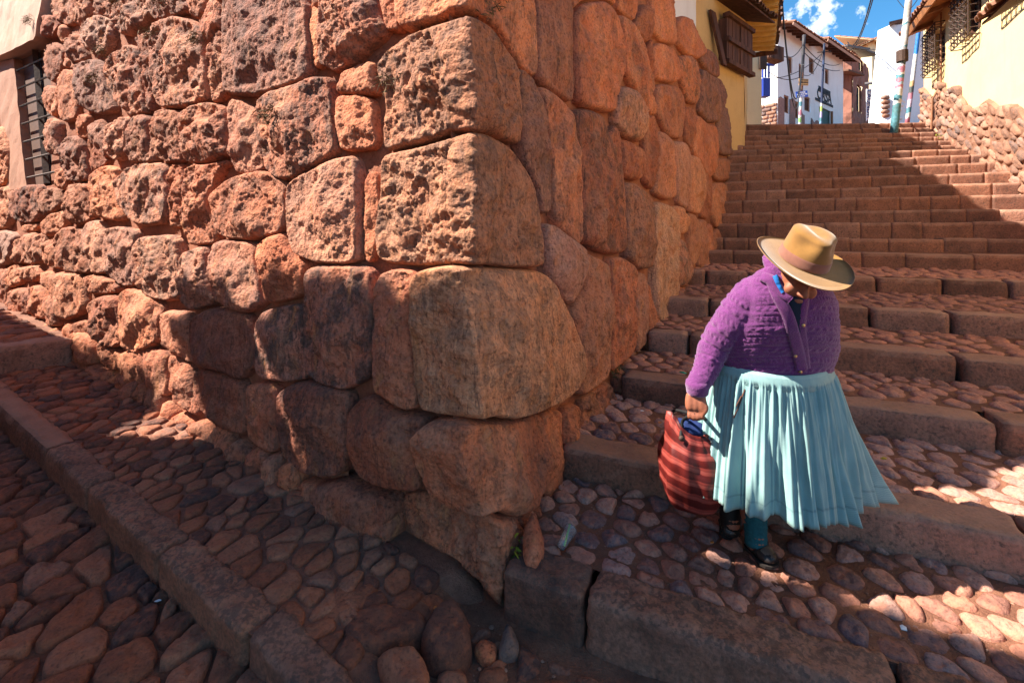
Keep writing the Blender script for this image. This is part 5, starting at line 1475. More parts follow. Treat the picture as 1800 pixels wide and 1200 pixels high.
# ---- poles, street signs, cables
def pole_bands(name, base, bands):
    """paint and stickers wrapped round a pole, set along its height"""
    t = NT(name); oc = t.n("ShaderNodeTexCoord").outputs["Generated"]; s = t.n("ShaderNodeSeparateXYZ"); t.l(oc, s.inputs[0])
    x = t.n("ShaderNodeValToRGB"); x.color_ramp.interpolation = 'CONSTANT'; e = x.color_ramp.elements
    while len(e) > 1: e.remove(e[-1])
    e[0].position = 0; e[0].color = rgba(bands[0][1])
    for p, c in bands[1:]: q = e.new(p); q.color = rgba(c)
    wob = t.math('ADD', s.outputs["Z"], t.math('MULTIPLY', t.math('SUBTRACT', t.noise(9, 3, .6), .5), .06)); t.l(wob, x.inputs[0])
    n = t.noise(16, 4, .6); c = t.mix(.6, x.outputs[0], t.ramp(n, [(.35, (.45, .42, .4)), (.6, (1.1, 1.1, 1.1))]), 'MULTIPLY')
    t.color(c).rough(.6); return t.m
def pole(name, label, foot, top, r0, r1, mat, cat="pole"):
    th = thing(name, label, cat, tuple(foot)); mb = MB()
    P = [foot * (1 - f) + top * f for f in np.linspace(0, 1, 12)]
    mb.tube(P, list(np.linspace(r0, r1, 12)), 12); mb.done("shaft", mat, th, True); return th
TEAL, WH, PK, GY, DG, BL = (.07, .20, .24), (.52, .50, .47), (.40, .15, .20), (.3, .3, .3), (.06, .07, .07), (.02, .15, .42)
f1, t1 = at(1570, 236, 11.15), at(1606, -75, 11.15)
p1 = pole("street_pole", "tall leaning teal and white street pole standing on the upper steps", f1 - (0, 0, .1), t1, .082, .066,
          pole_bands("sticker_wrapped_pole", TEAL, [(0, TEAL), (.135, (.07, .18, .2)), (.19, WH), (.21, TEAL), (.235, WH), (.27, PK), (.29, (.3, .4, .5)), (.305, PK), (.325, TEAL), (.35, WH), (.365, PK), (.395, (.55, .5, .55)), (.41, DG), (.45, GY), (.50, TEAL), (.51, WH), (.62, TEAL), (.63, WH), (.66, (.4, .36, .3)), (.75, WH), (.9, TEAL)]))
MB().tube([f1 * .56 + t1 * .44 - (0, 0, .13), f1 * .56 + t1 * .44 + (0, 0, .13)], .115, 12).done("clamp_box", M_IRON, p1)
f2, t2 = at(1594, 209, 13.2), at(1618, 30, 13.2)
pole("street_pole", "thinner pole with bright blue top band under the orange eave", f2 - (0, 0, .2), t2, .056, .048,
     pole_bands("blue_banded_pole", BL, [(0, PK), (.07, WH), (.12, TEAL), (.17, (.5, .4, .5)), (.24, PK), (.30, DG), (.36, (.4, .25, .12)), (.41, WH), (.66, BL), (.86, DG)]))
f3, t3 = at(1405, 218, 22), at(1413.5, 62, 22)
p3 = pole("utility_pole", "dark wooden utility pole with yellow and blue street signs", f3 - (0, 0, .3), t3, .062, .075,
          pole_bands("creosote_pole", DG, [(0, (.5, .5, .6)), (.08, (.2, .4, .12)), (.13, WH), (.16, PK), (.2, WH), (.25, TEAL), (.3, WH), (.36, (.12, .055, .035)), (.6, (.06, .045, .045)), (.68, GY), (.69, (.04, .035, .04))]))
M_SIGNY = plain("tan_sign_paint", (.45, .25, .10), .5); M_SIGNB = plain("blue_sign_enamel", (.01, .07, .42), .4); M_SIGNW = plain("white_sign_enamel", (.7, .7, .72), .5); M_SIGND = plain("dark_sign_print", (.05, .03, .02), .6)
def sign(nm, label, u0, v0, u1, v1, roll, mb_, rows, mp):
    s = thing(nm, label, "sign", tuple(at((u0 + u1) / 2, (v0 + v1) / 2, 21.8)))
    a, b = at(u0, v0, 21.8), at(u1, v1, 21.8); ax = np.array((math.cos(roll), .05, math.sin(roll))); az = np.array((-math.sin(roll), 0, math.cos(roll)))
    c = (a + b) / 2; w, hh = b[0] - a[0], a[2] - b[2]
    MB().box(c, w, .03, hh, ax, az=az).done("plate", mb_, s)
    for (y, segs, th) in rows:
        m = MB()
        for (x0, x1) in segs: m.box(c + ax * w * ((x0 + x1) / 2 - .5) + az * hh * (.5 - y) + np.array((0, -.022, 0)), w * (x1 - x0), .01, hh * th, ax, az=az)
        m.done("print", mp, s)
    return s
sg1 = sign("street_sign", "small tan street sign with dark lettering on the wooden utility pole", 1404, 139, 1421, 150.5, -.03, M_SIGNY, [(.2, [(.06, .3), (.33, .6), (.63, .95)], .14), (.55, [(.16, .24), (.27, .36), (.39, .46), (.53, .62), (.65, .74), (.77, .85), (.88, .95)], .2), (.9, [(.2, .9)], .06)], M_SIGND)
sg2 = sign("street_sign", "tilted bright blue street sign with white lettering below the tan sign", 1399, 160.5, 1420, 171.5, .12, M_SIGNB, [(.22, [(.2, .31), (.34, .46), (.5, .62), (.65, .78)], .2), (.52, [(.06, .2), (.24, .36), (.4, .52), (.56, .68), (.73, .94)], .2), (.82, [(.15, .4), (.45, .72)], .15)], M_SIGNW)
f4, t4 = at(1442, 216, 24), at(1449, 77, 24)
p4_ = pole("utility_pole", "slim dark blue utility pole in front of the white house", f4 - (0, 0, .3), t4, .055, .05,
           pole_bands("navy_pole", DG, [(0, (.2, .35, .5)), (.08, TEAL), (.12, (.4, .35, .55)), (.2, (.3, .42, .1)), (.26, WH), (.3, (.012, .02, .06)), (.75, (.03, .05, .12)), (.8, (.012, .02, .05))]))
MB().tube([t4 + (-.35, 0, -.45), t4 + (.35, 0, -.40)], .03, 5).done("cross_arm", M_IRON, p4_)
def cable(label, pts, r=.014, sag=0):
    P = [np.array(p, float) for p in pts]; out = []
    for a, b in zip(P[:-1], P[1:]):
        for f in np.linspace(0, 1, 10)[:-1]: out.append(a * (1 - f) + b * f)
    out.append(P[-1]); o = MB().tube(out, r, 5).done("overhead_cable", M_CABLE, None, True)
    set_props(o, label, "cable", "overhead cables across the street")
def cat_pts(A, B, sag, n=14): return [A * (1 - f) + B * f - Z3 * sag * 4 * f * (1 - f) for f in np.linspace(0, 1, n)]
top3 = at(1413, 72, 22); top3b = at(1411, 96, 22)
cable("thick drooping cable from upper left down to the wooden pole", cat_pts(at(1369, -60, 11), top3b, 2.6), .022)
cable("second drooping cable alongside the thick one to the wooden pole", cat_pts(at(1371, -55, 11.2), at(1411, 100, 22), 2.9), .016)
cable("short slack cable from the dark red eave box to the wooden pole", cat_pts(at(1362, 84, 18), at(1412, 78, 22), .5), .018)
cable("low slack cable from the blue balcony to the wooden pole", cat_pts(at(1352, 127, 21), at(1410, 134, 22), .25), .018)
cable("cable rising from the blue balcony to the navy pole", cat_pts(at(1352, 138, 21), at(1447, 92, 24), .35), .018)
cable("steep short cable between the wooden pole and the navy pole", cat_pts(at(1411, 131, 22), at(1447, 88, 24), .5), .016)
cable("cable from the wooden pole down to the adobe ruin", cat_pts(at(1413, 80, 22), at(1476, 113, 29), .4), .02)
cable("cable from the wooden pole to the ruin's lower roof", cat_pts(at(1414, 93, 22), at(1476, 124, 29), .3), .02)
cable("double cable reaching from the sky above down to the ruin roof", cat_pts(at(1536, -20, 14), at(1490, 74, 28), .8), .022)
cable("second strand of the double cable to the ruin roof", cat_pts(at(1539, -18, 14), at(1486, 78, 28), .9), .018)
cable("level cable from the ruin roof to the whitewashed house", cat_pts(at(1500, 83, 28), at(1556, 85, 22), .1), .016)
cable("thin high cable from the teal pole into the sky", cat_pts(at(1600, 25, 11.1), at(1560, -30, 15), .1), .008)
cable("thin high cable along the orange eave", cat_pts(at(1601, 15, 11.1), at(1640, -60, 9), .1), .008)

# ---- the house across the lane on the left (outside the picture; it shades the foot of the wall, roof heights stepped to shape that shade)
OPP = 3.05
M_OPP = plaster_material("lane_limewash", (0.72, 0.66, 0.58), 0.25, (0.4, 0.28, 0.2))
for nm_, lab_, a0_, a1_, OZ, seed_ in (("lane_house", "taller white house with tiled eave across the lane, nearest the corner", 1.0, 6.1, 6.75, 0), ("lane_house", "added narrow white house with tiled eave across the lane, stepping the shadow edge", 6.12, 7.1, 6.6, 2), ("lane_house", "lowest white house with tiled eave across the lane, furthest up", 7.12, 16., 5.8, 1)):  # narrow middle house added to step the shadow edge on the wall
    ho = thing(nm_, lab_, "house", tuple(np.r_[pt_ao((a0_ + a1_) / 2, OPP), 0]))
    oA, oB = np.r_[pt_ao(a1_, OPP), 0], np.r_[pt_ao(a0_, OPP), 0]
    od = unit2(*(oA - oB)[:2]); Lh = np.linalg.norm(oA - oB)
    dr = [(k, k + 1.0, -.2, 2.1) for k in ((2.2,) if seed_ == 0 else () if seed_ == 2 else (3.0, 7.0))] + [(k, k + .9, 3.4, 4.8) for k in np.arange(.9, Lh - 1.2, 2.2)]
    wall_panel("wall", ho, oB, od, 0, Lh, -.3, OZ, M_OPP, .4, 30, 14, .02, holes=dr)
    on_ = np.array((od[1], -od[0], 0))
    for h in dr: MB().box(oB + od * (h[0] + h[1]) / 2 - on_ * .12 + Z3 * (h[2] + h[3]) / 2, h[1] - h[0], .06, h[3] - h[2], od).done("door" if h[2] < 0 else "shutter", M_WOOD, ho)
    eave(ho, oB + Z3 * OZ, od, on_, Lh, .45, .3, M_BEAM, M_WOOD, int(Lh / .6), M_TILE, .1, 3.0)
    MB().box(oB + od * Lh / 2 - on_ * 3.0 + Z3 * (OZ / 2 - .2), Lh - .1, 5.6, OZ - .1, od).done("sun_stop_body", M_OPP, ho)  # solid mass added to keep sun from leaking through the openings
    wall_panel("end_wall", ho, oB - on_ * 6, on_, 0, 6, -.3, OZ, M_OPP, .4, 10, 8, .02)
# ------------------------------------------------------------ ground and loose stones at the foot of the corner
def gpt(u, v, z): return rise_pt(u, v, z)
corner_ground = thing("corner_ground", "bare earth and scattered cobbles between kerb end and first step", "ground patch", (-.3, 1.6, 0.0), kind="structure")
reg = np.array([gpt(705, 1010, .05)[:2], gpt(870, 1085, .02)[:2], gpt(905, 1110, 0)[:2], gpt(1120, 1225, 0)[:2], gpt(1160, 1290, 0)[:2], gpt(700, 1290, 0)[:2], gpt(640, 1150, .04)[:2]])
reg = reg if area2(reg) > 0 else reg[::-1]
lo, hi = reg.min(0), reg.max(0)
gx, gy = np.linspace(lo[0] - .15, hi[0] + .2, 80), np.linspace(lo[1] - .2, hi[1] + .1, 70)
def cg_z(x, y):
    a = along(x, y); w = min(1., max(0., (a - .02) / .20)); w = w * w * (3 - 2 * w)
    return max(street_z(x, y) + .02, -.005) * (1 - w) + (pave_z(x, y) - .012) * w
gv = np.array([(x, y, cg_z(x, y)) for y in gy for x in gx]); gv[:, 2] += .014 * fbm(gv * 8, 4) + .006 * fbm(gv * 40, 3)
add("earth", gv, [(j * 80 + i, j * 80 + i + 1, (j + 1) * 80 + i + 1, (j + 1) * 80 + i) for j in range(69) for i in range(79)], M_EARTH, corner_ground)
hull = np.array([reg[np.argmin(reg @ np.array((math.cos(a), math.sin(a))))] for a in np.linspace(0, 2 * math.pi, 24)[:-1]])
_, ix = np.unique(np.round(hull, 4), axis=0, return_index=True); hull = hull[np.sort(ix)]; hull = hull if area2(hull) > 0 else hull[::-1]
lay_cobbles(corner_ground, hull, lambda x, y: cg_z(x, y) - .012, lambda p: rc.choice((.03, .045, .06)), .034, .016, np.random.default_rng(41), M_SLAB, stretch=1.25, ang=.4, flat=.7, keep=120, rough=.010, tries=260, tilt=.2)

def loose_stone(label, px, z, hgt, seed, mat=None, rough=.03, tiltv=(0, 0), bed=.03, flat=.8):
    """a loose block whose outline on the ground was read from the photograph (top face outline)"""
    P = np.array([gpt(u, v, z + hgt)[:2] for u, v in px]); P = P if area2(P) > 0 else P[::-1]
    c = P.mean(0)
    q = resample(chaikin(P, 2), .016); V, F, ring = fill(q, .016, np.random.default_rng(seed))
    d = seg_dist(V, q); o = seed * 1.7
    top = z + hgt * (1 - .35 * np.clip(1 - d / .035, 0, 1) ** 2) + rough * fbm(np.c_[V * 7, np.full(len(V), o)], 4) + rough * .5 * fbm(np.c_[V * 30, np.full(len(V), o)], 3) + (V - c) @ np.array(tiltv)
    W = np.c_[V, top]; idx = [k for k in ring if k is not None]; n0 = len(W); F = list(F); layers = [idx]
    for s, e in ((.4, 1.05), (1., 1.07)):
        b = np.c_[c + (V[idx] - c) * e + .010 * fbm(np.c_[V[idx] * 12, np.full(len(idx), s + o)], 2)[:, None], np.maximum(z - bed, W[idx, 2] - (hgt + bed) * s)]
        layers.append(list(range(len(W), len(W) + len(idx)))); W = np.vstack([W, b])
    for a, b in zip(layers[:-1], layers[1:]):
        for i in range(len(idx)):
            j = (i + 1) % len(idx); F.append((a[i], b[i], b[j], a[j]))
    o = add("loose_stone", W, F, mat or M_SLAB); set_props(o, label, "stone", "loose stones at the wall corner"); return o
loose_stone("upright dark-topped block leaning at the kerb end near the wall tip", [(738, 1098), (765, 1062), (800, 1048), (825, 1078), (828, 1110), (800, 1140), (752, 1130)], .0, .115, 3, rough=.03, tiltv=(-.1, .25))
loose_stone("squarish block wedged behind the last kerbstone at bottom edge", [(655, 1130), (735, 1125), (756, 1160), (752, 1215), (700, 1215)], .0, .12, 4, rough=.03)
loose_stone("broad cracked flat slab behind the last kerbstone", [(600, 1080), (640, 1060), (700, 1050), (748, 1068), (752, 1090), (700, 1112), (640, 1128), (606, 1120)], .055, .065, 5, rough=.022)
loose_stone("long split slab beside the rounded pavement stones", [(556, 1080), (590, 1020), (636, 1000), (668, 1030), (650, 1060), (600, 1085), (575, 1098)], .06, .055, 6, rough=.018)
loose_stone("small pale triangular stone at the very tip of the wall", [(876, 1122), (892, 1086), (914, 1118), (905, 1132), (880, 1134)], -.01, .075, 7, M_RUBBLE, .012, (0, .3))
loose_stone("low rough rock between the upright block and the wall tip", [(832, 1128), (850, 1112), (874, 1122), (872, 1146), (845, 1152)], -.01, .05, 21, M_STONE, .02)
loose_stone("small broken rock behind the squarish block at bottom edge", [(700, 1108), (728, 1100), (742, 1116), (724, 1128), (702, 1124)], .0, .07, 22, rough=.02)
loose_stone("cracked rock in front of the upright block at bottom edge", [(770, 1168), (806, 1160), (824, 1182), (800, 1206), (768, 1200)], -.02, .06, 23, rough=.02)
loose_stone("small dark cobble loose on the earth below the first step", [(842, 1168), (880, 1160), (896, 1184), (868, 1202), (842, 1192)], -.02, .045, 24, rough=.012)
loose_stone("rounded flat stone on the pavement left of the wall foot", [(645, 990), (700, 982), (712, 1000), (700, 1018), (660, 1015)], .06, .03, 8)
loose_stone("pointed flake stone against the foundation block", [(712, 1000), (735, 990), (757, 1005), (740, 1012)], .06, .02, 9)
loose_stone("stone set on edge at left end of the fourth step", [(1206, 520), (1212, 503), (1240, 500), (1240, 520), (1225, 526)], .76, .10, 12, M_RUBBLE)
loose_stone("broken stone leaning beside the foundation block on the first step", [(918, 930), (940, 905), (958, 940), (945, 965), (924, 968)], .19, .09, 14, M_STONE, .02, (0, .4))

# grit and pebbles lying on the earth
rgp = np.random.default_rng(99); pb = MB()
def pebble(x, y, z, s):
    n = 6; V = []; a0 = rgp.uniform(0, 6)
    for k in range(n): a = a0 + 2 * math.pi * k / n; r = s * rgp.uniform(.7, 1.2); V.append((x + r * math.cos(a), y + r * math.sin(a), z))
    V.append((x + rgp.uniform(-.2, .2) * s, y, z + s * rgp.uniform(.4, .9)))
    pb.put(V, [(k, (k + 1) % n, n) for k in range(n)])
for _ in range(900):
    a, b = rgp.uniform(-.9, .9), rgp.uniform(1.2, 1.95); p = np.array((a, b))
    if outw(a, b) < 0.02 or along(a, b) > .9: continue
    if inside(p[None], reg)[0] or outw(a, b) < .05: pebble(a, b, cg_z(a, b), rgp.choice((.002, .004, .008, .011), p=(.4, .35, .17, .08)))
P0, e0 = STEPS[0]; b0 = np.array((-e0[1], e0[0], 0))
for _ in range(2600):
    p = P0 + e0 * rgp.uniform(-.05, 1.9) + b0 * rgp.uniform(.18, .95)
    pebble(p[0], p[1], .182 + .028 * max(0, (p - P0) @ b0 - .2), rgp.choice((.0015, .003, .006), p=(.5, .38, .12)))
o = add("grit", pb.v, pb.f, M_RUBBLE, None, False); o["kind"] = "stuff"; o["label"] = "fine grit and pebbles scattered between the cobbles"

# litter
M_LIT = plain("white_litter", (.6, .6, .62), .5); M_ORG = plain("orange_litter", (.5, .16, .03), .5); M_GRN = plain("green_litter", (.02, .25, .13), .4); M_YLW = plain("yellow_leaf", (.45, .30, .03), .6)
def scrap(label, u, v, z, s, m, seed, name="litter"):
    r = np.random.default_rng(seed); c = gpt(u, v, z); V = []
    for k in range(5): a = 2 * math.pi * k / 5; V.append((c[0] + s * r.uniform(.6, 1.3) * math.cos(a), c[1] + s * r.uniform(.5, 1) * math.sin(a), z + s * r.uniform(.05, .5)))
    V.append((c[0], c[1], z + s * .5)); W = V + [(x, y, q - .003) for x, y, q in V]
    F = [(k, (k + 1) % 5, 5) for k in range(5)] + [((k + 1) % 5 + 6, k + 6, 11) for k in range(5)] + [(k, k + 6, (k + 1) % 5 + 6, (k + 1) % 5) for k in range(5)]
    o = add(name, W, F, m, None, False); set_props(o, label, "litter", "scraps of litter on the stones")
scrap("crumpled green and white wrapper on the third step by the purple sleeve", 1201, 656, .60, .028, M_GRN, 1)
scrap("tiny white scrap on the pavement near the wall", 388, 831, .19, .011, M_LIT, 2)
scrap("white paper shred on the pavement cobbles, mid wall", 298, 799, .22, .016, M_LIT, 3)
scrap("white scrap lying on the dark street cobbles", 262, 980, .06, .016, M_LIT, 4)
scrap("small white scrap on a street cobble nearer the kerb", 278, 1055, .04, .012, M_LIT, 5)
scrap("white scrap at the foot of the low block under the wall", 582, 932, .11, .014, M_LIT, 6)
scrap("orange cigarette end on the loose slab near the wall tip", 765, 1068, .07, .010, M_ORG, 7)
scrap("orange stub beside the rear shoe on the cobbles", 1252, 953, .23, .010, M_ORG, 8)
scrap("yellow leaf on the second step cobbles right of the skirt", 1554, 806, .42, .014, M_YLW, 9)
scrap("thin orange peel on the second step cobbles", 1517, 800, .42, .010, M_ORG, 10)
scrap("shiny crumpled foil among cobbles near the sun patch", 1588, 1104, .21, .016, M_LIT, 11)
scrap("white scrap on the cobbles at the left end of the second step", 1129, 722, .43, .012, M_LIT, 12)
scrap("orange scrap on cobbles behind the striped bag", 1160, 743, .42, .012, M_ORG, 13)

# clear plastic cup with a green straw
M_CUP = NT("clear_plastic"); M_CUP.b.inputs["Transmission Weight"].default_value = .92; M_CUP.b.inputs["Roughness"].default_value = .12; M_CUP.b.inputs["IOR"].default_value = 1.35; M_CUP.color((.92, .95, .96)); M_CUP = M_CUP.m
cup = thing("plastic_cup", "clear plastic cup with green straw lying on the first step cobbles", "cup", tuple(gpt(990, 948, .21)))
ca_, cb_ = gpt(986, 960, .222), gpt(1001, 934, .235); ax = cb_ - ca_; L = np.linalg.norm(ax); ax /= L; s1 = np.cross(ax, (0, 0, 1)); s1 /= np.linalg.norm(s1); s2 = np.cross(ax, s1)
V, F = [], []; n = 24
prof = [(0, .001), (0, .019), (.3, .021), (.7, .025), (.97, .027), (1.0, .030), (1.0, .0285), (.97, .0258), (.7, .0238), (.3, .0198), (.03, .0178), (.03, .001)]
for f, r in prof:
    for k in range(n):
        a = 2 * math.pi * k / n; V.append(ca_ + ax * L * 1.15 * f + r * (math.cos(a) * s1 + math.sin(a) * s2))
for j in range(len(prof) - 1):
    for k in range(n): F.append((j * n + k, j * n + (k + 1) % n, (j + 1) * n + (k + 1) % n, (j + 1) * n + k))
add("cup_body", V, F, M_CUP, cup)
MB().tube([ca_ + ax * .01 + s1 * .012, cb_ + ax * .015 - s1 * .004 + s2 * -.022], .0045, 8).done("straw", plain("lime_green_straw", (.18, .5, .02), .4), cup, True)

# dry tufts on the wall, a green weed at its tip
M_DRY = plain("dry_grass", (.16, .10, .045), .9, 0, .5, 60); M_WEED = plain("yellow_green_weed", (.28, .30, .03), .7, 0, .4, 60)
def tuft(label, c, n, ln, m, nrm, seed, grp, cat="tuft", w=.003, name="grass_tuft"):
    r = np.random.default_rng(seed); mb = MB(); c = np.array(c)
    for _ in range(n):
        d = nrm * r.uniform(.2, 1) + np.array((r.normal() * .6, r.normal() * .3, r.normal() * .6 - .1)); d /= np.linalg.norm(d); l = ln * r.uniform(.4, 1.2)
        side = np.cross(d, r.normal(size=3)); side /= np.linalg.norm(side); b = c + np.array((r.normal(), r.normal() * .4, r.normal())) * ln * .55
        m1 = b + d * l * .5 - Z3 * .002; e = b + d * l - Z3 * l * .25
        mb.put([b - side * w, b + side * w, m1 + side * w * .8, m1 - side * w * .8, e], [(0, 1, 2, 3), (3, 2, 4)])
    o = mb.done(name, m); set_props(o, label, cat, grp); return o
for k, (u, v, h, lab) in enumerate(((296, 68, .13, "dry tuft on the big pitted stone near the top left"), (375, 78, .12, "dry tuft in the joint right of the big pitted stone"), (205, 95, .12, "dry tuft over the grey stone right of the window"), (187, 143, .1, "dry tuft in the joint below the two grey stones"), (230, 8, .12, "dry tuft at the picture's top edge above the window wall"),
                       (78, 42, .14, "dry tuft on the overhanging stone by the white plaster"), (504, 208, .12, "dark dry tuft on the rough stone left of the corner"), (702, 152, .1, "small dry tuft on upper cornerstone"), (305, 10, .1, "dry tuft on top edge stones, mid left"), (840, 22, .09, "dark dry moss tuft above the upper cornerstone"))):
    P = lpt(u, v, h) if u < 830 else hit(u, v, 'R')[2] + NR * h
    tuft(lab, P, 90 if k < 7 else 45, .055, M_DRY, NL, 500 + k, "dry tufts growing from the wall joints")
tuft("small yellow green weed sprouting at the tip of the corner wall", gpt(915, 965, .20) + np.array((0, -.02, .02)), 26, .05, M_WEED, np.array((.3, -.4, .8)), 600, "green weeds", "weed", .006, "weed")
tuft("mossy weed in the wall foot above second step", gpt(1075, 660, .50) + np.array((0, -.05, .06)), 60, .05, M_DRY, NR, 601, "green weeds", "weed", .004, "weed")
tuft("tiny green weed growing on a high step near the right wall", at(1648, 240, 9.7), 16, .05, M_WEED, np.array((0, -.4, .8)), 602, "green weeds", "weed", .008, "weed")
# ------------------------------------------------------------ the woman coming down the steps
from mathutils.bvhtree import BVHTree
def P2(u, v, y): return at(u, v, y)
def knit_material():
    t = NT("purple_cable_knit")
    at_u = t.n("ShaderNodeAttribute"); at_u.attribute_name = "knit"
    n = t.noise(30, 4, .6); f = t.noise(260, 3, .6)
    c = t.mix(.7, (0.14, 0.025, 0.132), t.ramp(n, [(.3, (.75, .7, .78)), (.7, (1.15, 1.12, 1.12))]), 'MULTIPLY')
    c = t.mix(.8, c, t.ramp(f, [(.3, (.6, .58, .6)), (.65, (1.2, 1.2, 1.2))]), 'MULTIPLY')
    t.color(c).rough(.95); t.b.inputs["Sheen Weight"].default_value = .35; t.b.inputs["Sheen Roughness"].default_value = .5
    t.bump(f, .8, .004); return t.m
M_KNIT = knit_material()
def cloth_material():
    t = NT("turquoise_woven_cotton")
    u = t.n("ShaderNodeAttribute"); u.attribute_name = "weave"
    mp = t.n("ShaderNodeMapping"); mp.inputs["Scale"].default_value = (260, 260, 1); t.l(u.outputs["Vector"], mp.inputs[0])
    ck = t.n("ShaderNodeTexChecker"); ck.inputs["Scale"].default_value = 1; t.l(mp.outputs[0], ck.inputs["Vector"])
    n = t.noise(8, 5, .6); st = t.noise(35, 4, .6, stretch=(1, 1, .1))
    c = t.mix(ck.outputs["Fac"], (0.27, 0.405, 0.385), (0.20, 0.335, 0.33))
    c = t.mix(.7, c, t.ramp(n, [(.3, (.66, .72, .75)), (.7, (1.12, 1.08, 1.06))]), 'MULTIPLY')
    sz = t.n('ShaderNodeSeparateXYZ'); t.l(u.outputs['Vector'], sz.inputs[0])
    seam = t.ramp(sz.outputs['Y'], [(.545, (1, 1, 1)), (.552, (.62, .66, .68)), (.558, (1, 1, 1)), (.60, (1, 1, 1)), (.62, (.80, .72, .66))])
    c = t.mix(1.0, c, seam, 'MULTIPLY')
    c = t.mix(.35, c, t.ramp(st, [(.35, (.55, .8, .9)), (.55, (1.1, 1.1, 1.1))]), 'MULTIPLY')
    t.color(c).rough(.85); t.b.inputs["Sheen Weight"].default_value = .15
    t.bump(t.noise(300, 2, .5), .35, .002); return t.m
M_CLOTH = cloth_material()
def skin_material():
    t = NT("weathered_brown_skin")
    n = t.noise(55, 5, .65); b = t.noise(12, 3, .6)
    c = t.mix(.6, (0.30, 0.105, 0.058), t.ramp(b, [(.3, (.75, .7, .68)), (.7, (1.15, 1.1, 1.1))]), 'MULTIPLY')
    t.color(c).rough(.55); t.b.inputs["Subsurface Weight"].default_value = .08; t.b.inputs["Subsurface Radius"].default_value = (.01, .004, .002)
    t.bump(n, .35, .004); return t.m
M_SKIN = skin_material()
def felt(name, col, b=.3):
    t = NT(name); n = t.noise(18, 5, .6); f = t.noise(400, 3, .6)
    t.color(t.mix(.7, col, t.ramp(n, [(.3, (.70, .66, .60)), (.7, (1.12, 1.1, 1.08))]), 'MULTIPLY')).rough(.95)
    t.b.inputs["Sheen Weight"].default_value = .25; t.bump(f, b, .0015); return t.m
M_FELT = felt("mustard_wool_felt", (0.225, 0.108, 0.025)); M_BAND = felt("dusty_rose_ribbon", (0.19, 0.075, 0.05), .15)
M_HAIR = plain("black_hair", (.012, .010, .009), .5, 0, .4, 60); M_SHOE = plain("worn_black_leather", (.022, .017, .016), .38, 0, .5, 30); M_SOCK = plain("teal_ribbed_sock", (.012, .085, .10), .9, 0, .4, 80)
M_TOE = plain("scuffed_brown_leather", (.13, .085, .062), .45, 0, .5, 30); M_NAVYC = plain("dark_navy_blouse", (.010, .018, .035), .9); M_BLUEC = plain("bright_blue_blouse_collar", (.01, .13, .42), .8); M_BRASS = plain("brass_button", (.55, .40, .18), .35, .8)

woman = thing("person", "stooping person in purple cardigan, turquoise skirt and mustard hat, walking down steps with a bag", "person", (1.06, 2.03, .2))

def ring(c, rx, ry, n=36, tilt=0., sq=2.3, yaw=0.):
    """superellipse ring; tilt leans it about X (front down)"""
    out = []
    for k in range(n):
        a = 2 * math.pi * k / n; x = rx * np.sign(math.cos(a)) * abs(math.cos(a)) ** (2 / sq); y = ry * np.sign(math.sin(a)) * abs(math.sin(a)) ** (2 / sq)
        x, y = x * math.cos(yaw) - y * math.sin(yaw), x * math.sin(yaw) + y * math.cos(yaw)
        out.append((c[0] + x, c[1] + y * math.cos(tilt), c[2] + y * math.sin(tilt)))
    return out
def loft(rings, cap=True):
    n = len(rings[0]); V = [p for r in rings for p in r]; F = []
    for j in range(len(rings) - 1):
        for k in range(n): F.append((j * n + k, j * n + (k + 1) % n, (j + 1) * n + (k + 1) % n, (j + 1) * n + k))
    if cap: F.append(tuple(range(n))[::-1]); F.append(tuple((len(rings) - 1) * n + k for k in range(n)))
    return V, F
def spline(pts, n):
    pts = np.array(pts, float); m = len(pts); out = []
    for t in np.linspace(0, m - 1, n):
        i = min(int(t), m - 2); f = t - i; p0, p1, p2, p3 = pts[max(i - 1, 0)], pts[i], pts[i + 1], pts[min(i + 2, m - 1)]
        out.append(.5 * (2 * p1 + (p2 - p0) * f + (2 * p0 - 5 * p1 + 4 * p2 - p3) * f * f + (3 * p1 - p0 - 3 * p2 + p3) * f ** 3))
    return np.array(out)
def limb(mb, pts, n=14, seg=16):
    s = spline(pts, seg); mb.tube([p[:3] for p in s], [p[3] for p in s], n)
def remeshed(mb, voxel, smooth=4, it=.5):
    me = mesh_from("tmp", mb.v, mb.f, None); o = bpy.data.objects.new("tmp", me); COL.objects.link(o)
    m = o.modifiers.new("r", 'REMESH'); m.mode = 'VOXEL'; m.voxel_size = voxel
    if smooth: s = o.modifiers.new("s", 'SMOOTH'); s.iterations = smooth; s.factor = it
    dg = bpy.context.evaluated_depsgraph_get(); me2 = bpy.data.meshes.new_from_object(o.evaluated_get(dg))
    bpy.data.objects.remove(o)
    V = np.empty(len(me2.vertices) * 3); me2.vertices.foreach_get("co", V); V = V.reshape(-1, 3)
    Nn = np.empty(len(me2.vertices) * 3); me2.vertex_normals.foreach_get("vector", Nn) if hasattr(me2, "vertex_normals") else None
    F = [tuple(p.vertices) for p in me2.polygons]
    return V, Nn.reshape(-1, 3), F

# ---- hat frame
HC = P2(1411, 458, 1.80)                                   # middle of the brim
HA = np.array((.15, -.46, .87)); HA /= np.linalg.norm(HA)  # crown axis
HF = np.array((-.10, -.88, -.46)); HF -= HA * (HF @ HA); HF /= np.linalg.norm(HF); HS = np.cross(HF, HA)   # HS: her left-right axis
if HS[0] < 0: HS = -HS
def hp(s, f, a): return HC + HS * s + HF * f + HA * a
def hd_(s, f, a): return hp(s, f - .004, a - .034)

# ---- body: head, neck, trunk, arms with hands, legs (one continuous skin)
mb = MB()
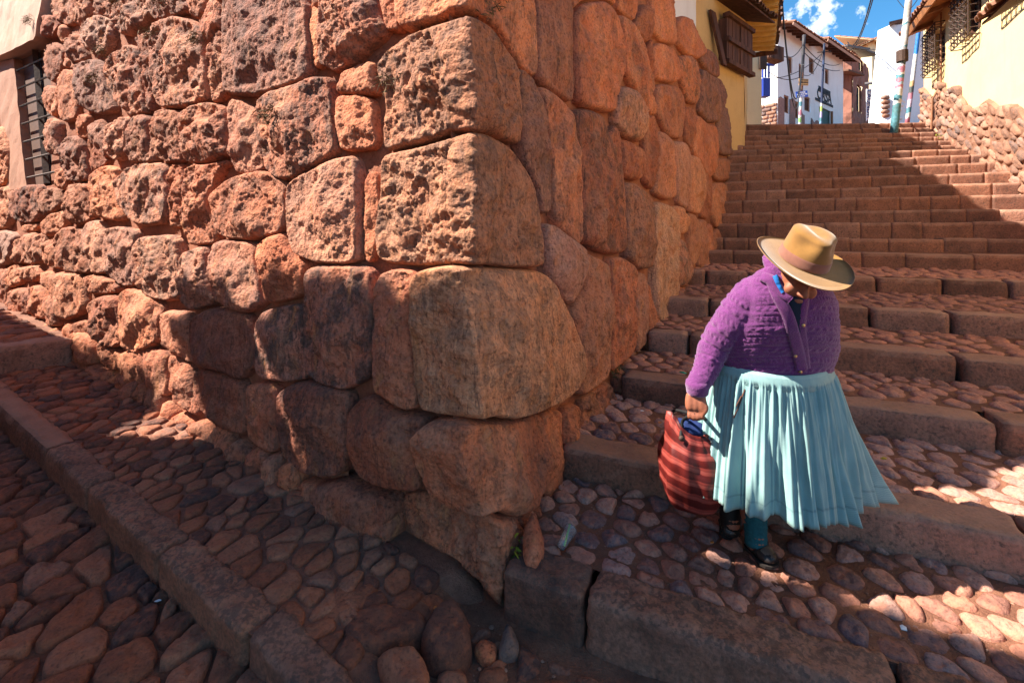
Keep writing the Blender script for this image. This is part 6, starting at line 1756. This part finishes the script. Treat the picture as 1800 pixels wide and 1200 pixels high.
# head: ring stack along the crown axis
hd = []
for a, rs, rf, off in ((-.150, .020, .018, .062), (-.143, .034, .032, .056), (-.125, .047, .052, .046), (-.100, .056, .068, .028), (-.075, .064, .080, .014), (-.045, .071, .088, .006), (-.010, .074, .092, 0), (.03, .073, .091, -.004), (.065, .06, .076, -.004), (.085, .03, .04, -.004)):
    hd.append([hd_(rs * math.cos(t), off + rf * math.sin(t), a) for t in np.linspace(0, 2 * math.pi, 29)[:-1]])
V, F = loft(hd); mb.put(V, F)
# nose, cheeks, lips, brow, ears
def blob(c, r, sx=1, sy=1, sz=1):
    V, F = [], []; n, m = 14, 9
    for j in range(m + 1):
        ph = math.pi * j / m
        for k in range(n):
            a = 2 * math.pi * k / n; V.append(c + HS * r * sx * math.sin(ph) * math.cos(a) + HF * r * sy * math.sin(ph) * math.sin(a) + HA * r * sz * math.cos(ph))
    for j in range(m):
        for k in range(n): F.append((j * n + k, j * n + (k + 1) % n, (j + 1) * n + (k + 1) % n, (j + 1) * n + k))
    mb.put(V, F)
for w, f, a, r in ((0, .100, -.030, .010), (0, .106, -.045, .012), (0, .110, -.058, .0145), (-.012, .100, -.063, .010), (.012, .100, -.063, .010)): blob(hd_(w, f, a), r)
blob(hd_(0, .094, -.092), .016, 1.5, .7, .42); blob(hd_(0, .093, -.104), .015, 1.35, .75, .5)      # lips
blob(hd_(0, .084, -.130), .022, 1.1, .9, .8)                                                  # chin
for sgn in (-1, 1):
    blob(hd_(sgn * .036, .074, -.062), .027, 1, .8, 1.0); blob(hd_(sgn * .030, .088, -.012), .014, 1.8, .7, .55); blob(hd_(sgn * .074, .0, -.05), .022, .4, .7, 1.25)
    blob(hd_(sgn * .030, .083, -.032), .012, 1.1, .7, .7)
# neck and trunk
NK = P2(1385, 505, 1.90)
limb(mb, [(*hd_(0, -.02, -.05), .058), (*hd_(0, -.045, -.12), .056), (*(NK + (0, .03, -.02)), .065)])
TR = [(1.135, 2.08, .86, .19, .15), (1.13, 2.06, 1.0, .20, .155), (1.115, 2.0, 1.14, .20, .16), (1.118, 1.95, 1.27, .175, .13), (1.11, 1.915, 1.36, .15, .10), (1.106, 1.90, 1.42, .09, .07)]
V, F = loft([ring(t[:3], t[3], t[4], 28, -.35) for t in TR]); mb.put(V, F)
SH_R, EL_R, WR_R = P2(1322, 516, 1.92), P2(1257, 606, 1.98), P2(1226, 690, 1.94)        # arm on the picture's left, holding the bag
SH_L, EL_L, WR_L = P2(1428, 522, 1.95), P2(1440, 602, 2.06), P2(1432, 668, 2.04)
limb(mb, [(*SH_R, .06), (*EL_R, .045), (*WR_R, .028), (*(WR_R + (0, -.004, -.03)), .026)])
limb(mb, [(*SH_L, .06), (*EL_L, .045), (*WR_L, .028), (*(WR_L + (0, -.004, -.04)), .026)])
def hand(w, fwd, side, thumb):
    """palm below the wrist, four unequal fingers curling round the strap, thumb from the side of the palm"""
    dn = np.array((0, 0, -1.)); w = np.array(w)
    pts = [(*(w + dn * .00), .026), (*(w + dn * .035 + fwd * .004), .034), (*(w + dn * .062 + fwd * .008), .031)]
    for k in (-1, 0, 1): limb(mb, [(*(np.array(p[:3]) + side * .022 * k), p[3] * .62) for p in pts], 10, 8)
    for k, ln in zip((-1.5, -.5, .5, 1.5), (.9, 1.06, 1.0, .8)):
        b = w + dn * .068 + fwd * .010 + side * .0165 * k
        limb(mb, [(*b, .0095), (*(b + (dn * .024 + fwd * .012) * ln), .0092), (*(b + (dn * .032 - fwd * .012) * ln), .0088), (*(b + (dn * .014 - fwd * .026) * ln), .0075)], 8, 10)
    t0 = w + dn * .022 + side * thumb * .026 + fwd * .004
    limb(mb, [(*t0, .013), (*(t0 + dn * .028 + side * thumb * .013 + fwd * .010), .0115), (*(t0 + dn * .052 + side * thumb * .002 + fwd * .016), .009)], 8, 8)
HWR = P2(1223, 692, 1.93)
hand(HWR, np.array((-.35, -.93, 0)), np.array((.93, -.35, 0)), 1)
hand(WR_L + (0, 0, -.035), np.array((.2, -.95, 0)), np.array((.95, .2, 0)), -1)
# legs
AN1, AN2 = P2(1329, 935, 2.03), P2(1284, 905, 2.15)
limb(mb, [(1.13, 2.06, .9, .10), (1.10, 2.0, .62, .075), (*(AN1 + (0, .03, .12)), .058), (*AN1, .042), (*(AN1 + (.0, .0, -.06)), .042)])
limb(mb, [(1.05, 2.10, .9, .10), (1.01, 2.05, .62, .075), (*(AN2 + (0, .02, .12)), .055), (*AN2, .042), (*(AN2 + (0, -.01, -.05)), .038)])
V, Nn, F = remeshed(mb, .0052, 3)
body = add("body", V, F, M_SKIN, woman)

# ---- cardigan: trunk and sleeves in one, then knitted relief
mb = MB()
CT = [(1.135, 2.062, .955, .234, .196), (1.135, 2.055, 1.02, .246, .208), (1.130, 2.045, 1.07, .256, .218), (1.122, 2.005, 1.15, .240, .212), (1.120, 1.965, 1.23, .215, .188), (1.118, 1.935, 1.30, .198, .165), (1.112, 1.912, 1.365, .170, .130), (1.108, 1.895, 1.415, .140, .10), (1.104, 1.885, 1.455, .10, .085)]
CTs = spline(CT, 26)
V, F = loft([ring(t[:3], t[3], t[4], 48, -.30) for t in CTs]); mb.put(V, F)
AR = [(*(SH_R + (.06, 0, .0)), .08), (*(SH_R + (.0, 0, -.02)), .083), (*((SH_R + EL_R) / 2 + (-.004, -.01, 0)), .075), (*EL_R, .064), (*((EL_R + WR_R) / 2), .053), (*(WR_R + (0, 0, .025)), .044), (*(WR_R + (0, 0, .0)), .038)]
AL = [(*(SH_L + (-.06, 0, .0)), .085), (*(SH_L + (0, 0, -.02)), .086), (*((SH_L + EL_L) / 2 + (.004, 0, 0)), .076), (*EL_L, .066), (*((EL_L + WR_L) / 2), .055), (*(WR_L + (0, 0, .03)), .042), (*(WR_L), .038)]
limb(mb, AR, 20, 28); limb(mb, AL, 20, 28)
limb(mb, [(1.06, 1.90, 1.44, .075), (1.10, 1.875, 1.462, .078), (1.15, 1.90, 1.44, .075)], 16, 8)
V, Nn, F = remeshed(mb, .0044, 8)
sR, sL = spline(AR, 60), spline(AL, 60)
def along_arm(V, s):
    d = np.linalg.norm(V[:, None] - s[None, :, :3], axis=2); j = d.argmin(1); return j, d[np.arange(len(V)), j] - s[j, 3]
LR = np.r_[0, np.cumsum(np.linalg.norm(np.diff(sR[:, :3], axis=0), axis=1))]; LL = np.r_[0, np.cumsum(np.linalg.norm(np.diff(sL[:, :3], axis=0), axis=1))]
jR, dR = along_arm(V, sR); jL, dL = along_arm(V, sL)
ct = CTs[:, :3]; jt = np.abs(V[:, 2:3] - (ct[None, :, 2] + (V[:, None, 1] - ct[None, :, 1]) * -.28)).argmin(1)
rel = V - ct[jt]; dT = np.sqrt((rel[:, 0] / CTs[jt, 3]) ** 2 + (rel[:, 1] / CTs[jt, 4]) ** 2) - 1
dT = dT * .2
angT = np.arctan2(rel[:, 1], rel[:, 0]); hT = V[:, 2] + .28 * (V[:, 1] - 1.95)
q = hT.copy(); w_ = angT * .22
def arm_uv(j, s, L, V):
    c = s[j, :3]; r = V - c; return L[j], np.arctan2(r[:, 1], r[:, 0]) * s[j, 3]
selR, selL = (dR < dT - .004) & (dR <= dL), (dL < dT - .004) & (dL < dR)
for sel, j, s, L in ((selR, jR, sR, LR), (selL, jL, sL, LL)):
    a, b = arm_uv(j, s, L, V); q[sel] = a[sel] * 1.0; w_[sel] = b[sel]
per = .040
ph = (q / per) % 1.0; band = np.floor(q / per).astype(int)
groove = -np.exp(-((np.minimum(ph, 1 - ph)) / .045) ** 2) - .8 * np.exp(-((ph - .42) / .035) ** 2)
cab = np.where(band % 2 == 0, np.sin(w_ * 2 * math.pi / .020 + ph * 9) * np.exp(-((ph - .70) / .17) ** 2) + .6 * np.sin(w_ * 2 * math.pi / .011 + ph * 14) * np.exp(-((ph - .22) / .12) ** 2),
               np.cos(w_ * 2 * math.pi / .034) * np.cos((ph - .7) * 9) * np.exp(-((ph - .70) / .18) ** 2) * 1.2 + .6 * np.sin(w_ * 2 * math.pi / .010 - ph * 14) * np.exp(-((ph - .22) / .12) ** 2))
edge = np.clip(np.abs(np.minimum(dR, dL) - dT) / .012, 0, 1)
relief = (.0028 * groove + .0019 * cab) * edge
# folds: pull lines under the arm and over the belly
f1 = fbm(np.c_[V[:, 0] * 5 + V[:, 2] * 7, V[:, 1] * 4, V[:, 2] * 13 - V[:, 0] * 6], 3)
relief = relief + .007 * f1 + .003 * fbm(V * np.array((14, 10, 30)), 2)
V2 = V + Nn * relief[:, None]
sweater = add("cardigan", V2, F, M_KNIT, woman)
bvh = BVHTree.FromPolygons([Vector(p) for p in V2], F)
def on_sweater(u, v, lift=.004):
    r = Vector(ray(u, v)).normalized(); hit_, n_, i_, d_ = bvh.ray_cast(Vector(CAMP), r)
    if hit_ is None: return None
    return np.array(hit_) - np.array(r) * lift
def ribbon(name, cl, width, mat, lift=.006, nw=5, n=40, thick=.006):
    """band lying on the cardigan; cl = centre line (u, v, width scale) in photo pixels"""
    s = spline([(a, b, c) for a, b, c in cl], n); rows = []
    for k in range(n):
        t = s[min(k + 1, n - 1)] - s[max(k - 1, 0)]; t = t[:2] / np.linalg.norm(t[:2]); nn = np.array((-t[1], t[0])); row = []
        for j in range(nw):
            o = (j / (nw - 1) - .5) * width * s[k, 2]; p = on_sweater(s[k, 0] + nn[0] * o, s[k, 1] + nn[1] * o, lift + (.003 if 0 < j < nw - 1 else 0)); row.append(p)
        good = [x for x in row if x is not None]
        if not good: continue
        rows.append([x if x is not None else good[-1] for x in row])
    rows = np.array(rows)
    for _ in range(3): rows[1:-1] = (rows[:-2] + 2 * rows[1:-1] + rows[2:]) / 4
    m = len(rows); V = rows.reshape(-1, 3); view = V - CAMP; view /= np.linalg.norm(view, axis=1)[:, None]
    W = np.vstack([V, V + view * (thick + lift)]); N = m * nw; F = []
    for i in range(m - 1):
        for j in range(nw - 1):
            a = i * nw + j; F.append((a, a + 1, a + nw + 1, a + nw)); F.append((N + a, N + a + nw, N + a + nw + 1, N + a + 1))
        a, b = i * nw, i * nw + nw - 1; F.append((a, a + nw, N + a + nw, N + a)); F.append((b, N + b, N + b + nw, b + nw))
    for r in (0, m - 1):
        for j in range(nw - 1): a = r * nw + j; F.append((a, N + a, N + a + 1, a + 1))
    return add(name, W, F, mat, woman)
ribbon("blouse", [(1399, 520, 1.2), (1402, 545, 1.0), (1404, 568, .6), (1405, 585, .2)], 30, M_NAVYC, .003)
ribbon("button_band", [(1350, 486, .7), (1366, 520, .9), (1384, 552, 1), (1396, 590, 1), (1405, 625, 1), (1410, 650, 1)], 22, M_KNIT, .008)
ribbon("button_band", [(1420, 512, .7), (1413, 545, .9), (1410, 575, .9), (1414, 610, .9), (1418, 648, .9)], 16, M_KNIT, .004)
ribbon("collar", [(1338, 486, 1), (1354, 492, 1.2), (1372, 512, 1.2), (1390, 528, .9)], 17, M_KNIT, .010)
ribbon("blouse_collar", [(1362, 484, 1), (1368, 498, 1), (1376, 514, .7)], 9, M_BLUEC, .014)
for (u, v) in ((1413, 572), (1399, 626), (1408, 654)):
    p = on_sweater(u, v, .014)
    if p is not None: b_ = MB(); b_.tube([p, p + np.array((0, .008, .0))], .0062, 12); b_.done("button", M_BRASS, woman, True)
# cuffs
for (WR, nm) in ((WR_R, 0), (WR_L, 1)):
    b_ = MB(); b_.tube([WR + (0, 0, .05), WR + (0, 0, .03), WR + (0, 0, .0), WR + (0, 0, -.008)], [.046, .047, .043, .037], 20); b_.done("cuff", M_KNIT, woman, True)

# ---- skirt: gathered waist, wind-blown folds
NT_, NH_ = 520, 56
th = np.linspace(0, 2 * math.pi, NT_, endpoint=False)
WC = np.array((1.128, 2.055, 1.055)); HCn = np.array((1.150, 2.075, .475))
cs_ = np.c_[np.cos(th), np.sin(th), np.zeros(NT_)]
def cloth_fold(R, t, off, drift=.9):
    return fbm(np.c_[np.cos(th) * R + off, np.sin(th) * R - off, np.full(NT_, t * drift)], 2)
Vs, wv = [], []
for j in range(NH_ + 1):
    t = j / NH_
    cx = WC * (1 - t) + HCn * t; sp = t ** .72
    rx = .238 + (.355 - .238) * sp; ry = .200 + (.285 - .200) * sp
    # the hem swings out to the picture's right
    sw = np.clip(np.cos(th), 0, 1) ** 3 * .09 * t ** 2
    va = lambda R, off, dr: 2.2 * np.abs(cloth_fold(R, t, off, dr)) - .5          # rounded folds with narrow valleys between
    big, mid, fine = va(3.6, 3.3, .25), va(7.5, 11.7, .45), va(19, 23.1, .8)
    g1, g2 = max(0., min(1., (t - .10) / .5)), max(0., 1 - 1.25 * max(0, t - .15))
    d = .125 * t ** 1.1 * big * g1 * (.62 + .38 * np.cos(th)) + (.012 + .026 * t) * mid * min(1, t * 5) + .013 * fine * min(1, t * 12) * (.08 + .92 * g2) + .03 * t * cloth_fold(1.3, t, 40., .3) + .0035 * fbm(np.c_[np.cos(th) * 7, np.sin(th) * 7, np.full(NT_, t * 9)], 3) * t
    d = np.where(np.cos(th) < .05, np.minimum(d, .034), d)
    fold1 = cloth_fold(2.6, 1.0, 3.3, .25)
    if t < .06: d = d * .1 + .004
    x = cx[0] + (rx + d) * np.cos(th) + sw; y = cx[1] + (ry + d) * np.sin(th)
    zlean = -.10 * np.sin(th) * -1 * (1 - t) * .35
    hem = (.018 * np.sin(th * 2 + .6) + .030 * fold1 - .03 * np.clip(np.cos(th), 0, 1) ** 4) * t ** 3
    z = cx[2] + zlean + hem
    Vs.append(np.c_[x, y, z]); wv.append(np.c_[th * .3, np.full(NT_, t * .62), np.zeros(NT_)])
outer = np.vstack(Vs); inner = []
for r in Vs:
    c = np.array((r[:, 0].mean(), r[:, 1].mean(), 0)); dd = (r - c) * np.array((1, 1, 0)); dd /= np.linalg.norm(dd, axis=1)[:, None]; inner.append(r - dd * .004)
W = np.vstack([outer] + inner); N = len(outer); F = []
for j in range(NH_):
    for k in range(NT_):
        a, b = j * NT_ + k, j * NT_ + (k + 1) % NT_; F.append((a, a + NT_, b + NT_, b)); F.append((N + a, N + b, N + b + NT_, N + a + NT_))
for k in range(NT_): a, b = NH_ * NT_ + k, NH_ * NT_ + (k + 1) % NT_; F.append((a, N + a, N + b, b))
skirt = add("skirt", W, F, M_CLOTH, woman)
at_ = skirt.data.attributes.new("weave", 'FLOAT_VECTOR', 'POINT'); wvv = np.vstack(wv + wv); at_.data.foreach_set("vector", wvv.astype(np.float32).ravel())
# waistband
wb_ = [[(WC[0] + (.2405 + e) * math.cos(a), WC[1] + (.2025 + e) * math.sin(a), z + .035 * math.sin(a)) for a in np.linspace(0, 2 * math.pi, 73)[:-1]] for z, e in ((1.068, -.008), (1.066, .000), (1.035, .004), (1.005, .009), (1.002, .002))]
V, F = loft(wb_, False); add("waistband", V, [f[::-1] for f in F], M_CLOTH, woman)
# dark piped pocket slit
bs = BVHTree.FromPolygons([Vector(p) for p in W], skirt_faces := [tuple(p.vertices) for p in skirt.data.polygons])
def on_skirt(u, v, lift=.004):
    r = Vector(ray(u, v)).normalized(); h_, n_, i_, d_ = bs.ray_cast(Vector(CAMP), r); return None if h_ is None else np.array(h_) - np.array(r) * lift
sl = [on_skirt(u, v, .003) for u, v in ((1309, 684), (1303, 702), (1297, 718), (1290, 734), (1288, 728), (1295, 712), (1303, 696))]
sl = [p for p in sl if p is not None]
if len(sl) > 3: MB().tube(sl, .0028, 6).done("pocket_slit", M_WOOD, woman, True)

# ---- shoes and socks
def shoe(heel, toe, up, w, mat, toe_mat, nm):
    ax = toe - heel; L = np.linalg.norm(ax); ax /= L; sd = np.cross(ax, up); sd /= np.linalg.norm(sd); up = np.cross(sd, ax)
    R_ = []
    for f, rw, h in ((-.02, .3, .35), (.03, .62, .72), (.15, .74, .98), (.35, .76, .92), (.55, .92, .66), (.75, 1.0, .52), (.9, .82, .42), (.985, .45, .28), (1.0, .15, .12)):
        c = heel + ax * L * f; rr = []
        for a in np.linspace(0, 2 * math.pi, 21)[:-1]:
            y = math.sin(a); rr.append(c + sd * w * rw * math.cos(a) * (1 if y > 0 else .98) + up * (h * .058 * (y if y > 0 else y * .35)))
        R_.append(rr)
    V, F = loft(R_); o = add("shoe", V, F, mat, woman)
    S = []
    for f, rw in ((-.03, .4), (.1, .74), (.35, .74), (.6, .95), (.78, 1.03), (.92, .84), (1.01, .4)):
        c = heel + ax * L * f; S.append([c + sd * w * rw * 1.06 * sx - up * q for sx, q in ((-1, .014), (-1, .026), (1, .026), (1, .014))])
    V, F = loft(S); add("sole", V, F, M_DARK, o, False)
    c = heel + ax * L * .50 + up * .012
    MB().tube([c + sd * w * .9 - up * .01, c + sd * w * .6 + up * .036, c + up * .047, c - sd * w * .6 + up * .036, c - sd * w * .9 - up * .01], .007, 6).done("strap", M_SHOE, o, True)
    # scuffed vamp in front of the strap
    Vv = [heel + ax * L * (.66 + .30 * f) + sd * w * .72 * (1 - .55 * f ** 2) * s + up * (.058 * (.60 - .28 * f) * math.sqrt(max(0, 1 - (.72 * s) ** 2)) + .0025) for f in np.linspace(0, 1, 6) for s in np.linspace(-1, 1, 7)]
    add("vamp", Vv, [(j * 7 + i, j * 7 + i + 1, (j + 1) * 7 + i + 1, (j + 1) * 7 + i) for j in range(5) for i in range(6)], toe_mat, o)
    return o
h1 = AN1 + np.array((-.012, .045, -.088)); t1_ = P2(1362, 1000, 1.945); t1_[2] = .228; h1[2] = .236
shoe(h1, t1_, Z3, .043, M_SHOE, M_TOE, 1)
h2 = AN2 + np.array((0, .045, -.03)); t2_ = P2(1287, 958, 2.11); t2_[2] = .225
shoe(h2, t2_, np.array((0, -.75, .45)), .041, M_SHOE, M_TOE, 2)
for A, dz in ((AN1, .0), (AN2, .0)):
    b_ = MB(); n = 14; P_ = [A + np.array((0, .012, .10)) * f + np.array((0, 0, -.055)) * (1 - f) for f in np.linspace(0, 1, n)]
    b_.tube(P_, [.043 + .0022 * (k % 2) + .006 * k / n for k in range(n)], 20); b_.done("sock", M_SOCK if A is AN1 else M_HAIR, woman, True)

# ---- hat and hair
def lathe(prof_fn, n=72, m=30):
    V, F = [], []
    for j in range(m):
        for k in range(n): V.append(prof_fn(j / (m - 1), 2 * math.pi * k / n))
    for j in range(m - 1):
        for k in range(n): F.append((j * n + k, j * n + (k + 1) % n, (j + 1) * n + (k + 1) % n, (j + 1) * n + k))
    return V, F
BR, CRS, CRF = .172, .086, .098
def brim_pt(r, a, dz=0):
    """brim curls up at both sides and a little at the back, dips in front"""
    s, f = math.cos(a), math.sin(a); g = max(0, (r - .09) / (BR - .09))
    lift = .020 * s * s * g ** 1.6 - .012 * max(0, f) * g - .002 + .004 * max(0, -f) * g
    return hp(r * s * 1.0, r * f * 1.06, lift + dz)
prof = [(.080, 0), (.10, 0), (.125, 0), (.150, 0), (.170, 0), (BR - .003, .0015), (BR, 0), (BR - .003, -.004), (.165, -.005), (.13, -.005), (.095, -.006), (.078, -.006)]
V, F = [], []; n = 84
for r, dz in prof:
    for k in range(n): V.append(brim_pt(r, 2 * math.pi * k / n, dz))
for j in range(len(prof) - 1):
    for k in range(n): F.append((j * n + k, j * n + (k + 1) % n, (j + 1) * n + (k + 1) % n, (j + 1) * n + k))
hat = add("hat", V, [f[::-1] for f in F], M_FELT, woman)
CH = .132
def crown_fn(t, a):
    s, f = math.cos(a), math.sin(a)
    if t < .62: k = t / .62; h = k * (CH - .022); sc = 1.0 - .07 * k - .02 * k * k
    else: k = (t - .62) / .38; h = CH - .022 + .022 * math.sin(k * math.pi / 2); sc = .91 * math.cos(k * math.pi / 2) ** .55 if k < 1 else 0
    x, y = CRS * sc * s, CRF * sc * f
    # front pinches on both sides, a crease along the top
    for (px_, py_, pa, rad, dep) in ((-.052, .058, CH - .030, .038, .022), (.052, .058, CH - .030, .038, .022)):
        dd = ((x - px_) ** 2 + (y - py_) ** 2 + ((h - pa) * 1.1) ** 2) / rad ** 2
        kx = math.exp(-dd) * dep; x -= kx * (px_ / .075) * 1.0; y -= kx * .35; h -= kx * .35
    if t > .55: h -= .016 * math.exp(-(x / .026) ** 2) * math.exp(-((y + .01) / .075) ** 2)
    return hp(x, y, h)
V, F = lathe(crown_fn, 84, 44); add("crown", V, [f[::-1] for f in F], M_FELT, hat)
def band_fn(t, a):
    k = t * .32; e = .003 if 0.02 < t < .98 else .0005
    return hp((CRS * (1 - .1 * k / .62) + e) * math.cos(a), (CRF * (1 - .1 * k / .62) + e) * math.sin(a), .002 + t * .040)
V, F = lathe(band_fn, 72, 8); add("hat_band", V, [f[::-1] for f in F], M_BAND, hat)
b_ = MB(); hr = []
for a, rs_, rf_, off in ((-.10, .060, .05, -.042), (-.06, .078, .075, -.026), (-.02, .082, .088, -.012), (.02, .081, .092, -.006)):
    hr.append([hp(rs_ * math.cos(t), off + rf_ * math.sin(t) * (1 if math.sin(t) < 0 else .35), a) for t in np.linspace(0, 2 * math.pi, 29)[:-1]])
V, F = loft(hr); add("hair", V, F, M_HAIR, woman)
for sg_ in (-1, 1):
    b_ = MB(); P_ = [hp(sg_ * .055, -.06, -.06), hp(sg_ * .07, -.085, -.13), np.array((1.106 + sg_ * .09, 2.0, 1.37)), np.array((1.11 + sg_ * .07, 2.13, 1.22))]
    S_ = spline(P_, 22); b_.tube(list(S_), [.015 + .0035 * math.sin(k * 1.6) for k in range(22)], 10); b_.done("braid", M_HAIR, woman, True)

# ---- striped carrier bag hanging from her hand
def bag_material():
    t = NT("red_striped_plastic_weave")
    u = t.n("ShaderNodeAttribute"); u.attribute_name = "stripe"
    s = t.n("ShaderNodeSeparateXYZ"); t.l(u.outputs["Vector"], s.inputs[0])
    w = t.math('FRACT', t.math('ADD', s.outputs["X"], t.math('MULTIPLY', t.noise(9, 3, .5), .5)))
    st = t.ramp(w, [(0, (.10, .008, .006)), (.50, (.07, .006, .005)), (.54, (.25, .036, .026)), (.72, (.19, .028, .021)), (.76, (.30, .06, .045)), (.98, (.23, .036, .027)), (1.0, (.09, .008, .006))])
    f = t.math('FRACT', t.math('MULTIPLY', s.outputs["X"], 9.0))
    c = t.mix(.35, st, t.ramp(f, [(0, (.6, .6, .6)), (.5, (1.15, 1.15, 1.15)), (1, (.6, .6, .6))]), 'MULTIPLY')
    t.color(c).rough(.5); t.bump(t.noise(220, 2, .5), .3, .002); return t.m
bag = thing("carrier_bag", "bulging red and maroon striped carrier bag with black handles held by the woman", "bag", tuple(P2(1210, 890, 2.08)))
BC = P2(1212, 800, 2.075); z_top, z_bot = P2(1212, 738, 2.075)[2], P2(1212, 893, 2.075)[2]
nb_, mbg = 72, 34; V, sv = [], []
for j in range(mbg):
    t = j / (mbg - 1); z = z_top + (z_bot - z_top) * t
    k = [(0, .098), (.12, .118), (.3, .138), (.5, .150), (.7, .146), (.88, .125), (.96, .10), (1.0, .03)]
    r = np.interp(t, [a for a, b in k], [b for a, b in k])
    for q_ in range(nb_):
        a = 2 * math.pi * q_ / nb_; p = np.array((r * .98 * math.cos(a), r * .80 * math.sin(a), 0))
        wob = fbm(np.array([[math.cos(a) * 1.4 + 5, math.sin(a) * 1.4, t * 2.2]]), 3)[0]
        sag = .02 * math.sin(a * 2 + 1) * (1 - t)
        x = BC[0] + p[0] * (1 + .22 * wob) + .02 * t; y = BC[1] + p[1] * (1 + .22 * wob)
        wk = fbm(np.array([[math.cos(a) * 4, math.sin(a) * 4, t * 3 + 9]]), 2)[0] * .012 * (1.3 - t); x += wk * math.cos(a); y += wk * math.sin(a)
        V.append((x, y, z + sag * .6 + (.030 * math.cos(a * 2) if j == 0 else .018 * math.cos(a * 2) * max(0, 1 - t * 4)))); sv.append((t * 6.4 + .45 * math.cos(a - 2.6) + .35 * wob, 0, 0))
F = [(j * nb_ + q_, (j + 1) * nb_ + q_, (j + 1) * nb_ + (q_ + 1) % nb_, j * nb_ + (q_ + 1) % nb_) for j in range(mbg - 1) for q_ in range(nb_)]
F.append(tuple((mbg - 1) * nb_ + q_ for q_ in range(nb_))[::-1])
Vin = [tuple(np.array(p) * .95 + np.array((BC[0], BC[1], p[2])) * .05) for p in V[:nb_ * 8]]; n0 = len(V); V = V + Vin; sv = sv + sv[:nb_ * 8]
F += [(n0 + j * nb_ + q_, n0 + j * nb_ + (q_ + 1) % nb_, n0 + (j + 1) * nb_ + (q_ + 1) % nb_, n0 + (j + 1) * nb_ + q_) for j in range(7) for q_ in range(nb_)]
F += [(q_, (q_ + 1) % nb_, n0 + (q_ + 1) % nb_, n0 + q_) for q_ in range(nb_)]
bo = add("bag_body", V, F, bag_material(), bag); a_ = bo.data.attributes.new("stripe", 'FLOAT_VECTOR', 'POINT'); a_.data.foreach_set("vector", np.array(sv, np.float32).ravel())
GR = HWR + np.array((-.35, -.93, 0)) * .002 + np.array((0, 0, -.085))       # where the fist holds the straps
M_STRAP = plain("black_webbing", (.012, .012, .013), .7)
for y_, o_ in ((-.075, -.006), (.075, .006)):
    pts = [np.array((BC[0] - .066, BC[1] + y_, z_top - .045)), np.array((BC[0] - .050, BC[1] + y_ * .75, z_top + .02)), GR + (-.014, o_, .002), GR + (0, o_, .010), GR + (.014, o_, .002), np.array((BC[0] + .052, BC[1] + y_ * .75, z_top + .02)), np.array((BC[0] + .068, BC[1] + y_, z_top - .045))]
    S_ = spline(pts, 40); MB().tube(list(S_), .0068, 8).done("handle", M_STRAP, bag, True)
    for sx in (-.066, .068): c = np.array((BC[0] + sx, BC[1] + y_ * 1.12, z_top - .045)); MB().tube([c + (0, -.006, 0), c + (0, .006, 0)], .011, 12).done("eyelet", M_IRON, bag, True)
cl_ = MB(); rgc = np.random.default_rng(2); R_ = []
for z, r in ((z_top - .05, .085), (z_top - .022, .080), (z_top - .008, .05), (z_top - .004, .01)): R_.append([(BC[0] + r * math.cos(a) * (1 + .1 * math.sin(3 * a)), BC[1] + r * .78 * math.sin(a), z + .008 * math.sin(4 * a + z * 80)) for a in np.linspace(0, 2 * math.pi, 25)[:-1]])
V, F = loft(R_); add("cloth_bundle", V, F, plain("navy_cloth", (.008, .02, .09), .9), bag)
